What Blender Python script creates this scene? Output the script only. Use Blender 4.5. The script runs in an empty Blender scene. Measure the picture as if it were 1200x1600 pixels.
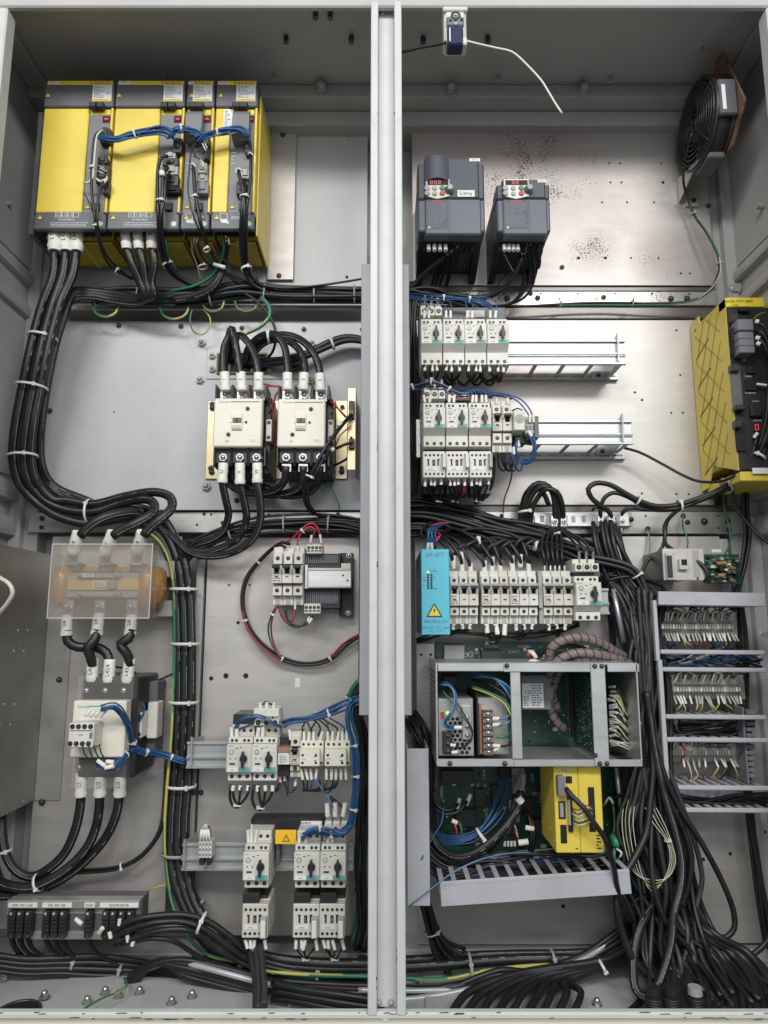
import bpy,bmesh,math,random
from mathutils import Vector,Matrix,noise
# short names for strings used very often
_a = 'cable_black'; _b = 'black_plastic'; _c = 'wire_black'; _d = 'wire_white'; _e = 'white_plastic'; _f = 'wire_blue'; _g = 'cabinet_paint'; _h = 'grey_plastic'; _i = 'bolt_dark'; _j = 'bolt_steel'; _k = 'dark_hole'; _l = 'lettering'; _m = 'wire_green'; _n = 'white_tag'; _o = 'ink_grey'; _p = 'wire_red'; _q = 'rail_metal'; _r = 'drive_grey'; _s = 'three pole white infeed terminals'; _t = 'light grey slotted wiring ducts'; _u = 'bare_aluminium'; _v = 'wire_pale_blue'; _w = 'rows of white miniature breakers'; _x = 'print_white'; _y = 'wire_yellow'; _z = 'tie_white'; _A = 'drive_light'; _B = 'galvanised'; _C = 'wire_set'; _D = 'frame_paint'; _E = 'wire_brown'; _F = 'tie_grey'; _G = 'duct_grey'; _H = 'bolt_painted'; _I = 'yellow_paint'
R = math.radians
random.seed(11)
S = bpy.context.scene
COL = S.collection
# ------------------------------------------------------------------ camera
F_PX = 1109.0                 # focal length in pixels of the 1200 x 1600 photograph
TILT = R(9.22)
CAM = Vector((0.0,-1.25,0.68))
cam = bpy.data.cameras.new('camera'); cam_o = bpy.data.objects.new('camera',cam); COL.objects.link(cam_o)
cam.sensor_fit = 'VERTICAL'; cam.sensor_height = 36.0; cam.lens = F_PX / 1600 * 36.0
cam.clip_start = 0.05; cam.clip_end = 100
cam_o.location = CAM; cam_o.rotation_euler = (R(90) + TILT,0,0)
S.camera = cam_o
# ------------------------------------------------------------------ world and lamps (indoor workshop light)
S.view_settings.view_transform = 'Standard'; S.view_settings.look = 'None'
S.view_settings.exposure = 0.0; S.view_settings.gamma = 1.0
wd = bpy.data.worlds.new('World'); S.world = wd; wd.use_nodes = True
bg = wd.node_tree.nodes['Background']; bg.inputs[0].default_value = (0.80,0.85,0.90,1); bg.inputs[1].default_value = 0.46
def lamp(name,loc,target,sx,sy,power,col):
    l = bpy.data.lights.new(name,'AREA'); l.shape = 'RECTANGLE'; l.size = sx; l.size_y = sy; l.energy = power; l.color = col
    o = bpy.data.objects.new(name,l); COL.objects.link(o); o.location = loc
    o.rotation_euler = (Vector(target) - Vector(loc)).to_track_quat('-Z','Y').to_euler(); return o
lamp('workshop_lamp',(-0.9,-2.8,2.9),(0,0.3,1.0),1.6,0.5,66,(1.0,0.985,0.95))
lamp('workshop_lamp',(1.3,-3.0,2.8),(0.3,0.3,1.0),1.6,0.5,64,(1.0,0.985,0.96))
lamp('front_fill',(0.3,-4.2,2.0),(0.2,0.3,1.1),2.6,1.6,32,(0.95,0.98,1.0))  # broad fill lamp added in front to brighten the middle plates

# ------------------------------------------------------------------ helpers
def W(px,py,Y):
    """point of the plane y = Y seen at photo pixel (px, py)"""
    dx = (px - 600) / F_PX; dy = (800 - py) / F_PX
    c,s = math.cos(TILT),math.sin(TILT)
    d = Vector((dx,c - dy * s,s + dy * c))
    return CAM + d * ((Y - CAM.y) / d.y)
def mpp(py,Y): return W(601,py,Y).x - W(600,py,Y).x
def rect(x0,y0,x1,y1,Y):
    ym = (y0 + y1) / 2; xm = (x0 + x1) / 2
    return W(x0,ym,Y).x,W(x1,ym,Y).x,W(xm,y1,Y).z,W(xm,y0,Y).z
ORG = {}
def setp(o,label=None,cat=None,group=None,kind=None):
    if label: o['label'] = label
    if cat: o['category'] = cat
    if group: o['group'] = group
    if kind: o['kind'] = kind
    return o
def thing(name,label,cat,loc=(0,0,0),group=None):
    o = bpy.data.objects.new(name,None); COL.objects.link(o); o.empty_display_size = 0.02
    o.location = loc; ORG[o.name] = Vector(loc)
    return setp(o,label,cat,group)
def origin(o):
    while o.parent: o = o.parent
    return ORG.get(o.name,Vector((0,0,0)))
def dup(root,loc,label=None,group=None,scale=None,rot=None):
    def rec(o,par):
        c = o.copy(); COL.objects.link(c); c.parent = par
        for ch in o.children: rec(ch,c)
        return c
    c = rec(root,None); c.location = loc; c.rotation_euler.y = random.uniform(-.006,.006)
    if label: c['label'] = label
    if group: c['group'] = group
    if scale: c.scale = scale
    if rot: c.rotation_euler = rot
    return c
# glyphs of the built-in font, as plain meshes
GL = {}
def load_glyphs(chars):
    for ch in chars:
        cu = bpy.data.curves.new('glyph','FONT'); cu.body = ch; cu.size = 1.0; cu.resolution_u = 2
        ob = bpy.data.objects.new('glyph',cu); COL.objects.link(ob)
        me = bpy.data.meshes.new_from_object(ob)
        vs = [tuple(v.co) for v in me.vertices]; fs = [tuple(p.vertices) for p in me.polygons]
        x0 = min([v[0] for v in vs] or [0]); x1 = max([v[0] for v in vs] or [0.3])
        GL[ch] = (vs,fs,x0,x1)
        bpy.data.objects.remove(ob); bpy.data.curves.remove(cu); bpy.data.meshes.remove(me)
load_glyphs('ABCDEFGHIJKLMNOPQRSTUVWXYZabcdefghijklmnopqrstuvwxyz0123456789.,-/()+&:')

class MB:
    def __init__(s,M=None): s.v = []; s.f = []; s.mi = []; s.sm = []; s.M = M
    def add(s,vs,fs,mi=0,smooth=False):
        b = len(s.v)
        for p in vs:
            p = Vector(p)
            s.v.append(s.M @ p if s.M else p)
        for f in fs:
            s.f.append([b + i for i in f]); s.mi.append(mi); s.sm.append(smooth)
        return s
    def box(s,x0,x1,y0,y1,z0,z1,ch=0.0,mi=0):
        if x0 > x1: x0,x1 = x1,x0
        if y0 > y1: y0,y1 = y1,y0
        if z0 > z1: z0,z1 = z1,z0
        ch = min(ch,(x1 - x0) * .45,(y1 - y0) * .45,(z1 - z0) * .45)
        if ch <= 0:
            return s.add([(x,y,z) for x in (x0,x1) for y in (y0,y1) for z in (z0,z1)],
                  [(0,1,3,2),(4,6,7,5),(0,4,5,1),(2,3,7,6),(0,2,6,4),(1,5,7,3)],mi)
        vs = []; ix = {}
        for a in (0,1):
            for b in (0,1):
                for c in (0,1):
                    p = [(x0,x1)[a],(y0,y1)[b],(z0,z1)[c]]; sg = [1 - 2 * a,1 - 2 * b,1 - 2 * c]
                    for k in range(3):      # vertex lying on the face with normal k
                        q = [p[i] + (0 if i == k else sg[i] * ch) for i in range(3)]
                        ix[(a,b,c,k)] = len(vs); vs.append(q)
        fs = []
        for k in range(3):
            i,j = [(1,2),(0,2),(0,1)][k]
            for e in (0,1):
                f = []
                for (u,w) in ((0,0),(1,0),(1,1),(0,1)):
                    t = [0,0,0]; t[k] = e; t[i] = u; t[j] = w; f.append(ix[(t[0],t[1],t[2],k)])
                fs.append(f)
            for u in (0,1):
                for w in (0,1):            # edge running along k
                    t0 = [0,0,0]; t0[i] = u; t0[j] = w; t1 = list(t0); t1[k] = 1
                    fs.append([ix[(*t0,i)],ix[(*t1,i)],ix[(*t1,j)],ix[(*t0,j)]])
        for a in (0,1):
            for b in (0,1):
                for c in (0,1): fs.append([ix[(a,b,c,0)],ix[(a,b,c,1)],ix[(a,b,c,2)]])
        return s.add(vs,fs,mi)
    def pbox(s,px0,py0,px1,py1,Yf,Yb,ch=0.001,mi=0):
        x0,x1,z0,z1 = rect(px0,py0,px1,py1,Yf)
        return s.box(x0,x1,Yf,Yb,z0,z1,ch,mi)
    def frame(s,x0,x1,z0,z1,y0,y1,t,mi=0,ch=0.0):
        s.box(x0,x0 + t,y0,y1,z0,z1,ch,mi); s.box(x1 - t,x1,y0,y1,z0,z1,ch,mi)
        s.box(x0 + t,x1 - t,y0,y1,z0,z0 + t,ch,mi); return s.box(x0 + t,x1 - t,y0,y1,z1 - t,z1,ch,mi)
    def cyl(s,c,ax,r,h,n=10,mi=0,r2=None,smooth=True):
        c = Vector(c); ax = Vector(ax).normalized(); r2 = r if r2 is None else r2
        u = ax.orthogonal().normalized(); w = ax.cross(u)
        b = []; t = []
        for i in range(n):
            a = 2 * math.pi * i / n; d = u * math.cos(a) + w * math.sin(a)
            b.append(c + d * r); t.append(c + ax * h + d * r2)
        s.add(b + t,[(i,(i + 1) % n,n + (i + 1) % n,n + i) for i in range(n)],mi,smooth)
        s.add(b,[tuple(range(n))],mi); return s.add(t,[tuple(range(n))],mi)
    def dome(s,c,ax,r,n=10,k=3,mi=0,flat=1.0):
        c = Vector(c); ax = Vector(ax).normalized(); u = ax.orthogonal().normalized(); w = ax.cross(u)
        vs = []; fs = []
        for j in range(k):
            e = math.pi / 2 * j / k
            for i in range(n):
                a = 2 * math.pi * i / n
                vs.append(c + (u * math.cos(a) + w * math.sin(a)) * r * math.cos(e) + ax * r * flat * math.sin(e))
        vs.append(c + ax * r * flat); L = len(vs) - 1
        for j in range(k - 1):
            for i in range(n): fs.append((j * n + i,j * n + (i + 1) % n,(j + 1) * n + (i + 1) % n,(j + 1) * n + i))
        for i in range(n): fs.append(((k - 1) * n + i,(k - 1) * n + (i + 1) % n,L))
        fs.append(tuple(range(n)))
        return s.add(vs,fs,mi,True)
    def torus(s,c,ax,Rr,r,n=20,k=6,mi=0,a0=0.0,a1=2 * math.pi):
        c = Vector(c); ax = Vector(ax).normalized(); u = ax.orthogonal().normalized(); w = ax.cross(u)
        full = abs(a1 - a0 - 2 * math.pi) < 1e-6; m = n if full else n + 1
        vs = []; fs = []
        for i in range(m):
            a = a0 + (a1 - a0) * i / n; d = u * math.cos(a) + w * math.sin(a)
            for j in range(k):
                b = 2 * math.pi * j / k; vs.append(c + d * (Rr + r * math.cos(b)) + ax * r * math.sin(b))
        for i in range(n):
            p = i * k; q = ((i + 1) % m) * k
            for j in range(k): fs.append((p + j,p + (j + 1) % k,q + (j + 1) % k,q + j))
        return s.add(vs,fs,mi,True)
    def tube(s,pts,r,k=8,mi=0,stripe=None,caps=True,r1=None):
        """pts: world points already smooth. stripe=(mi2, share, twist)"""
        n = len(pts); vs = []
        T = [(pts[min(i + 1,n - 1)] - pts[max(i - 1,0)]).normalized() for i in range(n)]
        u = T[0].orthogonal().normalized(); rings = []
        for i in range(n):
            u = (u - T[i] * u.dot(T[i]));
            if u.length < 1e-6: u = T[i].orthogonal()
            u.normalize(); w = T[i].cross(u)
            rr = r if r1 is None else r + (r1 - r) * i / (n - 1)
            for j in range(k):
                a = 2 * math.pi * j / k; vs.append(pts[i] + (u * math.cos(a) + w * math.sin(a)) * rr)
        b = len(s.v); s.add(vs,[])
        for i in range(n - 1):
            for j in range(k):
                m = mi
                if stripe and ((j + int(i * stripe[2])) % k) < stripe[1] * k: m = stripe[0]
                s.f.append([b + i * k + j,b + i * k + (j + 1) % k,b + (i + 1) * k + (j + 1) % k,b + (i + 1) * k + j]); s.mi.append(m); s.sm.append(True)
        if caps:
            s.f.append([b + j for j in range(k)]); s.mi.append(mi); s.sm.append(False)
            s.f.append([b + (n - 1) * k + j for j in range(k)]); s.mi.append(mi); s.sm.append(False)
        return s
    def prism(s,poly,y0,y1,mi=0):
        n = len(poly); vs = [(x,y0,z) for x,z in poly] + [(x,y1,z) for x,z in poly]
        return s.add(vs,[tuple(range(n)),tuple(range(n,2 * n))] + [(i,(i + 1) % n,n + (i + 1) % n,n + i) for i in range(n)],mi)
    def xprism(s,poly,x0,x1,mi=0):        # poly of (y, z)
        n = len(poly); vs = [(x0,y,z) for y,z in poly] + [(x1,y,z) for y,z in poly]
        return s.add(vs,[tuple(range(n)),tuple(range(n,2 * n))] + [(i,(i + 1) % n,n + (i + 1) % n,n + i) for i in range(n)],mi)
    def quad(s,x0,x1,z0,z1,y,mi=0): return s.add([(x0,y,z0),(x1,y,z0),(x1,y,z1),(x0,y,z1)],[(0,1,2,3)],mi)
    def text(s,txt,x,z,y,h,mi=0,align='c',vert=False,sq=1.0):
        """flat lettering facing -y; vert: reading upwards"""
        cur = 0; out = []
        for ch in txt:
            if ch == ' ' or ch not in GL: cur += 0.32; continue
            vs,fs,a,b = GL[ch]
            out.append(([(v[0] - a + cur,v[1]) for v in vs],fs)); cur += (b - a) + 0.09
        k = h / 0.72; off = {'c': -cur / 2,'l': 0,'r': -cur}[align]
        for vs,fs in out:
            if vert: P = [(x - v[1] * k + h / 2,y,z + (v[0] + off) * k * sq) for v in vs]
            else: P = [(x + (v[0] + off) * k * sq,y,z + v[1] * k - h / 2) for v in vs]
            s.add(P,fs,mi)
        return s
    def build(s,name,mats,parent=None):
        if not isinstance(mats,(list,tuple)): mats = [mats]
        me = bpy.data.meshes.new(name)
        if parent is not None: org = origin(parent)
        else:
            n = len(s.v); org = Vector((sum(p.x for p in s.v) / n,sum(p.y for p in s.v) / n,min(p.z for p in s.v)))
        me.from_pydata([tuple(p - org) for p in s.v],[],s.f)
        for m in mats: me.materials.append(m)
        me.polygons.foreach_set('material_index',s.mi); me.polygons.foreach_set('use_smooth',s.sm)
        bm = bmesh.new(); bm.from_mesh(me); bmesh.ops.recalc_face_normals(bm,faces=bm.faces); bm.to_mesh(me); bm.free()
        o = bpy.data.objects.new(name,me); COL.objects.link(o)
        if parent is not None: o.parent = parent
        else: o.location = org; ORG[o.name] = org
        return o

# ------------------------------------------------------------------ materials
MATS = {}
def mat(name,col,rough=0.5,metal=0.0,vary=0.0,scale=20.0,bump=0.0,bscale=None,stretch=None,dirt=0.0,dirtcol=(.12,.10,.08),dscale=9.0,spots=None,alpha=None,emit=None,coat=0.0,tint=None,dust=None,orand=0.0):
    m = bpy.data.materials.new(name); m.use_nodes = True; nt = m.node_tree; N = nt.nodes; L = nt.links
    b = N['Principled BSDF']; b.inputs['Base Color'].default_value = (*col,1); b.inputs['Roughness'].default_value = rough; b.inputs['Metallic'].default_value = metal
    b.inputs['Coat Weight'].default_value = coat
    geo = N.new('ShaderNodeNewGeometry'); mp = N.new('ShaderNodeMapping'); L.new(geo.outputs['Position'],mp.inputs['Vector'])
    if stretch: mp.inputs['Scale'].default_value = stretch
    src = None
    def noise_t(sc,det=4,vec=None,ro=.55):
        n = N.new('ShaderNodeTexNoise'); n.inputs['Scale'].default_value = sc; n.inputs['Detail'].default_value = det; n.inputs['Roughness'].default_value = ro
        L.new(vec or mp.outputs['Vector'],n.inputs['Vector']); return n
    def ramp(inp,p0,p1):
        r = N.new('ShaderNodeMapRange'); r.inputs['From Min'].default_value = p0; r.inputs['From Max'].default_value = p1; L.new(inp,r.inputs['Value']); return r.outputs['Result']
    def mix(fac,a,bcol,mode='MIX'):
        x = N.new('ShaderNodeMix'); x.data_type = 'RGBA'; x.blend_type = mode
        if isinstance(fac,float): x.inputs[0].default_value = fac
        else: L.new(fac,x.inputs[0])
        for sock,val in ((x.inputs[6],a),(x.inputs[7],bcol)):
            if isinstance(val,tuple): sock.default_value = (*val,1)
            else: L.new(val,sock)
        return x.outputs[2]
    c = col
    if vary:
        n = noise_t(scale); f = ramp(n.outputs['Fac'],.3,.7)
        lo = tuple(x * (1 - vary) for x in col); hi = tuple(min(1,x * (1 + vary)) for x in col)
        c = mix(f,lo,hi)
        rr = N.new('ShaderNodeMapRange'); rr.inputs['To Min'].default_value = max(.05,rough - .08); rr.inputs['To Max'].default_value = min(1,rough + .1); L.new(n.outputs['Fac'],rr.inputs['Value']); L.new(rr.outputs['Result'],b.inputs['Roughness'])
    if tint:
        n = noise_t(2.6,2,geo.outputs['Position']); f = ramp(n.outputs['Fac'],.42,.68); c = mix(f,c,tint)
    if dirt:
        n = noise_t(dscale,6,geo.outputs['Position'],.68); f = ramp(n.outputs['Fac'],.52,.80)
        mm = N.new('ShaderNodeMath'); mm.operation = 'MULTIPLY'; mm.inputs[1].default_value = dirt; L.new(f,mm.inputs[0]); c = mix(mm.outputs[0],c,dirtcol)
    if dust:        # pale wiping marks and fine specks
        n = noise_t(26,8,mp.outputs['Vector'],.75); f = ramp(n.outputs['Fac'],.50,.78); x = N.new('ShaderNodeMath'); x.operation = 'MULTIPLY'; x.inputs[1].default_value = .45; L.new(f,x.inputs[0]); c = mix(x.outputs[0],c,dust)
        n = noise_t(420,2,geo.outputs['Position']); f = ramp(n.outputs['Fac'],.66,.76); x = N.new('ShaderNodeMath'); x.operation = 'MULTIPLY'; x.inputs[1].default_value = .5; L.new(f,x.inputs[0]); c = mix(x.outputs[0],c,tuple(q * .45 for q in dust))
    if spots:       # small dark spatter: (density scale, threshold, strength, large mask scale)
        v = N.new('ShaderNodeTexVoronoi'); v.inputs['Scale'].default_value = spots[0]; L.new(geo.outputs['Position'],v.inputs['Vector'])
        cl = None       # the spatter sits in a few clusters
        for cx,cz,cr in spots[4]:
            d = N.new('ShaderNodeVectorMath'); d.operation = 'DISTANCE'; L.new(geo.outputs['Position'],d.inputs[0]); d.inputs[1].default_value = (cx,.35,cz); q = ramp(d.outputs['Value'],cr,cr * .15)
            if cl is None: cl = q
            else:
                mx = N.new('ShaderNodeMath'); mx.operation = 'MAXIMUM'; L.new(cl,mx.inputs[0]); L.new(q,mx.inputs[1]); cl = mx.outputs[0]
        n = noise_t(spots[3],3,geo.outputs['Position']); a_ = ramp(n.outputs['Fac'],.30,.66)
        pr = N.new('ShaderNodeMath'); pr.operation = 'MULTIPLY'; L.new(cl,pr.inputs[0]); L.new(a_,pr.inputs[1]); th = pr.outputs[0]
        mm = N.new('ShaderNodeMath'); mm.operation = 'MULTIPLY'; mm.inputs[1].default_value = spots[1]; L.new(th,mm.inputs[0])
        lt = N.new('ShaderNodeMath'); lt.operation = 'LESS_THAN'; L.new(v.outputs['Distance'],lt.inputs[0]); L.new(mm.outputs[0],lt.inputs[1])
        m2 = N.new('ShaderNodeMath'); m2.operation = 'MULTIPLY'; m2.inputs[1].default_value = spots[2]; L.new(lt.outputs[0],m2.inputs[0]); st = N.new('ShaderNodeMath'); st.operation = 'MULTIPLY'; st.inputs[1].default_value = .38; L.new(cl,st.inputs[0]); c = mix(st.outputs[0],c,(.20,.175,.15)); c = mix(m2.outputs[0],c,(.05,.045,.04))
    if orand:       # every piece aged a little differently
        oi = N.new('ShaderNodeObjectInfo'); x = N.new('ShaderNodeMath'); x.operation = 'MULTIPLY'; x.inputs[1].default_value = orand; L.new(oi.outputs['Random'],x.inputs[0]); c = mix(x.outputs[0],c,(col[0] * .72,col[1] * .66,col[2] * .50))
    if not isinstance(c,tuple): L.new(c,b.inputs['Base Color'])
    if bump:
        n = noise_t(bscale or scale * 4,5); bp = N.new('ShaderNodeBump'); bp.inputs['Strength'].default_value = bump; bp.inputs['Distance'].default_value = .002; L.new(n.outputs['Fac'],bp.inputs['Height']); L.new(bp.outputs['Normal'],b.inputs['Normal'])
    if alpha is not None:
        b.inputs['Alpha'].default_value = alpha
    if emit:
        b.inputs['Emission Color'].default_value = (*emit[0],1); b.inputs['Emission Strength'].default_value = emit[1]
    MATS[name] = m; return m
M = MATS
mat(_g,(.43,.43,.425),.42,0,.05,6,.10,350,dirt=.22,dirtcol=(.22,.21,.19),dscale=7)
mat(_D,(.56,.57,.56),.38,0,.04,8,.08,300,dirt=.30,dirtcol=(.33,.32,.29),dscale=22)
mat('beige_paint',(.55,.53,.42),.45,0,.05,8)
mat('panel_paint',(.46,.462,.475),.38,0,.07,5,.12,260,dirt=.30,dirtcol=(.3,.29,.27),dscale=5,dust=(.53,.53,.53))
mat('rubber_brown',(.16,.13,.05),.6)
mat(_B,(.50,.485,.46),.46,.55,.07,30,.10,500,stretch=(.35,1,2.2),dirt=.34,dirtcol=(.27,.24,.20),dscale=3.2,tint=(.53,.48,.465),dust=(.62,.60,.57))
mat('galvanised_spotted',(.50,.475,.45),.46,.55,.07,30,.10,500,stretch=(.35,1,2.2),dirt=.4,dirtcol=(.22,.19,.16),dscale=3.6,tint=(.52,.455,.45),spots=(210,.62,.85,14,((.365,1.80,.25),(.505,1.582,.085),(.66,1.56,.09))),dust=(.60,.57,.53))
mat(_q,(.56,.555,.53),.34,.7,.14,14,.08,140,dirt=.35,dirtcol=(.24,.22,.17),dscale=14,spots=(220,.5,.7,12,((.68,1.46,.14),(.25,1.46,.25))))
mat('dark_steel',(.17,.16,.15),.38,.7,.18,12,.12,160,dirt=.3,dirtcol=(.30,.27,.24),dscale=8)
mat(_u,(.62,.625,.62),.36,.7,.08,30,.05,200,stretch=(.3,1,2),dirt=.2,dirtcol=(.3,.29,.27),dscale=18)
mat('din_rail',(.47,.48,.485),.38,.55,.06,20,.04,200,stretch=(.2,1,3))
mat('zinc_chromate',(.60,.52,.30),.33,.7,.16,12,.06,120,tint=(.62,.47,.40),dirt=.25,dscale=12)
mat(_j,(.48,.48,.48),.32,.85,.1,60)
mat(_i,(.085,.082,.08),.35,.6,.2,80)
mat(_H,(.40,.40,.39),.4,.1,.08,50)
mat(_I,(.74,.575,.08),.40,0,.10,7,.06,220,dirt=.40,dirtcol=(.36,.24,.05),dscale=11)
mat('yellow_dark',(.42,.30,.045),.45,0,.12,14,.06,200,dirt=.4,dirtcol=(.18,.12,.03),dscale=10)
mat('yellow_label',(.78,.62,.04),.5)
mat(_r,(.105,.108,.118),.45,0,.10,20,.05,400,dirt=.22,dirtcol=(.20,.19,.18),dscale=14)
mat(_A,(.17,.175,.19),.45,0,.08,20,.05,400,dirt=.15,dirtcol=(.25,.24,.22))
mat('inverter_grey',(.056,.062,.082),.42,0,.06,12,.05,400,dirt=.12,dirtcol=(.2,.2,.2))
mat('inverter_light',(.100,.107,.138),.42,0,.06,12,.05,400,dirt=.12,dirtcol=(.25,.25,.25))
mat(_b,(.022,.022,.024),.42,0,.2,30,.05,300)
mat(_k,(.008,.008,.009),.75)
mat(_e,(.66,.655,.61),.42,0,.05,25,.03,300,dirt=.30,dirtcol=(.34,.31,.25),dscale=26,orand=.42)
mat('cream_plastic',(.73,.70,.60),.40,0,.05,14,.03,300,dirt=.24,dirtcol=(.45,.39,.28),dscale=13)
mat(_h,(.38,.385,.375),.45,0,.06,25,.03,300,dirt=.3,dirtcol=(.2,.19,.17),dscale=24,orand=.5)
mat(_G,(.44,.44,.47),.45,0,.05,14,.03,260,dirt=.42,dirtcol=(.24,.23,.22),dscale=11)
mat('white_sleeve',(.74,.73,.67),.55,0,.06,40,.15,120,dirt=.22,dirtcol=(.45,.41,.33),dscale=30)
mat(_n,(.75,.74,.70),.5,0,.05,60,dirt=.25,dirtcol=(.4,.37,.3),dscale=40)
mat('paper',(.74,.74,.75),.6)
mat('ink',(.03,.03,.035),.6)
mat(_o,(.16,.16,.17),.6)
mat('print_dim',(.26,.27,.31),.55)
mat('sheet_steel',(.30,.285,.26),.42,.6,.12,14,.12,160,dirt=.35,dirtcol=(.16,.145,.13),dscale=6,dust=(.42,.40,.37))
mat(_x,(.62,.63,.64),.55)
mat('red_print',(.45,.05,.04),.5)
mat('teal',(.14,.38,.36),.45)
mat('cyan_paint',(.10,.50,.64),.38,0,.04,12,.04,300,dirt=.12,dirtcol=(.1,.25,.3),dscale=16)
mat('teal_dark',(.04,.10,.11),.4)
mat(_a,(.012,.0125,.0135),.44,0,.25,40,.06,200,dirt=.45,dirtcol=(.045,.042,.036),dscale=16)
mat('cable_grey',(.036,.037,.040),.45,0,.2,40,.06,200)
mat(_c,(.018,.018,.02),.38)
mat(_f,(.020,.085,.23),.38)
mat(_v,(.09,.22,.40),.38)
mat(_p,(.42,.022,.035),.38)
mat(_m,(.025,.17,.09),.38)
mat(_y,(.46,.42,.10),.4)
mat(_d,(.60,.59,.52),.42)
mat(_E,(.17,.075,.045),.42)
mat('hose_silver',(.46,.48,.48),.35,.25,.1,30)
mat('conduit',(.20,.155,.155),.5,0,.1,30)
mat(_z,(.66,.66,.60),.45)
mat(_F,(.33,.33,.32),.5)
mat('pcb_green',(.010,.062,.042),.38,0,.25,30,.06,300)
mat('gold',(.55,.42,.16),.3,.7)
mat('copper_varnish',(.46,.235,.07),.30,.1,.25,24,.3,160,coat=.4)
mat('brass_tape',(.72,.52,.13),.35,.2,.15,12)
mat('rust',(.22,.12,.085),.65,.2,.5,40,.3,120,dirt=.8,dirtcol=(.30,.285,.27),dscale=14)
mat('acrylic',(.38,.34,.29),.16,0,alpha=.27)
mat('acrylic_edge',(.66,.62,.55),.3,0,alpha=.55)
mat('acrylic_clear',(.5,.49,.47),.10,0,alpha=.09)
mat('orange_label',(.85,.50,.02),.5)
mat('led_red',(.5,.02,.03),.5,emit=((1,.08,.10),.7))
mat('led_green',(.5,.7,.1),.5,emit=((.6,1,.2),.9))
mat('display_dark',(.06,.015,.018),.2)
mat('display_red',(.42,.11,.11),.4,emit=((1,.15,.15),.12))
mat('tag_grey',(.42,.42,.38),.5,0,.1,60,dirt=.4,dirtcol=(.2,.19,.16),dscale=40)
mat('button_green',(.03,.28,.17),.4)
mat('button_red',(.50,.06,.06),.4)
mat('relay_clear',(.42,.22,.15),.25,alpha=.85)
mat('navy',(.015,.022,.07),.35)

# ------------------------------------------------------------------ smooth paths, cables, ties
def spline(pts,step=0.012):
    if len(pts) == 2:
        a,b = pts; n = max(2,int((b - a).length / step) + 1); return [a.lerp(b,i / (n - 1)) for i in range(n)]
    P = [pts[0] * 2 - pts[1]] + list(pts) + [pts[-1] * 2 - pts[-2]]; out = []
    for i in range(1,len(P) - 2):
        p0,p1,p2,p3 = P[i - 1:i + 3]
        n = max(2,min(14,int((p2 - p1).length / step) + 1))
        # centripetal-ish tension keeps uneven spacing from overshooting
        d = (p2 - p1).length; m1 = (p2 - p0); m2 = (p3 - p1)
        m1 = m1 / max(1e-6,((p1 - p0).length + d)) * d; m2 = m2 / max(1e-6,((p3 - p2).length + d)) * d
        for k in range(n):
            t = k / n; t2 = t * t; t3 = t2 * t
            out.append(p1 * (2 * t3 - 3 * t2 + 1) + m1 * (t3 - 2 * t2 + t) + p2 * (-2 * t3 + 3 * t2) + m2 * (t3 - t2))
    out.append(pts[-1].copy()); return out
def WP(pts,Y=.33): return [W(p[0],p[1],p[2] if len(p) > 2 else Y) for p in pts]
GY = (_m,_y)
def cable(name,parent,pts,Y=.33,r=.004,m=_a,k=None,step=.012,world=False):
    P = spline(pts if world else WP(pts,Y),step); k = k or (10 if r > .006 else 7 if r > .0025 else 5)
    b = MB()
    if m == 'gy': b.tube(P,r,8,0,(1,.4,.16)); return b.build(name,[M[_m],M[_y]],parent)
    b.tube(P,r,k); o = b.build(name,M[m],parent)
    if r >= .0078 and m == _a and len(P) > 12: cable_print(P,r,o)
    return o
def cable_print(P,r,parent):
    rn = random.Random(len(P)); b = MB(); L_ = 0
    for i in range(2,len(P) - 2):
        if L_ <= 0: L_ = rn.choice((-9,-6,5,9)) if L_ == 0 else 0
        on = L_ > 0; L_ -= 1 if L_ > 0 else -1
        if not on: continue
        a,c = P[i],P[i + 1]; T = (c - a).normalized(); v = (CAM - a).normalized(); u = T.cross(v).normalized(); v = u.cross(T).normalized(); d = (v * .93 - u * .37) * (r * 1.015)
        for k in range(3):
            q0,q1 = a.lerp(c,k / 3),a.lerp(c,k / 3 + rn.uniform(.12,.26)); w = u * .0007; b.add([q0 + d + w,q1 + d + w,q1 + d - w,q0 + d - w],[(0,1,2,3)])
    if b.v: o = b.build('cable_print',M['print_dim'],parent); o['kind'] = 'stuff'
def lone(name,label,cat,pts,Y=.33,r=.004,m=_a,group=None,**kw):
    o = cable(name,None,pts,Y,r,m,**kw); return setp(o,label,cat,group)
def marker(parent,p,d,r=.0036,h=.016,m=_n,name='wire_marker',txt=None):
    b = MB().cyl(p,d,r,h,8); return b.build(name,M[m],parent)
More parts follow.
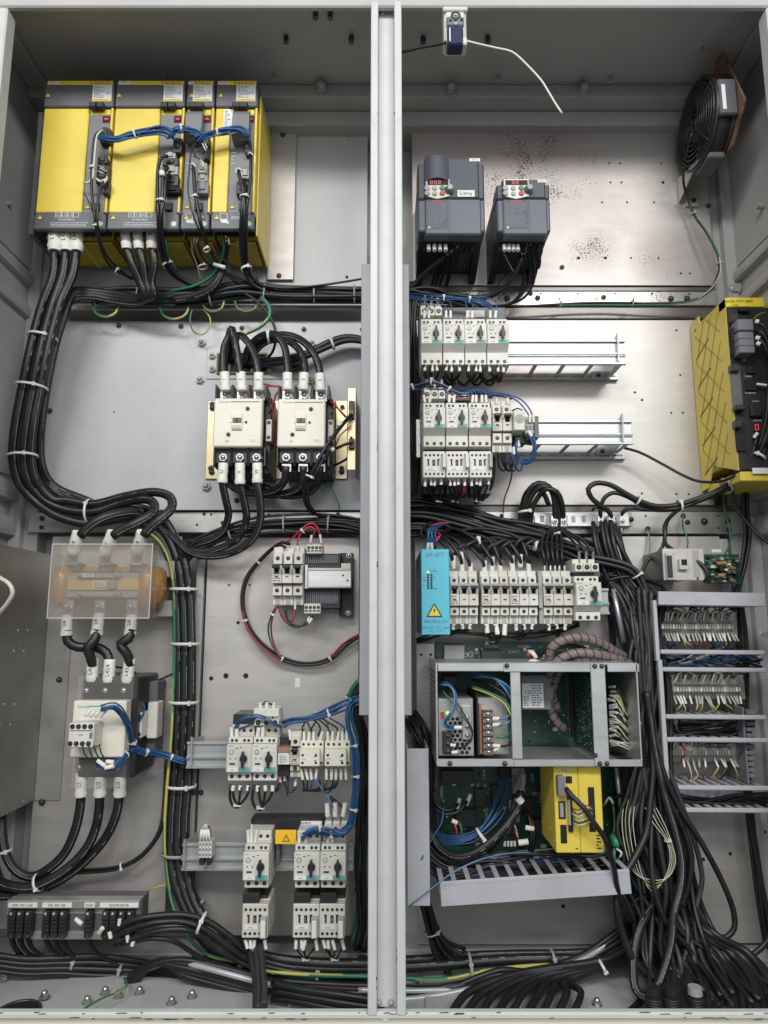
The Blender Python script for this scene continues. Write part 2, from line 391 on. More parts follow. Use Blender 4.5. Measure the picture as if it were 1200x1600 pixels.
def tie_band(parent,p,T,ra,rb,m=_z,wid=.0042,tail=False):
    T = T.normalized(); yv = Vector((0,1,0)); u = T.cross(yv)
    if u.length < .05: u = Vector((1,0,0))
    u.normalize(); w = T.cross(u).normalized(); n = 16; vs = []; fs = []
    for i in range(n):
        a = 2 * math.pi * i / n
        for q,t in ((1.0,-wid / 2),(1.0,wid / 2)):
            for g in (0,.0012): vs.append(p + u * (ra + g) * math.cos(a) + w * (rb + g) * math.sin(a) + T * t)
    for i in range(n):
        a = i * 4; c = ((i + 1) % n) * 4
        fs += [(a + 1,a + 3,c + 3,c + 1),(a,a + 2,c + 2,c),(a,a + 1,c + 1,c),(a + 2,a + 3,c + 3,c + 2)]
    b = MB().add(vs,fs,0,True)
    # the locking head, sitting on the near side
    sgn = -1 if w.y > 0 else 1
    q = p + u * ra * .55 + w * sgn * rb * .86
    b.cyl(q - T * wid * .8,T,.0032,wid * 1.6,6,smooth=False)
    if tail: b.tube([q,q + w * sgn * .004 + u * .006,q + w * sgn * .006 + u * .013],.0009,4)
    return b.build('cable_tie',M[m],parent)
def bundle(label,path,n,r,spread,Y=.32,ties=(),m=_a,mats=None,flat=.7,seed=1,name='cable_bundle',cat='cable bundle',group=None,jit=.35,tiem=_z,step=.014,parent=None,part='cable',fan=0.0,fan0=0.0):
    """n cables that follow one path side by side, each its own part; ties close round them"""
    rnd = random.Random(seed); pts = WP(path,Y); C = spline(pts,step); N_ = len(C)
    root = parent or thing(name,label,cat,C[0],group)
    offs = []
    for i in range(n):
        rr = spread * math.sqrt((i + .5) / n); a = i * 2.39996 + rnd.random() * .5
        offs.append((rr * math.cos(a),rr * math.sin(a) * flat,rnd.random() * 6.28,rnd.random() * 6.28,rnd.uniform(.6,1.3)))
    T = [(C[min(i + 1,N_ - 1)] - C[max(i - 1,0)]).normalized() for i in range(N_)]
    fr = []
    for t in T:
        u = t.cross(Vector((0,1,0)))
        if u.length < .05: u = Vector((1,0,0))
        u.normalize(); fr.append((u,t.cross(u).normalized()))
    for q,(a,c,p1,p2,w8) in enumerate(offs):
        P = []
        for i in range(N_):
            s = i / max(1,N_ - 1); u,w = fr[i]
            g = 1 + fan * max(0,(s - .6) / .4) ** 1.5 + fan0 * max(0,(.35 - s) / .35) ** 1.5
            du = a * g + jit * spread * .5 * math.sin(s * 7 * w8 + p1); dw = c * g + jit * spread * .3 * math.sin(s * 6 * w8 + p2)
            P.append(C[i] + u * du + w * dw)
        mm = (mats[q % len(mats)] if mats else m); b = MB(); rr = r * rnd.uniform(.85,1.12); k = 9 if r > .006 else 6 if r > .002 else 5
        if mm == 'gy': b.tube(P,rr,8,0,(1,.4,.16)); b.build(part,[M[_m],M[_y]],root)
        else: b.tube(P,rr,k); b.build(part,M[mm],root)
    for s in ties:
        i = min(N_ - 1,int(s * (N_ - 1))); g = 1 + fan * max(0,(s - .6) / .4) ** 1.5 + fan0 * max(0,(.35 - s) / .35) ** 1.5
        tie_band(root,C[i],T[i],spread * g * .95 + r * .9,spread * flat * g * .95 + r,tiem,wid=.0035 if r < .006 else .0055)
    return root
def bolt(parent,p,r=.006,m=_i,kind='dome',name='bolt',ax=(0,-1,0)):
    ax = Vector(ax); b = MB()
    if kind == 'dome':
        b.cyl(p,ax,r,r * .35,12,smooth=False); b.dome(Vector(p) + ax * r * .35,ax,r * .8,10,3,0,.8)
    elif kind == 'hex':
        b.cyl(p,ax,r * 1.25,r * .2,14); b.cyl(Vector(p) + ax * r * .2,ax,r,r * .75,6,smooth=False); b.dome(Vector(p) + ax * r * .95,ax,r * .68,8,2)
    elif kind == 'cap':
        b.cyl(p,ax,r * 1.5,r * .25,14); b.cyl(Vector(p) + ax * r * .25,ax,r * 1.15,r * .9,6,smooth=False); b.dome(Vector(p) + ax * r * 1.15,ax,r,12,4,0,1.1)
    elif kind == 'stud':
        b.cyl(p,ax,r,r * 2.6,8)
    return b.build(name,M[m],parent)
# ================================================================== the cabinet (walls, post, plates, rails)
PL = .35                       # front face of the mounting plates
ZC = CAM.z + 1.292             # underside of the roof
XW = .858
b = MB(); b.box(-4,4,-7,1.2,-.16,-.11); wf = b.build('unseen_dark_floor',mat('concrete',(.13,.134,.138),.6,0,.2,3,dirt=.3)); setp(wf,kind='structure')  # unseen floor, added as something dark for the metal plates to reflect
cab = thing('electrical_cabinet','open grey two-bay steel electrical cabinet filled with equipment','cabinet')
b = MB(); b.box(-XW - .02,-XW,.0,.45,-.02,ZC + .02); wall_l = b.build('side_wall',M[_g],cab)
b = MB(); b.box(XW,XW + .02,.0,.45,-.02,ZC + .02); wall_r = b.build('side_wall',M[_g],cab)
b = MB(); b.box(-XW,XW,.42,.45,-.02,ZC); back = b.build('back_wall',M[_g],cab)
b = MB(); b.box(-XW,XW,.003,.45,ZC,ZC + .02); roof = b.build('ceiling',M[_g],cab)
b = MB(); b.box(-XW,XW,.002,.42,-.02,0); floor = b.build('floor',M[_g],cab)
# stepped beams under the roof at the back
z1 = W(600,151,.273).z
Y2 = (z1 - CAM.z) / ((W(600,173,0).z - CAM.z) / 1.25) - 1.25
z2 = W(600,195,Y2).z
b = MB(); b.box(-XW,XW,.273,.419,z1,ZC - .001,.002); beam1 = b.build('roof_beam',M[_g],cab)
b = MB(); b.box(-XW,XW,Y2,.419,z2,z1 - .001,.002); beam2 = b.build('roof_beam',M[_g],cab)
# side strips of the roof, walls: pressed ribs, inner panels
b = MB(); b.box(-XW + .001,-XW + .05,.03,.272,ZC - .012,ZC - .001,.002); b.build('roof_strip',M[_g],cab)
b = MB(); b.box(XW - .05,XW - .001,.03,.272,ZC - .012,ZC - .001,.002); b.build('roof_strip',M[_g],cab)
def rib(x,sgn,y0,y1,z0,z1,t,wall):
    bb = MB(); zm = (z0 + z1) / 2; h = (z1 - z0) / 2; n = 6; vs = []
    for y,k in ((y0,.25),(y0 + .02,1),(y1 - .02,1),(y1,.25)):
        for i in range(n):
            a = math.pi * i / (n - 1); vs.append((x + sgn * t * .7 * min(1,1.5 * math.sin(a)) * k + sgn * .0005,y,zm + h * math.cos(a) * (.6 + .4 * k)))
    bb.add(vs,[(j * n + i,j * n + i + 1,(j + 1) * n + i + 1,(j + 1) * n + i) for j in range(3) for i in range(n - 1)] + [tuple(range(n)),tuple(range(3 * n,4 * n))],0,False)
    return bb.build('pressed_rib',M[_g],wall)
for zz in (1.505,1.425): rib(-XW,1,.04,.40,zz - .016,zz + .016,.018,wall_l)
for zz in (.985,.905): rib(-XW,1,.04,.385,zz - .024,zz + .024,.03,wall_l)
b = MB(); b.box(-XW + .0005,-XW + .005,.03,.338,1.02,1.40,.002); b.build('inner_panel',M[_g],wall_l)
b = MB(); b.box(-XW + .0005,-XW + .004,.03,.40,1.53,1.93,.002); b.build('inner_panel',M[_g],wall_l)
for zz in (1.515,1.445): rib(XW,-1,.02,.385,zz - .014,zz + .014,.022,wall_r)
for zz in (.985,.905): rib(XW,-1,.04,.385,zz - .024,zz + .024,.03,wall_r)
b = MB(); b.box(XW - .004,XW - .0005,.03,.37,1.54,1.93,.002); b.build('inner_panel',M[_g],wall_r)
for sx in (-1,1):             # back corner uprights
    b = MB(); b.box(sx * XW,sx * (XW - .028),.352,.419,.05,z2 - .002,.002); b.box(sx * (XW - .028),sx * (XW - .06),.372,.419,.05,z2 - .002,.001); b.build('corner_upright',M[_g],cab)
# front frame: side jambs, head, sill lip, base strip
zh = W(600,13,0).z; zs = W(600,1580,0).z; zb = W(600,1592,0).z
xl = -.757; xr = .769
b = MB(); b.box(-XW - .02,xl,-.004,.03,zs,zh,.003); b.build('front_jamb',M[_D],cab)
b = MB(); b.box(xr,XW + .02,-.004,.03,zs,zh,.003); b.build('front_jamb',M[_D],cab)
b = MB(); b.box(-XW - .02,XW + .02,-.004,.010,zh + .0005,ZC + .05,.003); b.build('front_head',M[_g],cab)
b = MB(); b.box(-XW - .02,XW + .02,-.004,.012,zb,zs - .0005,.003); b.build('sill_lip',M[_D],cab)
b = MB(); b.box(-XW - .02,XW + .02,-.012,.011,-.10,zb - .0005,.003); b.build('base_strip',M['beige_paint'],cab)
# centre post: channel with two flanges
b = MB(); xc = .0045; w2 = .0305
b.box(xc - w2,xc - w2 + .0145,-.006,.05,zs - .004,zh + .012,.0015); b.build('post_flange',M[_D],cab)
b = MB(); b.box(xc + w2 - .0145,xc + w2,-.006,.05,zs - .004,zh + .012,.0015); b.build('post_flange',M[_D],cab)
b = MB(); b.box(xc - w2 + .0147,xc + w2 - .0147,.018,.05,zs - .003,zh + .02,.001); web = b.build('post_web',M[_D],cab)
for px,py in ((598,22),(614,22),(592,1566),(611,1566)):
    p = W(px,py,.018); bolt(web,p,.0052,_H,'dome','screw')
bolt(web,W(606,6,.017),.006,_D,'cap','cap_nut'); bolt(web,W(601,1592,-.002),.005,_D,'hex','cap_nut')
bk = MB(); rnd = random.Random(3)       # chipped paint along the post edge
for i in range(26):
    z = W(600,rnd.choice([rnd.uniform(1470,1560),rnd.uniform(1500,1540),rnd.uniform(180,200),700,880]),0).z + rnd.uniform(-.01,.01); x = xc - w2 + .0145 if rnd.random() < .7 else xc + w2 - .0145
    hh = rnd.uniform(.001,.005); ww = rnd.uniform(.0006,.0016); bk.add([(x - ww,-.0063,z),(x + ww * .5,-.0063,z + hh * .2),(x + ww * .3,-.0063,z + hh),(x - ww * .8,-.0063,z + hh * .8)],[(0,1,2,3)])
o = bk.build('paint_chips',M[_i],cab); o['kind'] = 'stuff'
ck = MB()
for i in range(60):
    x = rnd.uniform(-.75,.75); z = rnd.choice([zs - .0015,zb + .002]) + rnd.uniform(-.0015,.0015); ww = rnd.uniform(.001,.012)
    ck.add([(x - ww,-.0045,z),(x + ww,-.0045,z + .0004),(x + ww * .7,-.0045,z + .0016),(x - ww * .6,-.0045,z + .0012)],[(0,1,2,3)])
o = ck.build('paint_chips',M[_i],cab); o['kind'] = 'stuff'
# bolts under the roof, on the walls
for px,py,k,r in ((493,19,'stud',.006),(516,19,'stud',.006),(447,57,'stud',.006),(549,57,'stud',.006),(430,117,'stud',.0055),(661,58,'stud',.006),(762,57,'stud',.006),(778,118,'stud',.0055),(953,120,'stud',.0055),(1096,75,'stud',.005),(255,115,'stud',.0045)):
    d = (W(px,py,0) - CAM).normalized(); p = CAM + d * ((ZC - CAM.z) / d.z); bolt(roof,p,r,_i if py < 30 or r > .0056 else _H,k,'bolt',(0,0,-1))
for px,py in ((503,140),(705,142),(911,143)):
    bolt(beam1,W(px,py,.273),.011,_H,'cap','cap_nut')
for px,py in ((521,163),(686,163),(853,163),(1016,165)): bolt(beam2,W(px,py,Y2 - .002),.005,_H,'dome')
def on_wall(px,py,x):
    d = W(px,py,0) - CAM; return CAM + d * ((x - CAM.x) / d.x)
for px,py,r,k in ((47,73,.013,'cap'),(43,119,.006,'dome'),(12,318,.006,'hex'),(24,37,.009,'cap')): bolt(wall_l,on_wall(px,py,-XW + .004),r,_H,k,'bolt',(1,0,0))
for px,py,r,k in ((1160,84,.013,'cap'),(1194,322,.007,'stud'),(1153,452,.011,'cap'),(1186,812,.012,'cap'),(1197,990,.010,'cap')): bolt(wall_r,on_wall(px,py,XW - .004),r,_H,k,'bolt',(-1,0,0))

# ---- mounting plates
def plate(px0,py0,px1,py1,m,Yf=PL,t=.003,name='mounting_plate',bolts=(),holes=(),kind='dome',bm_=_i,br=.0065,ch=.001):
    bb = MB(); bb.pbox(px0,py0,px1,py1,Yf,Yf + t,ch); p = bb.build(name,M[m],cab)
    for q in bolts: bolt(p,W(q[0],q[1],Yf),q[2] if len(q) > 2 else br,bm_,kind)
    if holes:
        hb = MB()
        for q in holes: hb.cyl(W(q[0],q[1],Yf - .0004),(0,1,0),q[2] if len(q) > 2 else .0026,.0003,8)
        o = hb.build('drilled_holes',M[_k],p); o['kind'] = 'stuff'
    return p
backp = plate(60,196,574,470,'panel_paint',.362,bolts=((482,200,.007),(572,202,.007),(575,444,.006)),holes=((545,212,.004),(542,433,.004)))
strip = plate(420,205,461,437,_B,.352,name='mounting_strip',bolts=((442,211),(436,431)),ch=.0015)
shelf = plate(100,436,570,478,'panel_paint',.372,name='cross_rail',bolts=((153,430,.006),(153,437,.006),(200,428,.005),(215,428,.005),(256,427,.006),(476,443,.007)))
b = MB(); b.pbox(90,476,570,484,.335,.40,.002); b.build('rail_fold',M[_q],cab)
midl = plate(72,504,574,797,'panel_paint',bolts=((186,509),(283,510),(378,513),(475,515),(78,642),(370,782),(168,787,.0045),(565,515,.0045)),holes=((178,644,.002),))
for px,py,r in ((316,536,.009),(313,594,.009),(488,537,.009),(487,595,.009),(323,760,.010),(505,761,.010),(332,556,.008),(332,577,.008),(423,579,.008)): bolt(midl,W(px,py,PL - (.003 if px < 430 and py < 590 and px > 325 else 0)),r,_H,'hex')
# cut-out plate behind the two big contactors, with brown rubber lined openings
cut = plate(323,540,481,592,'panel_paint',PL - .003,name='gland_plate')
b = MB()
for x0,x1 in ((341,392),(395,417)): b.pbox(x0,553,x1,582,PL - .0045,PL - .0032,0)
b.build('gland_opening',M[_k],cut)
b = MB(); x0,x1,za,zb_ = rect(339,552,418,584,PL - .006); b.frame(x0,x1,za,zb_,PL - .009,PL - .004,.004)
for i in range(1,4): b.box(x0 + (x1 - x0) * i / 4 - .002,x0 + (x1 - x0) * i / 4 + .002,PL - .009,PL - .004,za,zb_)
b.build('rubber_edging',M['rubber_brown'],cut)
b = MB(); b.torus(W(460,566,PL - .006),(0,1,0),.019,.005); b.build('grommet',M['rubber_brown'],cut)
b = MB(); b.cyl(W(460,566,PL - .0045),(0,1,0),.017,.001,18); b.build('gland_opening',M[_k],cut)
RH = [(66,810,.006),(65,824,.005)]
raill = plate(44,800,572,832,_q,.362,.02,'cross_rail',bolts=RH + [(319,803,.004),(348,817,.005),(528,805,.006)],holes=[(82 + i * 62,804 + (i % 2) * 17,.0028) for i in range(8)] + [(420,804,.003),(308,820,.003)])
lowl1 = plate(60,838,271,1432,_B,bolts=((93,1062),(66,1253,.007)),holes=((101,1090,.005),(80,1140,.002)))
lowl2 = plate(313,840,560,1462,_B,bolts=((300 + 14,1238,.006),(317,1408,.005)),holes=[(358,914),(390,914),(372,973,.004),(353,1056,.006),(384,1056,.006),(557,1085,.003),(330,1060,.005),(556,1290,.003),(556,1390,.003)])
b = MB(); b.pbox(296,838,309,1440,.345,.40,.002); up = b.build('upright',M[_g],cab)
for py in (1060,1238,1408): bolt(up,W(303,py,.345),.0055)
b = MB(); b.pbox(55,1432,574,1448,.352,.37,.001); b.build('cross_rail',M[_g],cab)
b = MB(); b.box(-XW,-.03,.335,.419,0,W(600,1490,.335).z,.002); b.build('back_ledge',M[_g],cab)
b = MB(); b.box(.04,XW,.335,.419,0,W(600,1484,.335).z,.002); b.build('back_ledge',M[_g],cab)
# loose blank tag stuck on the lower plate
b = MB(); b.pbox(461,1059,469,1074,PL - .001,PL,0); b.build('paper_tag',M[_n],lowl2)
# right bay
rnd = random.Random(5)
upr = plate(644,187,1108,446,'galvanised_spotted',holes=[(952,255),(969,255),(1033,255),(954,285),(971,285),(1036,285,.004),(941,316),(980,316),(1022,316),(904,403,.004),(946,403,.004),(986,403),(1029,403),(1064,427),(1078,427),(752,337,.004)],bolts=((1107,322,.006),(878,418,.006)))
b = MB(); b.pbox(646,447,1112,454,.356,.41,0); b.build('gap_shade_strip',M['dark_steel'],cab)  # dark strip colours in the shade between plate and rail
railr1 = plate(648,454,1120,477,_q,.36,.02,'cross_rail',bolts=((792,467,.0075),(840,466,.007),(943,465,.0065),(1048,467,.0075),(1073,467,.0075),(829,459,.006)),holes=[(700 + 29 * i,459 if i % 2 else 467) for i in range(14)])
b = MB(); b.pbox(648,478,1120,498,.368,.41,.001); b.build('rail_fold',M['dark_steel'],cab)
midr = plate(648,500,1106,789,_B,bolts=((1003,625,.003),),holes=[(1057,516),(1063,586),(992,613,.003),(1049,645),(1067,645),(1003,771),(1057,772),(1076,772),(640 + 20,560,.004)])
b = MB(); b.pbox(648,790,1165,799,.358,.41,0); b.build('gap_shade_strip',M['dark_steel'],cab)  # solid dark bar, the shade of this gap put into its colour
railr2 = plate(648,799,1168,834,_q,.36,.02,'cross_rail',bolts=((784,806,.005),(800,815,.008),(1012,826,.006),(1067,806,.006),(1074,816,.006),(1100,815,.008),(1137,815,.006),(1139,828,.006)),holes=[(730,805),(760,814),(786,823),(1009,806),(1122,806),(1123,825),(690,806)])
lowr = plate(650,840,960,1476,_B,holes=[(880,1416,.004)])
lowr2 = plate(965,838,1140,1250,_B)
lowr3 = plate(1045,1266,1196,1474,_B,bolts=((1010,1408,.004),),holes=((1099,1343,.004),(1141,1334,.004),(1196,1300,.003)))
b = MB(); b.pbox(1141,842,1154,1262,.345,.40,.002); b.build('upright',M[_g],cab)
# floor: raised plates with seams, an oval port, dome nuts
fl = MB()
def fp(px,py,z=0.0):
    d = W(px,py,0) - CAM; return CAM + d * ((z - CAM.z) / d.z)
b = MB(); a,c = fp(112,1527),fp(560,1572); b.box(a.x,c.x,.12,a.y,.0005,.004,.001); fplate = b.build('floor_plate',M[_g],cab)
b = MB(); a,c = fp(660,1530),fp(1010,1576); b.box(a.x,c.x,.12,.30,.0005,.004,.001); fplate2 = b.build('floor_plate',M[_g],cab)
b = MB(); p = fp(34,1576); b.torus(p + Vector((0,-.012,.002)),(0,0,1),.036,.003,24); b.build('cable_port_rim',M[_i],cab)
b = MB(); b.cyl(p + Vector((0,-.012,.0004)),(0,0,1),.034,.0006,24); b.build('cable_port',M[_k],cab)
b = MB(); a,c = fp(100,1576),fp(560,1577); b.box(a.x,c.x,.128,.134,.0042,.0065); b.build('floor_slot',M[_i],cab)
for px,py in ((69,1559),(136,1568),(164,1553),(185,1559),(218,1553),(268,1569),(300,1559),(933,1571),(760,1568),(6,1530)): bolt(fplate if px < 600 else fplate2,fp(px,py,.004),.0062,_j,'cap','cap_nut',(0,0,1))
for px,py in ((453,1572),(745,1575),(800,1532),(652,1538)): bolt(fplate if px < 600 else fplate2,fp(px,py,.004),.0045,_j,'stud','stud',(0,0,1))
# steel partition sheet standing at the lower left, its flange screwed to the plate
xp = W(83,868,PL).x; zt = W(83,868,PL).z; zb2 = W(64,1250,PL).z
t = thing('partition_sheet','bare dark steel partition sheet standing out of the left wall','panel',(xp,PL,zb2))
b = MB(); b.box(xp - .002,xp,.03,PL - .004,zb2,zt,0); sh = b.build('sheet',M['sheet_steel'],t)
b = MB(); x1 = W(108,1060,PL).x; b.box(xp,x1,PL - .0038,PL - .0005,zb2,zt,.0008); fl_ = b.build('flange',M[_q],t)
for px,py in ((93,1062),(66,1253)): bolt(fl_,W(px,py,PL - .004),.0065)
hb = MB()
for py,ys in ((985,(.22,.26)),(1017,(.21,.25)),(1100,(.19,.23)),(1132,(.18,.22)),(1252,(.30,))):
    for yy in ys:
        z = W(40,py,yy).z; hb.cyl((xp + .0002,yy,z),(1,0,0),.0024,.0006,8)
o = hb.build('drilled_holes',M[_d],sh); o['kind'] = 'stuff'
# ================================================================== device builders
def tri_sign(parent,x,z,y,h,name='warning_triangle',col='yellow_label',bolt_=True):
    b = MB(); w = h * .58
    b.add([(x - w,y,z - h / 2),(x + w,y,z - h / 2),(x,y,z + h / 2)],[(0,1,2)],1)
    k = .74; b.add([(x - w * k,y - .0003,z - h / 2 * k - h * .04),(x + w * k,y - .0003,z - h / 2 * k - h * .04),(x,y - .0003,z + h / 2 * k - h * .04)],[(0,1,2)],0)
    if bolt_:
        q = h * .3
        b.add([(x + q * .18,y - .0005,z + q * .62),(x - q * .34,y - .0005,z - q * .25),(x - q * .02,y - .0005,z - q * .2),(x - q * .16,y - .0005,z - q),(x + q * .34,y - .0005,z + q * .02),(x + q * .05,y - .0005,z)],[(0,1,2,3,4,5)],1)
    return b.build(name,[M[col],M['ink']],parent)
def fine_print(parent,x0,x1,z0,z1,y,rows,col=_o,seed=0,name='fine_print',fill=.75,lh=.42):
    rn = random.Random(seed); b = MB(); dz = (z1 - z0) / rows; W_ = x1 - x0
    for i in range(rows):
        z = z1 - (i + .5) * dz; x = x0; end = x0 + W_ * (1 if rn.random() < fill else rn.uniform(.3,.8))
        while x < end:
            l = dz * rn.uniform(.5,1.8);
            if x + l > x1: break
            b.quad(x,x + l,z - dz * lh / 2,z + dz * lh / 2,y); x += l + dz * .35
    if not b.v: b.quad(x0,x1,z0,z0 + dz * .3,y)
    o = b.build(name,M[col],parent); o['kind'] = 'stuff'; return o
def holes(parent,pts,r,y,name='terminal_holes',m=_k,rim=True):
    """screw openings: a dark recess with a steel screw head inside"""
    b = MB()
    for x,z in pts:
        b.cyl((x,y,z),(0,-1,0),r,.0005,10,0); b.cyl((x,y - .0005,z),(0,-1,0),r * .5,.0003,8,1)
    o = b.build(name,[M[m],M[_i]],parent); o['kind'] = 'stuff'; return o

def motor_breaker(w,h,d,low=.66,brand='SIEMENS',code='QM1',aux=False,name='motor_breaker'):
    """rotary-handle motor protection breaker; base centre at back, z=0 at its bottom"""
    t = thing(name,'x','circuit breaker'); x = w / 2 * .985
    H = lambda v: h * (1 - v)          # v: 0 top .. 1 bottom
    b = MB(); b.box(-x,x,-d * .62,0,H(1),H(0),.0012); b.box(-x * .97,x * .97,-d * .86,-d * .3,H(.145),H(.008),.0012); b.build('housing',M[_e],t)
    b = MB(); b.box(-x,x,-d,-d * .6,H(low),H(.15),.0014)
    f = b.build('front_cover',M[_e],t)
    b = MB()
    if low < .72: b.xprism([(-d * .985,H(low) - .0003),(-d * .80,H(low + .13)),(-d * .3,H(low + .13)),(-d * .3,H(low) - .0003)],-x * .98,x * .98); b.box(-x * .98,x * .98,-d * .86,-d * .3,H(1) + .0004,H(low + .135),.0012)
    else: b.box(-x * .95,x * .95,-d * .84,-d * .3,H(1) + .0004,H(low + .005),.0012)
    b.build('terminal_cover',M[_e],t)
    rr = w * .058
    holes(t,[(x * k,H(.078)) for k in (-.66,-.32,.32,.66)],rr,-d * .862)
    holes(t,[(x * k,H(.925 if low < .72 else (1 + low) / 2)) for k in (-.62,0,.62)],rr * 1.35,-d * (.862 if low < .72 else .842))
    fh = h * (low - .15); fz = H(low); Z = lambda v: fz + fh * (1 - v)
    kx,kz = x * .38,Z(.50)
    b = MB(); b.cyl((kx,-d,kz),(0,-1,0),w * .155,.006,16,0,w * .14)
    kn = b.build('rotary_knob',M[_b],f)
    b = MB(); b.prism([(kx - w * .065,kz + w * .06),(kx - w * .035,kz + w * .29),(kx + w * .035,kz + w * .29),(kx + w * .065,kz + w * .06),(kx + w * .05,kz - w * .3),(kx - w * .05,kz - w * .3)],-d - .013,-d - .0045)
    b.build('knob_grip',M[_b],f)
    b = MB(); b.cyl((-x * .60,-d,Z(.26)),(0,-1,0),w * .105,.0008,16,0); b.cyl((-x * .60,-d - .0006,Z(.26)),(0,-1,0),w * .05,.001,10,1); b.build('current_dial',[M[_h],M[_e]],f)
    b = MB(); b.box(-x * .72,-x * .30,-d - .0004,-d,Z(.72),Z(.655),0,0)
    for q,v in ((-.66,.5),(-.25,.5)): b.cyl((x * q,-d,Z(v)),(0,-1,0),w * .03,.0004,8)
    b.box(x * .05,x * .25,-d - .0004,-d,Z(.10),Z(.08)); b.box(-x * .28,-x * .1,-d - .0004,-d,Z(.155),Z(.125)); b.build('trip_window',M['ink'],f)
    b = MB(); b.box(-x * .90,-x * .02,-d - .0008,-d,Z(.965),Z(.82),.0003)
    lb = b.build('name_label',M[_n],f)
    b = MB().text(code,-x * .46,Z(.893),-d - .0011,h * .028); b.build(_l,M[_o],f)
    b = MB(); b.box(x * .0,x * .93,-d - .0007,-d,Z(.965),Z(.80),0); b.build('teal_strip',M['teal'],f)
    b = MB().text(brand,-x * .86,Z(.055),-d - .0004,h * .022,align='l'); b.build(_l,M[_o],f)
    bb = MB()
    for i in range(7):
        a = R(35 + i * 22); bb.box(kx + math.cos(a) * w * .26 - .0004,kx + math.cos(a) * w * .26 + .0004,-d - .0003,-d,kz + math.sin(a) * w * .26 - .0006,kz + math.sin(a) * w * .26 + .0006)
    o = bb.build('dial_marks',M[_o],f); o['kind'] = 'stuff'
    if aux:
        b = MB(); b.box(-x * .93,x * .97,-d * .62,-d * .05,H(-.0),H(-.24),.0015); a_ = b.build('auxiliary_block',M[_e],t)
        holes(a_,[(x * k,H(-.115)) for k in (.12,.66)],rr * 1.15,-d * .622)
    return t
def small_contactor(w,h,d,code='K1',name='small_contactor',side=True,nh=5):
    t = thing(name,'x','contactor'); x = w / 2 * .985
    b = MB(); b.box(-x,x,-d * .72,0,0,h,.0012); b.build('housing',M[_e],t)
    b = MB(); b.box(-x,x,-d,-d * .7,h * .02,h * .98,.0014); f = b.build('front_cover',M[_e],t)
    holes(f,[(x * (-.74 + 1.48 * i / (nh - 1)),h * .83) for i in range(nh)],w * .056,-d - .0001)
    holes(f,[(x * (-.74 + 1.48 * i / (nh - 1)),h * .15) for i in range(nh)],w * .056,-d - .0001)
    b = MB()
    for q in (-.5,-.02,.36): b.box(x * q - w * .035 * (1 + (q == -.02) * .8),x * q + w * .035 * (1 + (q == -.02) * .8),-d - .0006,-d,h * .45,h * .67,0)
    b.box(-x * .62,-x * .42,-d - .0006,-d,h * .64,h * .69); b.box(x * .28,x * .5,-d - .0006,-d,h * .64,h * .69)
    b.build('switch_window',M['ink'],f)
    b = MB(); b.box(-x * .05 - w * .03,-x * .02 + w * .03,-d - .0022,-d - .0006,h * .48,h * .6,.0004); b.build('armature',M['rust'],f)
    b = MB(); b.box(-x * .84,x * .22,-d - .0008,-d,h * .27,h * .38,.0003); b.build('name_label',M[_n],f)
    b = MB().text(code,-x * .32,h * .325,-d - .0011,h * .05); b.build(_l,M[_o],f)
    if side:
        b = MB(); b.box(x * .44,x * .94,-d - .011,-d * .6,h * .06,h * .66,.0012); s_ = b.build('surge_suppressor',M[_h],t)
        b = MB(); b.box(x * .50,x * .86,-d - .0118,-d - .011,h * .10,h * .58,.0004); b.build('suppressor_label',M[_n],t)
    return t
def mcb(poles,pw,h,d,name='miniature_breaker',top=.30,mid=.66,labels=(_o,)):
    """row of breaker poles; each pole a part, toggles etc. sub-parts"""
    t = thing(name,'x','circuit breaker'); n = poles; x0 = -n * pw / 2
    H = lambda v: h * (1 - v)
    for i in range(n):
        a = x0 + i * pw + pw * .02; c = x0 + (i + 1) * pw - pw * .02; xm = (a + c) / 2
        b = MB(); b.box(a,c,-d * .78,0,0,h,.0008)
        b.box(a,c,-d,-d * .7,H(mid),H(top + .14),.0009); b.box(a,a + pw * .26,-d,-d * .7,H(top + .14),H(top),.0004); b.box(c - pw * .26,c,-d,-d * .7,H(top + .14),H(top),.0004)
        b.box(a + pw * .06,c - pw * .06,-d * .9,-d * .5,H(top - .03),H(.10),.0008)
        b.box(a + pw * .03,c - pw * .03,-d * .9,-d * .5,H(.84),H(mid + .03),.0008)
        p = b.build('breaker_pole',M[_e],t)
        b = MB(); b.box(a + pw * .25,c - pw * .25,-d * .95,-d * .72,H(top + .155),H(top),0); b.box(a + pw * .1,c - pw * .1,-d * .90,-d * .7,H(top),H(top - .03),0); b.build('toggle_slot',M[_k],p)
        b = MB(); b.box(a + pw * .14,c - pw * .14,-d * 1.18,-d * .8,H(top + .055),H(top - .0),.0012); b.build('toggle',M[_b],p)
        holes(p,[(xm,H((top - .03 + .10) / 2)),(xm,H((.84 + mid + .03) / 2))],pw * .2,-d * .902)
        b = MB(); b.box(xm - pw * .16,xm + pw * .16,-d - .0005,-d,H(mid - .10),H(mid - .125),0); b.build('status_flag',M['ink' if i % 3 != 1 or n < 3 else 'red_print'],p)
        if i == 0:
            fine_print(p,a + pw * .1,c - pw * .1,H(mid - .02),H(mid - .19),-d - .0004,4,_o,i + 3)
        b = MB(); b.box(xm - pw * .2,xm + pw * .2,-d * .8,-d * .6,H(.99),H(.86),0); b.build('clamp_slot',M[_h],p)
    return t
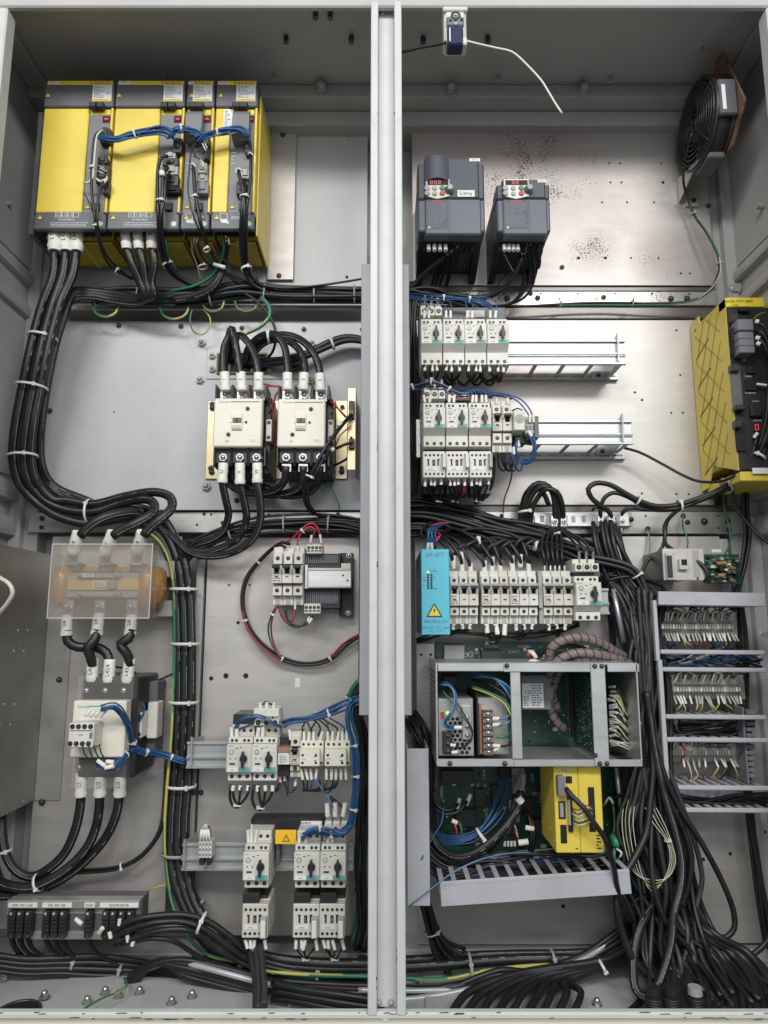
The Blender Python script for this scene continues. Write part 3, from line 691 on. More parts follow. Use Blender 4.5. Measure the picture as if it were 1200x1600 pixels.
def terminal_block3(w,h,d,n=3,name='infeed_terminal'):
    t = thing(name,'x','terminal block');
    for i in range(n):
        a = -w / 2 + w * i / n; c = a + w / n; xm = (a + c) / 2
        b = MB(); b.box(a + .0004,c - .0004,-d,0,0,h * .62,.001); b.box(a + w * .03,c - w * .03,-d * .7,0,h * .6,h,.001); p = b.build('terminal',M[_e],t)
        b = MB(); b.cyl((xm,-d,h * .32),(0,-1,0),w * .105,.0006,12,0); b.cyl((xm,-d - .0006,h * .32),(0,-1,0),w * .06,.0004,8,1); b.build('terminal_hole',[M[_k],M[_i]],p)
    return t
def place(t,px,py,Y,label,group=None):
    """px, py: photo pixel of the base (bottom centre, front edge) on its back plane Y"""
    p = W(px,py,Y); t.location = p; t['label'] = label
    if group: t['group'] = group
    return t
def dims(x0,y0,x1,y1,Yf,Yb):
    a,c,z0,z1 = rect(x0,y0,x1,y1,Yf); return c - a,z1 - z0,Yb - Yf,Vector(((a + c) / 2,Yb,z0))
def set_code(t,txt): pass

def din_rail(name,label,x0,y0,x1,y1,Yf,brackets=(),slotted=None,group='mounting rails on stand-off brackets'):
    """wide aluminium rail with a lip top and bottom and a mid ridge"""
    a,c,z0,z1 = rect(x0,y0,x1,y1,Yf); h = z1 - z0; t = thing(name,label,'mounting rail',(a,Yf,z0),group)
    b = MB(); b.box(a,c,Yf + .006,Yf + .009,z0,z1,.0005); r_ = b.build('rail_web',M['din_rail'],t)
    b = MB(); b.box(a,c,Yf,Yf + .006,z1 - h * .10,z1,.0006); b.build('rail_lip',M['din_rail'],t)
    b = MB(); b.box(a,c,Yf,Yf + .006,z0,z0 + h * .10,.0006); b.build('rail_lip',M['din_rail'],t)
    b = MB(); b.box(a,c,Yf - .001,Yf + .006,z0 + h * .38,z0 + h * .46,.0006); b.box(a,c,Yf + .002,Yf + .006,z0 + h * .33,z0 + h * .38,.0004); b.build('rail_ridge',M['din_rail'],t)
    nb_ = max(2,int((c - a) / .06))      # windowed flange behind the lower lip
    for i in range(nb_ + 1):
        x = a + .004 + (c - a - .02) * i / nb_; b = MB(); b.box(x,x + .009,Yf + .0095,PL - .014,z0 + .001,z0 + .003); b.build('flange_bar',M['din_rail'],t)
    for bx,side in brackets:
        xb = W(bx,(y0 + y1) / 2,Yf).x; b = MB(); b.xprism([(Yf - .010,z1 + h * .22),(Yf - .004,z0 + h * .1),(PL - .03,z0 - .004),(PL - .002,z0 - .004),(PL - .002,z1),(Yf + .02,z1 + h * .05)],xb - .0016,xb + .0016)
        b.build('stand_off_bracket',M['din_rail'],t)
        b = MB(); b.box(min(xb,xb + side * .035),max(xb,xb + side * .035),PL - .0135,PL - .0118,z0 - .003,z0 + .016,.0004); f = b.build('bracket_foot',M['din_rail'],t)
        bolt(f,(xb + side * .018,PL - .0135,z0 + .006),.005,_i,'dome','screw')
    return t
def slotted_strip(name,label,x0,y0,x1,y1,Yf,n,s0=0,group='slotted steel strips under the rails'):
    a,c,z0,z1 = rect(x0,y0,x1,y1,Yf); t = thing(name,label,'slotted strip',(a,Yf,z0),group)
    b = MB(); b.box(a,c,Yf,Yf + .002,z0,z1,.0005); b.box(a,c,Yf,Yf + .009,z0 - .001,z0,0); b.box(a,c,Yf - .003,Yf,z0 - .001,z0 + .002,.0003); b.build('strip',M['din_rail'],t)
    b = MB(); st = (c - a) / n; h = z1 - z0
    for i in range(n):
        xm = a + st * (i + .5); b.prism([(xm - st * .34,z0 + h * .42),(xm - st * .34,z0 + h * .60),(xm - st * .30,z0 + h * .64),(xm + st * .30,z0 + h * .64),(xm + st * .34,z0 + h * .60),(xm + st * .34,z0 + h * .42),(xm + st * .30,z0 + h * .38),(xm - st * .30,z0 + h * .38)],Yf - .0004,Yf - .0001)
    o = b.build('slots',M[_F],t); o['kind'] = 'stuff'; return t
def wires(label,ends,Y0,to,Y1,r=.0022,m=_c,group=None,mk=_n,mlen=.017,mr=.0036,name=_C,cat='wires',tie=True,down=True,seed=0,sag=0.0):
    """tagged wires leaving a row of terminals at pixels `ends` and running together to pixel `to`"""
    rn = random.Random(seed); root = thing(name,label,cat,W(ends[0][0],ends[0][1],Y0),group)
    for i,(px,py) in enumerate(ends):
        sg = 1 if down else -1; k = rn.uniform(-2,2)
        mid = ((px * .65 + to[0] * .35) + k + sag * (px - to[0]) * .3,py + (to[1] - py) * .6,(Y0 + Y1) / 2 + .006)
        pts = [(px,py,Y0),(px + k * .5,py + sg * 9,Y0 - .001),mid,(to[0] + rn.uniform(-4,4),to[1] - sg * 1 + rn.uniform(-2,2),Y1)]
        mm = m[i % len(m)] if isinstance(m,(list,tuple)) else m
        w_ = cable('wire',root,pts,Y0,r,mm)
        if mk:
            p = W(px,py,Y0); q = W(px + k * .5 + rn.uniform(-2.5,2.5),py + sg * 12,Y0 - .001); d = (q - p).normalized(); marker(root,p + d * .001,d,mr,mlen * rn.uniform(.85,1.15),mk)
    if tie: p = W(to[0],to[1] - (4 if down else -4),Y1); tie_band(root,p,Vector((.2,0,1)),.0075,.006,_z,.003)
    return root
# ================================================================== left bay: devices
# ---- four servo drives at the top
YD = .175
def drive(label,x0,x1,code,split,top=128,cap=168,cov=332,bot=359,sidewall=False,terminals=('L1','L2','L3'),yel=True,seed=0):
    a,c,z0,z1 = rect(x0,top,x1,bot,YD); t = thing('servo_drive',label,'servo drive',((a + c) / 2,PL,z0),'yellow and dark grey servo drives in a row')
    zc = W(200,cap + 1,YD).z; zv = W(200,cov,YD).z; w = c - a; g = .0012
    b = MB(); b.box(a + .004,c - .002,YD + .045,.349,z0 + .006,z1 - .012,.001); b.build('heat_sink_case',M['yellow_dark'],t)
    b = MB(); b.box(a + g,c - g,YD - .004,YD + .05,zc + .001,z1,.002); capo = b.build('top_cap',M[_r],t)
    b = MB(); zt = W(200,top + 7,YD).z; b.box(a + w * .04 if w > .1 else a + .006,c - .005,YD - .0048,YD - .0038,zt,z1 - .0015,0); br = b.build('brand_strip',M['yellow_label'],t)
    b = MB(); xw = a + w * .04 + min(.026,w * .24); b.box(a + w * .04 + .001,xw,YD - .0056,YD - .0047,zt + .001,z1 - .003,0); b.build('code_sticker',M[_n],capo)
    b = MB().text(code,(a + w * .04 + xw) / 2,(zt + z1) / 2,YD - .0059,.0045); b.build(_l,M['red_print'],capo)
    b = MB().text('FANUC',c - .008,(zt + z1) / 2 - .0005,YD - .0052,.0082,align='r',sq=1.25); b.build(_l,M['red_print'],capo)
    lx1 = c - .006; lx0 = lx1 - .043; lz1 = zt - .0005; lz0 = lz1 - .041
    b = MB(); b.box(lx0,lx1,YD - .0048,YD - .0040,lz0,lz1,0); b.build('rating_label',M['paper'],capo)
    b = MB(); b.box(lx0 + .0005,lx1 - .0005,YD - .0052,YD - .0047,lz0 + .0005,lz0 + .006,0); b.build('label_foot',M['yellow_label'],capo)
    fine_print(capo,lx0 + .003,lx1 - .012,lz0 + .008,lz1 - .002,YD - .0051,9,_o,seed,fill=.4)
    b = MB().text('CE',lx1 - .008,lz0 + .021,YD - .0051,.006); b.build(_l,M['ink'],capo)
    fine_print(capo,lx0 + .003,lx1 - .004,lz0 + .0015,lz0 + .005,YD - .0055,1,_o,seed + 1)
    tri_sign(capo,a + w * .06 if w > .1 else a + .012,(zc + z1) / 2 - .003,YD - .0044,.012)
    # front: yellow cover + grey control face
    xs = a + w * split
    if yel:
        b = MB(); b.box(a + g,xs,YD,YD + .05,zv,zc,.002); b.build('yellow_cover',M[_I],t)
    else: xs = a + g
    b = MB(); b.box(xs + .0006,c - .007,YD + .003,YD + .05,zv,zc,.0015); ctl = b.build('control_face',M[_A],t)
    b = MB(); b.box(c - .0064,c - g,YD - .001,YD + .05,zv,zc,.0008); b.build('edge_strip',M[_I],t)
    yc = YD + .0025
    cx0,cx1 = xs + .003,c - .009
    b = MB(); b.box(cx0,cx1,yc,yc + .001,zc - .014,zc - .002,0); b.build('warning_sticker',M['yellow_label'],ctl)
    fine_print(ctl,cx0 + .004,cx1 - .003,zc - .0135,zc - .0025,yc - .0003,3,'orange_label',seed + 4)
    b = MB(); dw = min(.016,(cx1 - cx0) * .4); b.box(cx1 - dw,cx1,yc - .001,yc + .001,zc - .034,zc - .018,.0004); b.build('display_window',M['display_dark'],ctl)
    b = MB(); b.box(cx1 - dw * .75,cx1 - dw * .2,yc - .0016,yc - .001,zc - .0272,zc - .0238); b.build('display_digits',M['led_red'],ctl)
    for q in range(2):
        b = MB(); xx = cx0 + (cx1 - cx0) * (.25 + .3 * q); b.box(xx - .010,xx + .010,YD - .014,YD - .001,zc - .008,zc + .006,.002); b.build('release_clip',M[_b],capo)
    tri_sign(ctl,cx0 + .008,zv + .016,yc - .0006,.012)
    b = MB(); b.box(cx1 - .026,cx1 - .008,yc - .006,yc + .001,zv + .004,zv + .022,.001); b.build('front_latch',M[_b],ctl)
    fine_print(ctl,cx0 + .002,cx0 + .012,zv + .09,zv + .15,yc - .0004,7,_x,seed + 5,fill=.3,lh=.18)
    # bottom panel
    b = MB(); b.box(a + g,c - g,YD - .003,YD + .011,z0,zv - .0008,.002); bp = b.build('bottom_panel',M[_r],t)
    zm = (z0 + zv) / 2
    tri_sign(bp,a + .014,zm + .008,YD - .0036,.013)
    if w > .12:
        b = MB(); xm = a + w * .46
        for i in range(4):
            xx = xm + (i - 2) * .013; b.frame(xx,xx + .0125,zm + .007,zm + .019,YD - .0035,YD - .003,.0009)
        for i,s_ in enumerate(terminals): b.text(s_,xm + (i - 2) * .013 + .0062,zm + .013,YD - .0035,.0062)
        b.text('WARNING',xm,zm + .0015,YD - .0035,.0052); b.build('panel_print',M[_x],bp)
        fine_print(bp,a + w * .24,a + w * .76,z0 + .005,zm - .004,YD - .0035,3,_x,seed + 6,lh=.35)
    else:
        b = MB(); xx = a + w * .3
        b.frame(xx - .008,xx + .008,zm + .002,zm + .017,YD - .0035,YD - .003,.0011); b.add([(xx - .008,YD - .0035,zm + .002),(xx - .004,YD - .0035,zm - .006),(xx + .013,YD - .0035,zm - .008),(xx + .008,YD - .0035,zm + .002)],[(0,1,2,3)]); b.quad(xx + .016,c - .012,zm + .007,zm + .0085,YD - .0033); b.quad(xx + .016,c - .02,zm + .003,zm + .0042,YD - .0033); b.build('panel_print',M[_x],bp)
    b = MB(); b.cyl((c - .012,YD - .0032,z0 + .012),(0,-1,0),.006,.0004,10); b.build('earth_mark',M[_x],bp)
    for xx in (a + .003,c - .004): bolt(bp,(xx,YD - .003,zv - .004),.0032,_i,'dome','screw')
    # vented underside: slats with gaps, two banks
    b = MB(); zb_ = z0 + .0055; n = 13
    for i in range(n):
        y = YD + .058 + (.335 - YD - .058) * i / n; b.box(a + .012,c - .008,y,y + .0040,zb_ - .005,zb_,0)
    b.box((a + c) / 2 - .004,(a + c) / 2 + .004,YD + .055,.34,zb_ - .0055,zb_,0)
    o = b.build('vent_slats',M[_I],t); o['kind'] = 'stuff'
    b = MB(); b.box(a + .004,c - .004,YD + .0115,YD + .052,z0 + .012,z0 + .03); b.build('recess_shade_box',M[_k],t)  # black box added to paint in the shade behind the bottom panel
    b = MB(); b.box(a + .01,c - .006,YD + .056,.338,zb_ - .0004,zb_,0); b.build('vent_gap',M[_k],t)
    return t,a,c,z0,z1,zc,zv,ctl
D = []
D.append(drive('widest leftmost servo drive with plain yellow cover and three cables marked L41D to L43D',62,173.5,'APS',.645,terminals=('L1','L2','L3'),seed=10))
D.append(drive('second servo drive from the left with yellow cover and cables marked U V W',174.5,286,'SVM',.645,terminals=('U','V','W'),seed=20))
D.append(drive('narrow servo drive with no yellow cover, third from the left',287,332.5,'SVM2',.1,yel=False,seed=30))
D.append(drive('rightmost servo drive with narrow yellow cover and yellow side wall',333.5,401,'SVM3',.36,seed=40))
t,a,c,z0,z1,zc,zv,ctl = D[3]
b = MB(); b.box(c - .0005,c + .003,YD + .02,.345,z0 - .002,z1 - .02,.0005); sw = b.build('side_wall',M[_I],t)
# white sticker with code squares, worn
b = MB(); xs = a + (c - a) * .20; b.box(xs,xs + .020,YD - .0008,YD - .0001,zc - .052,zc - .004); b.build('white_sticker',M['paper'],t)
fine_print(t,xs + .003,xs + .016,zc - .05,zc - .006,YD - .0012,9,_o,44,fill=.5)
# grey battery covers on drives three and four
for k in (2,3):
    t,a,c,z0,z1,zc,zv,ctl = D[k]; x = a + (.42 if k == 3 else .03) * (c - a) + .004
    b = MB(); n = 8; x1 = x + .036
    pr = [(YD - .002,zc - .015),(YD - .012,zc - .018),(YD - .019,zc - .03),(YD - .019,zc - .065),(YD - .026,zc - .068),(YD - .026,zc - .085),(YD - .014,zc - .092),(YD + .002,zc - .092)]
    b.xprism(pr,x,x1); b.build('battery_cover',M[_A],t)
# connector clusters on the control faces
def connector(t,px,py,w,h,Yf,m=_b,dep=.02,name='connector',notch=True):
    b = MB(); x0,x1,za,zb_ = rect(px - w / 2,py - h / 2,px + w / 2,py + h / 2,Yf); b.box(x0,x1,Yf,Yf + dep,za,zb_,.0012)
    if notch: b.box(x0 + (x1 - x0) * .25,x1 - (x1 - x0) * .25,Yf - .003,Yf + .001,za + (zb_ - za) * .3,zb_,.0006)
    return b.build(name,M[m],t)
for (k,px,py,w,h,m) in ((0,164,211,16,22,_b),(0,160,272,19,28,_b),(0,165,292,10,20,_b),(0,160,250,16,10,_b),
                             (1,277,227,14,22,_b),(1,266,243,16,9,_h),(1,266,253,24,11,_b),(1,268,266,20,13,_h),(1,266,282,26,16,_b),(1,269,296,24,10,_k),
                             (2,323,232,9,34,_b),(2,316,262,14,16,_h),(2,316,278,16,10,_h),(2,316,293,19,18,_A),
                             (3,387,228,8,22,_b),(3,383,272,16,14,_h),(3,379,293,20,20,_b)):
    connector(D[k][0],px,py,w,h,YD - .014,m,.018)
b = MB()       # steel cable clips
for px,py in ((160,262),(162,266),(158,270)): b.cyl(W(px - 6,py - 3,YD - .018),(1,0,-.5),.0018,.016,6)
b.build('clip_pins',M[_j],D[0][0])
# narrow wall plate beside the first drive
o = MB().pbox(52,175,60,366,YD + .02,.34,.001).build('side_bracket',M[_r],D[0][0])

# ---- two large contactors on their brass-coloured plate
def big_contactor(label,x0,y0,x1,y1,Yf,top3,bot3,lugs_bot=True,group='large cream contactors'):
    a,c,z0,z1 = rect(x0,y0,x1,y1,Yf); w = c - a; h = z1 - z0; t = thing('power_contactor',label,'contactor',((a + c) / 2,PL,z0),group)
    b = MB(); b.box(a + w * .02,c + w * .0,Yf + .018,PL - .006,z0 - h * .30,z1 + h * .02,.002); b.box(a + w * .05,c + w * .12,Yf + .05,PL - .006,z0 - h * .45,z1 + h * .16,.002); b.build('base',M[_b],t)
    b = MB(); b.box(a,c,Yf,Yf + .030,z0,z1,.0025); f = b.build('front_cover',M['cream_plastic'],t)
    for i,px in enumerate(top3):
        p = W(px,y0 - 4,Yf + .03); b = MB(); b.box(p.x - .013,p.x + .013,p.y,p.y + .004,p.z - .012,p.z + .022,.001); l = b.build('terminal_lug',M[_j],t); bolt(l,p - Vector((0,.001,0)),.0085,_j,'hex','terminal_bolt')
        for s_ in (-1,1):
            b = MB(); b.box(p.x + s_ * .0175 - .0016,p.x + s_ * .0175 + .0016,Yf + .01,Yf + .07,p.z - .014,p.z + .018,.0005); b.build('phase_barrier',M[_b],t)
    for i,px in enumerate(bot3):
        p = W(px,y1 + 18,Yf + .022); b = MB(); b.box(p.x - .0105,p.x + .0105,p.y,p.y + .004,p.z - .03,p.z + .012,.001); l = b.build('terminal_lug',M[_j],t); bolt(l,p - Vector((0,.001,0)),.009,_j,'hex','terminal_bolt')
        for s_ in (-1,1):
            b = MB(); b.box(p.x + s_ * .018 - .0018,p.x + s_ * .018 + .0018,Yf + .008,Yf + .07,p.z - .020,p.z + .020,.0005); b.build('phase_barrier',M[_b],t)
    X = lambda u: a + w * u; Z = lambda v: z1 - h * v
    b = MB(); b.box(X(.34),X(.95),Yf - .0005,Yf,Z(.085),Z(.068)); b.build('print_line',M[_o],f)
    b = MB().text('Schneider',X(.10),Z(.075),Yf - .0005,h * .045,align='l',sq=.9); b.build(_l,M['teal'],f)
    b = MB(); b.box(X(.38),X(.60),Yf - .004,Yf,Z(.66),Z(.32),.0008); b.box(X(.34),X(.62),Yf - .002,Yf,Z(.50),Z(.485),0); win = b.build('indicator_housing',M['cream_plastic'],f)
    b = MB(); b.box(X(.405),X(.585),Yf - .0055,Yf - .003,Z(.52),Z(.42),.0006); b.build('indicator_window',M[_b],f)
    b = MB(); b.box(X(.42),X(.46),Yf - .0062,Yf - .005,Z(.51),Z(.43)); b.box(X(.53),X(.57),Yf - .0062,Yf - .005,Z(.51),Z(.43)); b.build('indicator_tab',M[_o],f)
    b = MB()
    for i in range(4): b.box(X(.40 + .047 * i),X(.435 + .047 * i),Yf - .0062,Yf - .004,Z(.64),Z(.57),.0004)
    b.build('indicator_ribs',M[_e],f)
    b = MB(); b.box(X(.65),X(.70),Yf - .0006,Yf,Z(.525),Z(.475)); b.text('KB',X(.30),Z(.89),Yf - .0006,h * .032); b.build('print_mark',M['ink'],f)
    b = MB(); b.box(X(.75),X(.92),Yf - .0008,Yf,Z(.885),Z(.835)); b.build('rating_sticker',M[_n],f)
    b = MB().text('LX1',X(.835),Z(.86),Yf - .0012,h * .026); b.build(_l,M[_o],f)
    for u,v in ((.70,.22),(.32,.75)): bolt(f,(X(u),Yf - .0003,Z(v)),.0045,_i,'dome','screw')
    # coil terminals on the right flank
    b = MB(); b.box(c + w * .03,c + w * .15,Yf + .035,Yf + .06,Z(.80),Z(.34),.0012); co = b.build('coil_terminal',M[_e],t)
    holes(co,[(c + w * .09,Z(.41)),(c + w * .09,Z(.72))],.0042,Yf + .0348)
    return t
YC = .205
x0,x1,za,zb_ = rect(322,625,543,748,PL - .01); tb = thing('contactor_base_plate','yellow chromated steel plate carrying the two large contactors','mounting plate',((x0 + x1) / 2,PL,za))
b = MB(); b.box(x0,x0 + (x1 - x0) * .91,PL - .006,PL - .0005,za,zb_,.0012); tp = b.build('plate',M['zinc_chromate'],tb)
b = MB(); b.box(x0 + (x1 - x0) * .915,x1,PL - .008,PL - .0005,za,zb_,.0012); b.build('plate',M['zinc_chromate'],tb)
for px,py in ((332,632),(330,732),(426,632),(535,637),(534,732)): bolt(tp,W(px,py,PL - .006),.006,_i,'hex')
for px,py in ((331,738),(534,738),(332,638)): bolt(tp,W(px,py,PL - .006),.007,_i,'dome','washer')
c1 = big_contactor('left large cream contactor with three cables bolted below it',333.5,622,409,698,YC,(353,379,405),(350,376,402))
c2 = big_contactor('right large cream contactor beside the upright brass bracket',433.5,623,508,698,YC,(450,476,502),(448,474,501))
# upright brass bracket with two relays sockets
a,c,z0,z1 = rect(543,607,556,735,.26); tbr = thing('socket_bracket','upright yellow chromated bracket with two black sockets','bracket',((a + c) / 2,.26,z0))
b = MB(); b.box(a,c,.255,.26,z0,z1,.001); b.box(c - .003,c,.26,PL,z0 + .004,z1 - .004,.0005); bk_ = b.build('bracket',M['zinc_chromate'],tbr)
for py,hh in ((640,28),(693,16)):
    b = MB(); b.pbox(545,py - hh / 2,554,py + hh / 2,.247,.255,.0012); s_ = b.build('socket',M[_b],tbr)
for py in (628,684,702): bolt(bk_,W(549,py,.255),.003,_i,'dome','screw')

# ---- reactor under the smoked acrylic cover
a,c,z0,z1 = rect(78,850,236,966,.17); tr = thing('line_reactor','line reactor with orange varnished coils under its cover','reactor',((a + c) / 2,PL,z0))
b = MB(); b.pbox(103,895,225,934,.225,.30,.002); core = b.build('core',M[_h],tr)
for px in (104,236):
    b = MB(); x0,x1,za,zb_ = rect(px - 19,884,px + 19,950,.26)
    n = 18; vs = []; fs = []; yc0 = .265; rx,ry = (x1 - x0) / 2,.050
    P = [Vector(((x0 + x1) / 2,yc0,za)),Vector(((x0 + x1) / 2,yc0,zb_))]; cc = (P[0] + P[1]) / 2; hz = (zb_ - za) / 2
    for j in range(9):
        e = -math.pi / 2 + math.pi * j / 8; ce = max(.02,math.cos(e)) ** .45; se = math.copysign(abs(math.sin(e)) ** .8,math.sin(e))
        for i in range(n):
            q = 2 * math.pi * i / n; k = 1 + .03 * math.sin(q * 5 + j); vs.append((cc.x + rx * 1.15 * ce * math.cos(q) * k,cc.y + ry * ce * math.sin(q),cc.z + hz * se))
    for j in range(8):
        for i in range(n): fs.append((j * n + i,j * n + (i + 1) % n,(j + 1) * n + (i + 1) % n,(j + 1) * n + i))
    b.add(vs,fs,0,True); b.build('coil',M['copper_varnish'],tr)
b = MB(); b.pbox(120,886,210,896,.25,.30,.004); b.pbox(120,934,210,946,.25,.30,.004); b.build('coil',M['copper_varnish'],tr)
for (p0,p1) in ((895,903),(924,932)):
    b = MB(); b.pbox(121,p0,187,p1,.214,.222,.001); br_ = b.build('clamp_bar',M[_q],tr)
    for px in (125,182): bolt(br_,W(px,(p0 + p1) / 2,.214),.005,_j,'hex','screw')
b = MB(); b.pbox(105,905,224,922,.221,.226,.001); b.build('insulating_tape',M['brass_tape'],tr)
b = MB(); b.pbox(145,908,165,917,.219,.2205,0); lb = b.build('approval_label',M['paper'],tr)
p = W(155,912.5,.2186); b = MB().text('RU',p.x,p.z,p.y,.008,sq=1.2); b.build(_l,M['ink'],tr)
b = MB(); b.pbox(129,896.5,147,902,.212,.2138,0); b.build('code_sticker',M['paper'],tr)
p = W(138,899,.2116); b = MB().text('ACR1',p.x,p.z,p.y,.0045); b.build(_l,M[_o],tr)
b = MB(); b.pbox(167,906,181,921,.212,.22,.003); b.build('tape_wad',M[_F],tr)
for px,py in ((262,888),(258,950)):
    b = MB(); b.pbox(240,py - 12,272,py + 14,.30,.345,.002); b.build('mounting_foot',M[_h],tr)
for i,(px,py) in enumerate(((113,869),(164,870),(213,870),(106,948),(155,948),(206,948))):
    b = MB(); sg = -1 if i < 3 else 1; b.pbox(px - 9,py - 12,px + 9,py + 14,.228,.232,.002); l = b.build('terminal_lug',M[_j],tr); bolt(l,W(px,py,.228),.0085,_j,'hex','terminal_bolt')
    b = MB(); b.pbox(px - 11,py + (10 if sg < 0 else -22),px + 11,py + (24 if sg < 0 else -8),.235,.27,.001); b.build('bus_strap',M['rust'],tr)
b = MB(); b.box(a,c,.1695,.1725,z0,z1,0); b.box(c - .003,c,.1726,.206,z0,z1,0); b.box(a,a + .003,.1726,.206,z0,z1,0)
b.frame(a - .0008,c + .0008,z0 - .0008,z1 + .0008,.1688,.1694,.0022,1)
cv = b.build('acrylic_cover',[M['acrylic'],M['acrylic_edge']],None); setp(cv,'smoky translucent acrylic cover screwed over the orange coil reactor','cover')

# ---- lower-left contactor with auxiliary block
a,c,z0,z1 = rect(111.5,1095,195,1184,.19); tl = thing('power_contactor','cream contactor with black auxiliary wires under the acrylic covered reactor','contactor',((a + c) / 2,PL,z0),'large cream contactors')
w = c - a; h = z1 - z0; X = lambda u: a + w * u; Z = lambda v: z1 - h * v
b = MB(); b.box(a + .004,c + .012,.222,PL - .004,z0 - h * .40,z1 + h * .42,.003); b.build('base',M[_b],tl)
b = MB(); b.box(X(1.0),X(1.28),.29,PL - .003,z0 - h * .10,z1 + h * .28,.002); b.build('base',M[_r],tl)
b = MB(); b.box(a,c,.19,.222,z0,z1,.0025); f = b.build('front_cover',M['cream_plastic'],tl)
b = MB(); b.box(X(.31),X(.93),.1894,.19,Z(.105),Z(.085)); b.text('Schneider',X(.09),Z(.10),.1894,h * .05,align='l',sq=.9); b.build(_l,M['teal'],f)
b = MB(); b.box(X(.13),X(.59),.145,.19,Z(.76),Z(.34),.002); ab = b.build('auxiliary_block',M[_e],tl)
holes(ab,[(X(.20 + .11 * i),Z(.40)) for i in range(4)] + [(X(.18 + .11 * i),Z(.69)) for i in range(4)],.0048,.1448)
b = MB(); b.box(X(.165),X(.57),.1443,.145,Z(.475),Z(.46)); b.box(X(.52),X(.57),.1440,.145,Z(.60),Z(.50)); b.build('print_mark',M[_o],ab)
b = MB().text('KM4',X(.36),Z(.54),.1446,h * .03); b.build(_l,M['ink'],ab)
b = MB(); b.box(X(1.04),X(1.16),.24,.29,Z(.73),Z(.26),.002); b.box(X(1.16),X(1.36),.27,.31,Z(.78),Z(.10),.002); s_ = b.build('coil_terminal',M[_e],tl)
holes(s_,[(X(1.10),Z(.34)),(X(1.10),Z(.66))],.005,.2398)
for i,px in enumerate((139,168,197)):
    p = W(px,1078,.235); b = MB(); b.box(p.x - .015,p.x + .015,.235,.239,p.z - .02,p.z + .034,.002); l = b.build('terminal_lug',M[_j],tl); bolt(l,p,.011,_j,'hex','terminal_bolt')
for i,px in enumerate((128,157,188)):
    p = W(px,1197,.235); b = MB(); b.box(p.x - .013,p.x + .013,.235,.239,p.z - .03,p.z + .02,.002); l = b.build('terminal_lug',M[_j],tl); bolt(l,p,.011,_j,'hex','terminal_bolt')
for (q0,q1,q2,q3,lab) in ((122,1056,208,1093,'clear terminal shroud over the upper cable lugs of the contactor'),(112,1186,196,1232,'clear terminal shroud over the lower cable lugs of the contactor')):
    b = MB(); x0,x1,za,zb_ = rect(q0,q1,q2,q3,.195); b.box(x0,x1,.195,.197,za,zb_); b.box(x0,x0 + .002,.1972,.27,za,zb_); b.box(x1 - .002,x1,.1972,.29,za,zb_); o = b.build('terminal_shroud',M['acrylic_clear']); setp(o,lab,'cover')

# ---- power supply with three-pole breaker (centre left)
YM = .235
wq,hq,dq,p = dims(424,853,473,945,YM,PL); t = mcb(3,wq / 3,hq,dq,top=.335,mid=.635); t.location = p; t['label'] = 'three pole breaker beside the black power supply, red wires on top'; t['group'] = _w
a,c,z0,z1 = rect(474,864,548,954,.27); tp = thing('power_supply','black open power supply with silver cover plate and two plug terminals','power supply',((a + c) / 2,PL,z0))
b = MB(); b.box(a,c - .022,.285,PL - .003,z0 + .004,z1,.002); b.build('case',M[_b],tp)
b = MB(); b.pbox(530,864,552,963,.32,.335,.001); fp_ = b.build('mounting_flange',M[_b],tp)
for px,py in ((545,868),(544,958)): bolt(fp_,W(px,py,.32),.0055,_j,'dome','screw')
b = MB(); b.pbox(479,887,549,919,.262,.285,.0015); b.pbox(476,882,481,920,.256,.285,.001); cvp = b.build('cover_plate',M[_u],tp)
b = MB(); b.pbox(480,888.5,548,891,.259,.262,.0005); b.pbox(480,915,548,918,.259,.262,.0005); b.pbox(533,880,548,889,.258,.262,.0005); b.build('cover_edge',M[_e],tp)
for px,py in ((536,899),(543,907)): bolt(cvp,W(px,py,.262),.0022,_i,'dome','screw')
b = MB()
for i in range(16):
    px = 478 + i * 3.2
    for q0,q1 in ((867,880),(925,943)): b.pbox(px,q0,px + 1.7,q1,.281,.285,0)
o = b.build('cooling_fins',M[_A],tp); o['kind'] = 'stuff'
for (q0,q1,q2,q3) in ((479,850,504,865),(475,943,501,959)):
    b = MB(); b.pbox(q0,q1,q2,q3,.262,.30,.0015); pg = b.build('plug_terminal',M[_e],tp)
    x0,x1,za,zb_ = rect(q0,q1,q2,q3,.262)
    holes(pg,[(x0 + (x1 - x0) * (.14 + .24 * i),za + (zb_ - za) * .62) for i in range(4)],.0034,.2618)
    b = MB()
    for i in range(4): xx = x0 + (x1 - x0) * (.14 + .24 * i); b.box(xx - .003,xx + .003,.2612,.2619,za + (zb_ - za) * .22,za + (zb_ - za) * .36)
    b.build('wire_slots',M['ink'],pg)

# ---- rail with two motor breakers, relay, auxiliary contactors (lower left)
din_rail('mounting_rail','short aluminium rail sticking out left of the breaker pair',291,1159,545,1201,.262,brackets=((300,1),))
GB = 'rotary motor breakers with black knobs'
wq,hq,dq,p = dims(353,1153,393,1223,.175,.26); mb_ = motor_breaker(wq,hq,dq,low=.78,code='QM11',aux=True); mb_.location = p; mb_['label'] = 'left breaker of the pair on the short rail, teal corner'; mb_['group'] = GB
p2 = W(413,1223,.26); p2 = Vector((W(412.7,1188,.175).x,p.y,p.z)); dup(mb_,p2,'right breaker of the pair on the short rail, next to the brown relay')
t = terminal_block3(*dims(397,1118,436,1133,.19,.26)[:3]); t.location = dims(397,1121,436,1134,.19,.26)[3]; t['label'] = 'three pole infeed terminal above the breaker pair with black wires looped on top'; t['group'] = _s
b = MB(); b.pbox(396,1107,436,1120,.205,.26,.0015); tt = b.build('terminal_top',M[_e],t)
t.location = Vector((0,0,0));
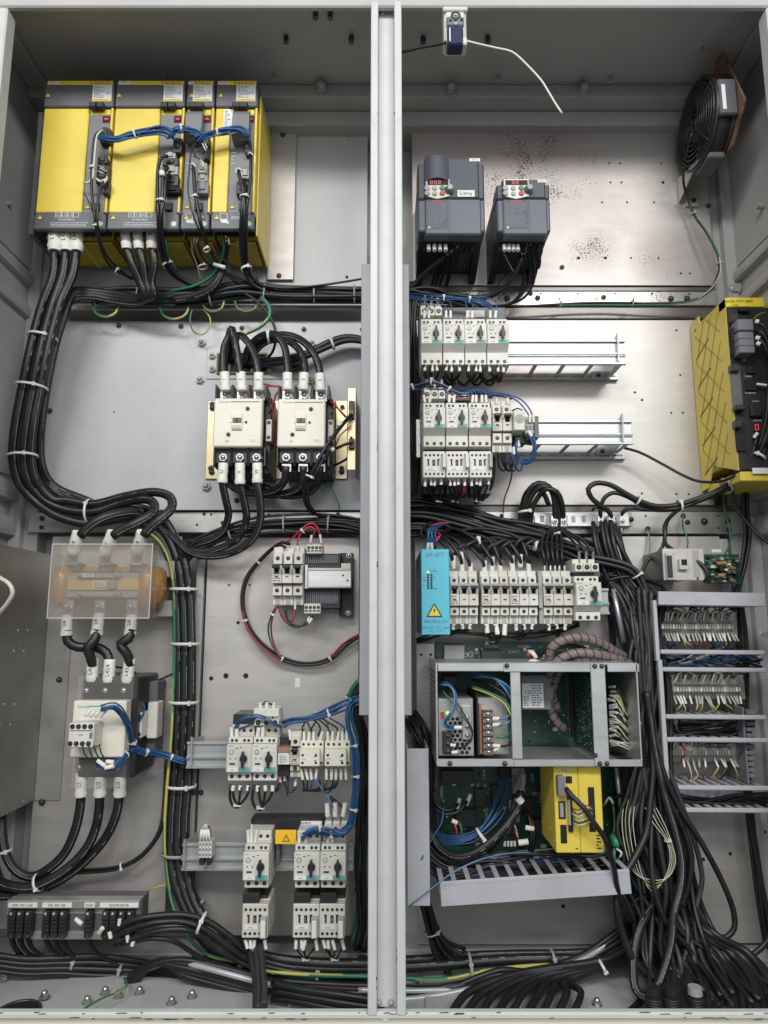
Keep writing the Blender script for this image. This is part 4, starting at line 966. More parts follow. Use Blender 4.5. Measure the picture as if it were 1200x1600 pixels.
for ch in list(t.children):
    if ch is not tt: ch.location = dims(397,1121,436,1134,.19,.26)[3]
b = MB(); b.pbox(364,1116,400,1140,.22,.30,.0015); o = b.build('busbar_cover',M[_b]); setp(o,'black busbar cover behind the breaker pair on the short rail','busbar')
# relay in socket
a,c,z0,z1 = rect(434,1168,452,1196,.18); t = thing('plug_relay','small plug-in relay with brown clear top between breakers and contactors','relay',((a + c) / 2,.26,z0))
b = MB(); b.pbox(435,1196,452,1213,.20,.26,.001); b.build('socket',M[_b],t); b = MB(); b.pbox(436,1152,452,1168,.21,.26,.001); b.build('socket',M[_b],t)
b = MB(); b.pbox(434,1168,452,1177,.18,.25,.0015); b.build('relay_top',M['relay_clear'],t)
b = MB(); b.pbox(434,1177,452,1195,.18,.25,.001); rb = b.build('relay_body',M[_e],t)
fine_print(rb,*rect(437,1180,450,1193,.1797),.1796,5,_o,5)
wq,hq,dq,p = dims(452,1145,469,1217,.185,.26); t = mcb(1,wq,hq,dq,top=.34,mid=.70); t.location = p; t['label'] = 'single pole breaker squeezed between brown relay and small cream contactors'; t['group'] = _w
def aux_contactor(label,x0,y0,x1,y1,Yf,code):
    a,c,z0,z1 = rect(x0,y0,x1,y1,Yf); w = c - a; h = z1 - z0; t = thing('auxiliary_contactor',label,'contactor',((a + c) / 2,.26,z0),'small cream contactors on the short rail')
    b = MB(); b.box(a,c,Yf + .02,.26,z0,z1,.001); b.build('housing',M['cream_plastic'],t)
    b = MB(); b.box(a + w * .03,c - w * .12,Yf,Yf + .02,z0 + h * .06,z1 - h * .28,.0012); f = b.build('front_cover',M['cream_plastic'],t)
    holes(f,[(a + w * u,z1 - h * v) for u in (.16,.72) for v in (.50,.80)],w * .055,Yf - .0001)
    holes(t,[(a + w * u,z1 - h * .14) for u in (.14,.36,.58,.88)] + [(a + w * .92,z1 - h * .88)],w * .055,Yf + .0198)
    b = MB(); b.box(a + w * .05,a + w * .34,Yf - .0006,Yf,z1 - h * .70,z1 - h * .58); b.build('name_label',M[_n],f)
    b = MB().text(code,a + w * .2,z1 - h * .64,Yf - .0009,h * .06); b.box(a + w * .64,a + w * .72,Yf - .0006,Yf,z1 - h * .57,z1 - h * .54); b.box(a + w * .64,a + w * .74,Yf - .0006,Yf,z1 - h * .73,z1 - h * .70); b.build(_l,M['ink'],f)
    return t
aux_contactor('left cream contactor of the two ending the short rail',467,1160,504,1200,.178,'KA41')
aux_contactor('right cream contactor of the two ending the short rail',506,1160,546,1200,.178,'KA42')

# ---- lowest rail: three motor breakers over three small contactors
din_rail('mounting_rail','long aluminium rail across the bottom of the left bay',284,1318,552,1361,.262,brackets=((289,1),))
wq,hq,dq,p = dims(379,1322,420,1392,.175,.26)
lowb = motor_breaker(wq,hq,dq,low=.78,code='QM21',aux=True); lowb.location = p; lowb['label'] = 'motor breaker left of the yellow warning plate'; lowb['group'] = GB
for px,lab in ((480,'motor breaker just right of the yellow warning plate'),(521,'motor breaker under the white tagged infeed, nearest the centre post')):
    dup(lowb,Vector((W(px - 1,1357,.175).x,p.y,p.z)),lab)
wq,hq,dq,p = dims(378,1412,419,1467,.185,.27); sc = small_contactor(wq,hq,dq,'KM26'); sc.location = p; sc['label'] = 'small contactor hanging under the breaker left of the warning plate'; sc['group'] = 'small white contactors under motor breakers'
SC = sc
for px,lab in ((478,'small contactor with grey clip, left of the pair beside the post'),(519,'small contactor at the bottom, directly beside the centre post')):
    dup(sc,Vector((W(px,1440,.185).x,p.y,p.z)),lab)
for i,(px,lab) in enumerate(((399,'black link block between breaker and contactor left of warning plate'),(479,'black link block in the middle of the lowest row'),(520,'black link block nearest the centre post'))):
    b = MB(); b.pbox(px - 20,1396,px + 6,1412,.19,.26,.0015); b.pbox(px + 6,1399,px + 19,1411,.21,.26,.001); o = b.build('link_block',M[_b]); setp(o,lab,'link block','black link blocks between breakers and contactors')
a,c,z0,z1 = rect(390,1280,505,1306,.25); t = thing('busbar','long black busbar behind the lowest breakers with a yellow warning plate','busbar',((a + c) / 2,.25,z0))
b = MB(); b.pbox(392,1278,507,1303,.25,.29,.002); b.build('busbar_cover',M[_b],t)
b = MB(); b.pbox(430,1297,463,1319,.215,.218,.0005); wp_ = b.build('warning_plate',M['orange_label'],t)
p = W(447,1310,.2144); b = MB(); b.add([(p.x - .0075,.2144,p.z - .006),(p.x + .0075,.2144,p.z - .006),(p.x,.2144,p.z + .008)],[(0,1,2)],1); b.add([(p.x - .0052,.2141,p.z - .0047),(p.x + .0052,.2141,p.z - .0047),(p.x,.2141,p.z + .0052)],[(0,1,2)],0); b.box(p.x - .0006,p.x + .0006,.2136,.214,p.z - .0015,p.z + .003,0,1); b.box(p.x - .0006,p.x + .0006,.2136,.214,p.z - .0035,p.z - .0025,0,1); b.build('warning_triangle',[M['orange_label'],M['ink']],t)
b = MB(); b.pbox(470,1283,503,1294,.247,.2495,.0004); lb = b.build('rating_label',M['paper'],t)
p = W(478,1286,.2466); b = MB().text('SIEMENS',p.x,p.z,p.y,.0042); b.build(_l,M['ink'],t)
fine_print(t,*rect(472,1288,500,1293,.2466),.2465,2,_o,3)
b = MB(); b.pbox(431,1319,437,1352,.235,.262,.001); b.build('hanging_lug',M[_r],t)
t = terminal_block3(*dims(505,1285,544,1297,.19,.26)[:3]); t.location = dims(505,1287,544,1300,.19,.26)[3]; t['label'] = 'three pole infeed terminal with white tagged wires beside the centre post'; t['group'] = _s
# small spring terminals on the lowest rail
a,c,z0,z1 = rect(310,1314,331,1341,.235); t = thing('spring_terminals','four small grey spring terminals alone on the lowest rail','terminal block',((a + c) / 2,.26,z0))
for i in range(4):
    x0 = a + (c - a) * i / 4; b = MB(); b.box(x0 + .0003,x0 + (c - a) / 4 - .0003,.235,.262,z0,z1,.0008); p_ = b.build('terminal',M[_e],t)
    b = MB()
    for v in (.2,.5,.8): b.box(x0 + .0018,x0 + (c - a) / 4 - .0018,.2345,.235,z0 + (z1 - z0) * v - .002,z0 + (z1 - z0) * v + .002)
    b.build('wire_slots',M[_o],p_)
b = MB(); b.pbox(311,1341,318,1352,.24,.262,.001); b.pbox(323,1341,329,1352,.24,.262,.001); b.build('rail_foot',M[_b],t)

# ---- row of rotary-screw terminals in the lower left corner
a,c,z0,z1 = rect(10,1408,217,1466,.20); t = thing('relay_terminal_box','dark terminal box with black plug blocks at the bottom left corner','terminal box',((a + c) / 2,.26,z0))
b = MB(); b.box(a,c,.215,.255,z0,z1,.001); b.build('case',M[_r],t)
b = MB(); b.pbox(10,1407,218,1420,.20,.225,.001); tb_ = b.build('top_flange',M[_q],t)
b = MB(); b.pbox(10,1420,218,1428,.212,.216,.0005); b.pbox(48,1456,160,1468,.21,.216,.0005); b.build('steel_strip',M[_q],t)
for (q0,q1,txt) in ((13,58,'KM30  KM-2  KA10'),(66,112,'K130  K150  K160'),(132,148,'R560'),(156,216,'K150 K190 K110 K116')):
    b = MB(); b.pbox(q0,1410.5,q1,1418,.1988,.1998,0); b.build('name_strip',M[_n],t)
    p = W((q0 + q1) / 2,1414.4,.1984); b = MB().text(txt,p.x,p.z,p.y,.0055,sq=.62 if len(txt) > 6 else .8); b.build(_l,M['ink'],t)
for px in (17,30,43,71,84,97,137,164,176,189,202):
    b = MB(); b.pbox(px - 5.5,1424,px + 5.5,1466,.196,.215,.001);
    for k in range(4): b.pbox(px - 4.5,1434 + k * 6,px + 4.5,1438 + k * 6,.193,.196,.0005)
    s_ = b.build('plug_block',M[_b],t)
    bolt(s_,W(px,1428,.196),.0036,_j,'dome','screw'); bolt(s_,W(px,1463,.196),.0034,_i,'dome','screw')
# ================================================================== right bay: devices
# ---- two inverters
YI = .165
def inverter(label,x0,x1,top,x_split,xcap,group='dark grey inverters with red displays',tall=True,hz=False):
    a,c,z0,z1 = rect(x0,top,x1,366,YI); w = c - a; t = thing('inverter',label,'inverter',((a + c) / 2,PL,z0),group)
    zb_ = W(700,360,YI).z; zmid = W(700,310,YI).z; xs = W(x_split,310,YI).x; xl_ = W(xcap,310,YI).x
    b = MB(); b.box(a + .002,c - .002,YI + .05,PL - .001,z0 + .004,z1 - .012,.002); b.build('case',M[_b],t)
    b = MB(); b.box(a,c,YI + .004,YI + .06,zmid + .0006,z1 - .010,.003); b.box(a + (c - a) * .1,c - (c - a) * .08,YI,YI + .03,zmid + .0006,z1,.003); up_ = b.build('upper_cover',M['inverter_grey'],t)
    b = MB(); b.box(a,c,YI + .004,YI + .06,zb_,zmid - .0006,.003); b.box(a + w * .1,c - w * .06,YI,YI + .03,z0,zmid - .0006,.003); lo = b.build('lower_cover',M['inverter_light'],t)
    b = MB(); b.box(xs - .001,xs + .001,YI - .0006,YI,z0 + .002,zmid - .002); b.build('cover_groove',M['inverter_grey'],lo)
    xk0 = xl_; xk1 = xs
    if tall:
        b = MB(); n = 8; zt0 = W(700,282,YI).z; vs = []
        for i in range(n + 1):
            u = i / n; x = xk0 + (xk1 - xk0) * u; bul = .008 * math.sin(math.pi * u) + .002
            vs += [(x,YI - bul,z1 + .001),(x,YI - bul,zt0 - .004 + .005 * math.sin(math.pi * u)),(x,YI + .01,z1 + .001),(x,YI + .01,zt0 - .004)]
        fs = []
        for i in range(n): k = i * 4; fs += [(k,k + 4,k + 5,k + 1),(k,k + 2,k + 6,k + 4),(k + 1,k + 5,k + 7,k + 3)]
        fs += [(0,1,3,2),(4 * n,4 * n + 1,4 * n + 3,4 * n + 2)]
        b.add(vs,fs,0,False); b.build('curved_hood',M['inverter_grey'],t)
    zk1 = W(700,281,YI).z; zk0 = W(700,311,YI).z; kw = xk1 - xk0
    b = MB(); b.prism([(xk0 + kw * .04,zk1),(xk1 + kw * .01,zk1),(xk1 + kw * .01,zk0 + .006),(xk0 + kw * .5,zk0 - .001),(xk0 + kw * .04,zk0 + .006)],YI - .0025,YI + .002); kp = b.build('keypad',M[_e],t)
    b = MB(); b.box(xk0 + kw * .1,xk1 - kw * .03,YI - .0034,YI - .002,zk1 - .014,zk1 - .003,0); b.build('display',M['display_dark'],kp)
    p_ = (xk0 + kw * (.42 if tall else .55),zk1 - .0085)
    b = MB()
    for i in range(3 if tall else 2):
        xx = p_[0] - .011 + i * .0085; b.frame(xx,xx + .0062,p_[1] - .004,p_[1] + .004,YI - .0040,YI - .0035,.0013); b.box(xx + .0012,xx + .005,YI - .0040,YI - .0035,p_[1] - .0006,p_[1] + .0006)
    b.build('display_digits',M['display_red'],kp)
    for u,v,m_,r in ((.06,.022,_h,.0065),(.06,.034,_h,.0065),(.37,.022,_h,.0055),(.37,.035,_h,.0055),(.68,.021,'button_green',.0062),(.68,.034,'button_red',.0062)):
        b = MB(); b.cyl((xk0 + kw * (u + .03),YI - .0025,zk1 - v),(0,-1,0),r,.003,14,0,r * .85); b.build('key',M[m_],kp)
    b = MB(); kx = xk1 + kw * .0; kz = zk1 - .026; b.cyl((kx,YI - .002,kz),(0,-1,0),.0105,.003,18); ring = b.build('dial_ring',M[_b],t)
    b = MB(); b.cyl((kx + .001,YI - .005,kz),(0,-1,0),.0068,.010,14,0,.006); b.build('dial',M[_h],ring)
    b = MB(); b.box(c - w * .22,c - w * .06,YI - .0006,YI,z1 - .008,z1 - .001,0); b.build('code_sticker',M[_n],up_)
    b = MB().text('CNV1',c - w * .14,z1 - .0045,YI - .001,.004); b.build(_l,M[_o],up_)
    if hz:
        q = rect(715,297.5,741.5,307.5,YI); b = MB(); b.box(q[0],q[1],YI - .0008,YI,q[2],q[3]); lb = b.build('frequency_label',M[_n],up_)
        b = MB().text('50Hz',(q[0] + q[1]) / 2,(q[2] + q[3]) / 2,YI - .0012,.0095,sq=1.05); b.build(_l,M['ink'],up_)
    # caution print on the lower cover
    xp0,xp1 = xl_ + .003,xs - .003; zt = zmid - .004
    b = MB(); b.box(xp0,xp1,YI - .0004,YI,z0 + .012,zt,0); b.build('caution_label',M['inverter_grey'],lo)
    b = MB(); b.quad(xp0 + (xp1 - xp0) * .25,xp0 + (xp1 - xp0) * .75,zt - .0045,zt - .0015,YI - .0008); b.build('caution_heading',M['red_print'],lo)
    fine_print(lo,xp0 + .002,xp1 - .002,z0 + .018,zt - .005,YI - .0008,14,'print_dim',int(x0),lh=.28)
    b = MB(); b.box(xp0 + .003,xp0 + .008,YI - .0008,YI - .0003,z0 + .0135,z0 + .0175); b.build('maker_mark',M[_x],lo)
    # terminals and vents below
    yv = YI + .05
    b = MB()
    for i in range(9): x = a + w * (.12 + i * .09); b.box(x - .004,x + .004,yv - .002,yv + .01,z0 - .012,z0 + .002,.001)
    b.build('terminal_ledge',M[_k],t)
    for i in range(4):
        b = MB(); x = a + w * (.17 + i * .085); b.cyl((x,yv - .012,z0 - .004),(0,-.3,-1),.0045,.016,8); b.build('terminal_sleeve',M[_z],t)
    b = MB()
    for i in range(5): x = a + w * (.70 + i * .05); b.box(x - .0018,x + .0018,YI + .08,PL - .03,z0 + .002,z0 + .0045)
    o = b.build('vent_ribs',M[_r],t); o['kind'] = 'stuff'
    for s_ in (0,1):
        x = (a + .002,c - .017)[s_]; b = MB(); b.xprism([(YI + .07,z0 + .004),(PL - .002,z0 + .004),(PL - .002,z0 - .022),(PL - .03,z0 - .022)],x,x + .015); b.build('mounting_foot',M[_b],t)
    return t
inverter('larger dark grey inverter with curved hood and white 50Hz sticker',653,757.5,247,702,664,hz=True)
inverter('smaller dark grey inverter without hood, right of the other one',777,860,280,826,786,tall=False)

# ---- aluminium rails and slotted strips
din_rail('mounting_rail','upper aluminium rail running right from the four breakers',655,530,978,569,.25,brackets=((965,-1),))
din_rail('mounting_rail','lower aluminium rail running right from the three breakers and relay',655,656,989,694,.25,brackets=((972,-1),))
slotted_strip('slotted_strip','slotted strip screwed to the plate under the upper rail',760,583,966,593,PL - .010,8)
slotted_strip('slotted_strip','slotted strip screwed to the plate under the lower rail',800,706,977,717,PL - .010,7)
# ---- upper group: four breakers
wq,hq,dq,p = dims(657.5,494,692,567,.165,.25); nb = motor_breaker(wq,hq,dq,low=.60,code='QF50'); nb.location = p; nb['group'] = GB
nb['label'] = 'leftmost of the four breakers on the upper rail, under the infeed terminal'
for px,lab in ((709.5,'second of the four breakers on the upper rail from the left'),(744,'third of the four breakers on the upper rail from the left'),(778.5,'rightmost of the four breakers on the upper rail, where the bare rail starts')):
    dup(nb,Vector((W(px,530,.165).x,p.y,p.z)),lab)
t = terminal_block3(*dims(657,471,691,493,.19,.25)[:3]); t.location = dims(657,471,691,493,.19,.25)[3]; t['label'] = 'three pole infeed terminal on top of the upper row of four breakers'; t['group'] = _s
b = MB(); b.pbox(690,480,790,500,.235,.28,.0015); o = b.build('busbar',M[_r]); setp(o,'grey busbar linking the four breakers of the upper row','busbar')
b = MB(); b.pbox(728,485,757,495,.2335,.2349,0); o2 = b.build('busbar_label',M['paper'],o);
# ---- middle group: three breakers, two-pole breaker, relay, three contactors
wq,hq,dq,p = dims(661,626,696.5,696,.165,.25); nb2 = motor_breaker(wq,hq,dq,low=.62,code='QF60'); nb2.location = p; nb2['group'] = GB
nb2['label'] = 'left breaker of the middle three, above the leftmost small contactor'
for px,lab in ((714.5,'middle breaker of the three above the small contactors'),(750.5,'right breaker of the middle three, touching the two pole breaker')):
    dup(nb2,Vector((W(px,660,.165).x,p.y,p.z)),lab)
t = terminal_block3(*dims(662,601,696,623,.19,.25)[:3]); t.location = dims(662,601,696,623,.19,.25)[3]; t['label'] = 'three pole infeed terminal on top of the middle row of three breakers'; t['group'] = _s
b = MB(); b.pbox(696,612,735,626,.235,.28,.0015); o = b.build('busbar',M[_r]); setp(o,'grey busbar with white sticker behind the middle three breakers','busbar')
b = MB(); b.pbox(700,614,728,622,.2335,.2349,0); b.build('busbar_label',M['paper'],o)
wq,hq,dq,p = dims(769.5,623,801,704,.18,.25); t = mcb(2,wq / 2,hq,dq,top=.31,mid=.62); t.location = p; t['label'] = 'two pole breaker between the three breakers and the round relay'; t['group'] = _w
a,c,z0,z1 = rect(803,641,841,680,.17); t = thing('timer_relay','small relay with round dial on its socket at the start of the bare rail','relay',((a + c) / 2,.25,z0))
b = MB(); b.pbox(803,641,820,672,.165,.22,.0015); rl = b.build('relay_body',M[_e],t); b = MB(); b.cyl(W(811.5,654,.1648),(0,-1,0),.0095,.0012,18); b.build('time_dial',M[_h],rl); b = MB(); b.cyl(W(811.5,654,.1636),(0,-1,0),.0035,.001,10); b.build('dial_centre',M[_F],rl)
b = MB(); b.pbox(820,651,836,678,.19,.25,.001); b.build('socket',M[_h],t); b = MB(); b.pbox(835,650,842,684,.185,.25,.001); b.build('end_clamp',M[_r],t); b = MB(); b.pbox(803,673,822,692,.21,.25,.001); b.build('socket',M[_b],t)
b = MB()
for i in range(3):
    for j in range(2): b.pbox(822 + i * 5,655 + j * 10,825 + i * 5,661 + j * 10,.1885,.19,0)
o = b.build('terminal_screws',M[_i],t); o['kind'] = 'stuff'
wq,hq,dq,p = dims(660.5,704,696,747,.18,.26); s3 = small_contactor(wq,hq,dq,'KM40',side=False); s3.location = p; s3['group'] = 'small white contactors under motor breakers'; s3['label'] = 'leftmost of the three small contactors in the right bay'
for px,lab in ((714.5,'middle of the three small contactors in the right bay'),(751,'rightmost of the three small contactors, black cable looping beside it')):
    dup(s3,Vector((W(px,726,.18).x,p.y,p.z)),lab)
for i,px in enumerate((694,730,767)):
    b = MB(); b.pbox(px - 2.5,708,px + 3,730,.165,.19,.001); o = b.build('contactor_clip',M[_e if i < 2 else _h]); setp(o,('slim white clip on the leftmost small contactor of the right bay','slim white clip on the middle small contactor of the right bay','slim grey clip on the rightmost small contactor of the right bay')[i],'clip')
for i,px in enumerate((678,714,751)):
    b = MB(); b.pbox(px - 17,695,px + 17,704,.20,.25,.001); b.pbox(px - 17,703,px + 16,772,.2498,.30,.001); o = b.build('link_block',M[_r if i else _b]); setp(o,('link block above the leftmost small contactor of the right bay','link block above the middle small contactor of the right bay','link block above the rightmost small contactor of the right bay')[i],'link block','black link blocks between breakers and contactors')
b = MB(); b.pbox(650,655,657,715,.25,.26,.001)
for y_ in (660,684,704): b.pbox(651,y_,656,y_ + 10,.249,.25,0)
o = b.build('rail_end_plate',M[_q]); setp(o,'slotted steel end plate left of the middle breakers','bracket')

# ---- sky-blue module
a,c,z0,z1 = rect(658.5,858,702.5,992,.165); t = thing('alarm_module','sky blue module with two columns of small lamps and a lightning sign','module',((a + c) / 2,PL,z0))
b = MB(); b.box(a,c,.165,.185,z0,z1,.0012); f = b.build('front_cover',M['cyan_paint'],t)
b = MB(); b.box(a - .002,c - .001,.1855,PL - .002,z0 + .004,z1 - .003,.001); b.build('case',M['teal_dark'],t)
w = c - a; h = z1 - z0; Z = lambda py: W(680,py,.165).z
b = MB(); b.text('AP-SFT',a + w * .5,Z(867),.1645,.0085,sq=1.0); b.text('SRB-M5-1LX.S',a + w * .5,Z(971),.1645,.0062,sq=.95); b.text('Operator KEY Japan',a + w * .5,Z(980),.1645,.0046,sq=.95); b.text('CO., LTD.',a + w * .5,Z(985),.1645,.0046,sq=.95); b.text('POWER',a + w * .42,Z(892),.1645,.0035); b.build(_l,M[_o],f)
for j in range(7):
    for i in range(2):
        if j == 0 and i == 1: continue
        p = (a + w * (.24 + .12 * i),.165,Z(894 + 4.1 * j)); b = MB(); b.cyl(p,(0,-1,0),.0023,.0012,8); b.build('lamp',M['led_green' if j == 0 else 'ink'],f)
fine_print(f,a + w * .06,a + w * .17,Z(922),Z(896),.1645,6,_o,1,fill=1); fine_print(f,a + w * .43,a + w * .54,Z(922),Z(896),.1645,6,_o,2,fill=1)
tri_sign(f,a + w * .45,Z(953),.1645,.028)
# ---- breaker row next to it
YB = .195
def mrow(label,x0,x1,n,lab=None):
    wq,hq,dq,p = dims(x0,891,x1,975,YB,.28); t = mcb(n,wq / n,hq,dq,top=.30,mid=.66); t.location = p; t['label'] = label; t['group'] = _w
    b = MB(); b.box(-wq / 2,wq / 2,-dq * 1.03,-dq * .9,hq * .70,hq * .755,.001); b.build('handle_bar',M[_h],t); return t
mrow('three pole breaker directly beside the sky blue module',703,748,3)
mrow('second breaker group right of the blue module, after the gap',752.5,796.5,3)
mrow('third breaker group right of the blue module',797,841.5,3)
mrow('last breaker group before the motor breaker, brown stained bar',849.5,896.5,3)
b = MB(); b.pbox(842,892,848.5,975,YB + .01,.28,.001); b.pbox(842.5,930,848,950,YB,YB + .01,.0005); o = b.build('slim_auxiliary',M[_h]); setp(o,'slim dirty auxiliary switch between the last two breaker groups','switch')
wq,hq,dq,p = dims(900.5,899,941,970,.175,.28); t = motor_breaker(wq,hq,dq,low=.67,code='QMA1',brand='SIEMENS'); t.location = p; t['group'] = GB; t['label'] = 'grimy motor breaker at the right end of the long breaker row'
t = terminal_block3(*dims(898,872,936,893,.19,.27)[:3]); t.location = dims(898,872,936,893,.19,.27)[3]; t['label'] = 'infeed terminal above the grimy motor breaker, black wires from behind'; t['group'] = _s
b = MB(); b.pbox(896,892,938,902,.22,.28,.001); o = b.build('terminal_adapter',M[_r]); setp(o,'dark adapter between infeed terminal and grimy motor breaker','adapter')
din_rail('mounting_rail','aluminium rail carrying the long breaker row beside the blue module',700,919,952,960,.262)

# ---- cable clamp strip
a,c,z0,z1 = rect(812,801,988,822,.335); t = thing('clamp_strip','perforated steel strip with row of cable shield clamps','clamp strip',((a + c) / 2,.335,z0))
b = MB(); b.box(a,c,.335,.338,z0,z1,.0006); b.box(a,c,.3385,.358,z0,z0 + .003,0); st = b.build('strip',M[_u],t)
b = MB()
for px in (833,847,896,912,930): b.pbox(px - 3,806,px + 3,816,.3345,.3349,0)
o = b.build('square_holes',M[_F],st); o['kind'] = 'stuff'
for px in (866,881,939,956,971):
    b = MB(); b.pbox(px - 6.5,804,px + 6.5,824,.300,.335,.003); k = b.build('cable_clamp',M[_u],t); bolt(k,W(px + 1,815,.2995),.0058,_j,'hex','clamp_screw')
    b = MB(); b.pbox(px - 3,823,px + 3,832,.306,.314,.002); b.build('clamp_foot',M[_j],k)
b = MB(); b.pbox(968,801,983,822,.296,.30,.001); b.build('clamp_plate',M[_u],t); bolt(st,W(986,812,.335),.006,_i,'dome'); bolt(st,W(830,815,.335),.005,_j,'dome')

# ---- yellow control unit seen from its ribbed side
xa = .729; YU = .176; za = W(1155,735,YU).z; zt = W(1133,466,YU).z; xb_ = XW - .006
t = thing('control_unit','tall control unit with yellow ribbed side wall and black front','control unit',(xa,PL,za))
zsb = W(1090,775,PL).z; zst = W(1075,515,PL).z
b = MB(); n = 1
poly = [(YU,zt),(YU + .125,zt - .002),(YU + .128,zst + .012),(PL - .003,zst + .010),(PL - .003,zsb + .010),(YU + .14,zsb + .012),(YU + .11,za + .035),(YU,za)]
b.xprism(poly,xa,xa + .003); sw = b.build('side_wall',M[_I],t)
b = MB(); b.box(xa + .0032,xb_,YU + .02,PL - .004,za + .02,zt - .004,.002); b.build('body',M['yellow_dark'],t)
b = MB(); b.box(xa + .001,xb_,YU - .002,YU + .02,za,zt - .022,.002); fr = b.build('front_panel',M[_b],t)
b = MB(); b.box(xa,xa + .082,YU - .004,YU + .03,zt - .0215,zt,.0015); cp = b.build('top_cap',M['yellow_label'],t)
p = W(1155,470.5,YU - .0045); b = MB().text('A02B-0307-B821',p.x,p.z,YU - .0047,.0062,sq=1.0); b.text('1 CNC',p.x - .01,p.z - .009,YU - .0047,.0045); b.build(_l,M['ink'],cp)
# diagonal ribs on the side wall (dark slots and raised crosses)
ys0,ys1 = YU + .012,PL - .02; H_ = zt - za; lv = [za + .03 + i * H_ * .182 for i in range(6)]
rb = MB(); sl = MB()
def sideline(mb,y0,z0_,y1,z1_,t_,x):
    d = Vector((0,y1 - y0,z1_ - z0_)).normalized(); nn = Vector((0,-d.z,d.y)) * t_
    A = [Vector((x,y0,z0_)) + nn,Vector((x,y1,z1_)) + nn,Vector((x,y1,z1_)) - nn,Vector((x,y0,z0_)) - nn]
    mb.add(A + [q - Vector((.0012,0,0)) for q in A],[(0,1,2,3),(4,5,6,7),(0,1,5,4),(1,2,6,5),(2,3,7,6),(3,0,4,7)])
dz = H_ * .182; D_ = ys1 - ys0
for i in range(-4,9):      # three families of straight ribs make the crossed lattice
    for k,(mb,v1,th) in enumerate(((sl,.80,.0009),(rb,-1.55,.0006),(rb,3.1,.0006))):
        u0,w0,u1,w1 = 0.02,i + (.16 if k == 0 else 0),.86,i + v1
        t0,t1 = 0.0,1.0; lo,hi = .15,5.25
        for bnd,sg in ((lo,1),(hi,-1)):
            f0,f1 = sg * (w0 - bnd),sg * (w1 - bnd)
            if f0 < 0 and f1 < 0: t1 = -1
            elif f0 < 0: t0 = max(t0,f0 / (f0 - f1))
            elif f1 < 0: t1 = min(t1,f0 / (f0 - f1))
        if t1 - t0 < .12: continue
        P_ = lambda t: (ys1 - D_ * (u0 + (u1 - u0) * t),za + .012 + dz * (w0 + (w1 - w0) * t))
        (ya,z_a),(yb,z_b) = P_(t0),P_(t1 if k else t0 + (t1 - t0) * .55); sideline(mb,ya,z_a,yb,z_b,th,xa - .0002)
o = rb.build('side_ribs',M['yellow_dark'],sw); o['kind'] = 'stuff'; o = sl.build('side_slots',M[_i],sw); o['kind'] = 'stuff'
# things on the black front
yf = YU - .003
def fbox(px0,py0,px1,py1,dep,m,name,ch=.001): bb = MB(); bb.pbox(px0,py0,px1,py1,yf - dep,yf + .001,ch); return bb.build(name,M[m],t)
fbox(1142,488,1156,504,.012,_b,'fuse_holder',.003); fbox(1156,479,1172,486,.010,_k,'latch')
fbox(1144,512,1150,554,.012,_k,'card_slot'); fbox(1153,498,1178,516,.03,_A,'plug',.002)
for i in range(3): fbox(1154 + i,518 + i * 11,1178 + i,529 + i * 11,.032,_A,'plug',.0015)
fbox(1168,571,1181,583,.004,_k,'network_port'); fbox(1166,592,1182,610,.004,_k,'network_port'); fbox(1174,630,1192,650,.01,_b,'socket',.002)
fbox(1144,570,1160,640,.006,_r,'cover_flap',.002); fbox(1150,660,1166,705,.004,_k,'card_slot'); fbox(1143,568,1156,580,.016,_b,'latch',.002); fbox(1150,655,1160,668,.018,_b,'latch',.002); fbox(1150,632,1166,640,.018,_b,'latch',.002)
fbox(1178,661,1187,674,.002,'display_dark','display_window')
b = MB(); q = rect(1180,663,1185.5,672,yf - .0028); b.frame(q[0],q[1],q[2],q[3],yf - .0028,yf - .0022,.0011); b.build('display_digit',M['led_red'],t)
p = W(1163,562,yf - .001); b = MB().text('CE',p.x,p.z,yf - .001,.006);
for (px,py,s_) in ((1169,588,'CD38A'),(1173,614,'ETHERNET'),(1181,627,'CA79A'),(1184,657,'STATUS')): q = W(px,py,yf - .001); b.text(s_,q.x,q.z,yf - .001,.0035)
b.build(_l,M[_x],fr)
b = MB(); b.pbox(1176,731,1200,740,yf - .001,yf + .001,0); o = b.build('barcode_label',M['paper'],t)
b = MB(); b.box(xa + .004,xb_,YU + .002,PL - .02,za - .022,za - .001,.002); b.build('bottom_bracket',M[_I],t)

# ---- round cooling fan on the right wall
def px_on_x(px,py,x):
    d = W(px,py,0) - CAM; return CAM + d * ((x - CAM.x) / d.x)
xg = .715; cen = px_on_x(1083,196,xg); rad = .5 * abs(px_on_x(1078,136,xg).z - px_on_x(1088,259,xg).z) * .98
t = thing('cooling_fan','round black cooling fan with wire guard on the right wall','fan',cen - Vector((0,0,rad)))
AX = Vector((-1,0,0)); xo = lambda d: cen + Vector((d,0,0))
b = MB(); b.torus(xo(.012),AX,rad * .97,.006,32,6); b.torus(xo(.05),AX,rad * .97,.006,32,6)
n = 32; vs = []
for i in range(n):
    q = 2 * math.pi * i / n
    for dd,rr in ((.012,rad),(.05,rad),(.05,rad * .92),(.012,rad * .92)): vs.append(cen + Vector((dd,rad * 0 + rr * math.cos(q),rr * math.sin(q))))
b.add(vs,[(i * 4 + k,i * 4 + (k + 1) % 4,((i + 1) % n) * 4 + (k + 1) % 4,((i + 1) % n) * 4 + k) for i in range(n) for k in range(4)],0,True); hs = b.build('housing',M[_b],t)
b = MB()
for s_ in (0,1):
    for q in (60,120,240,300):
        pass
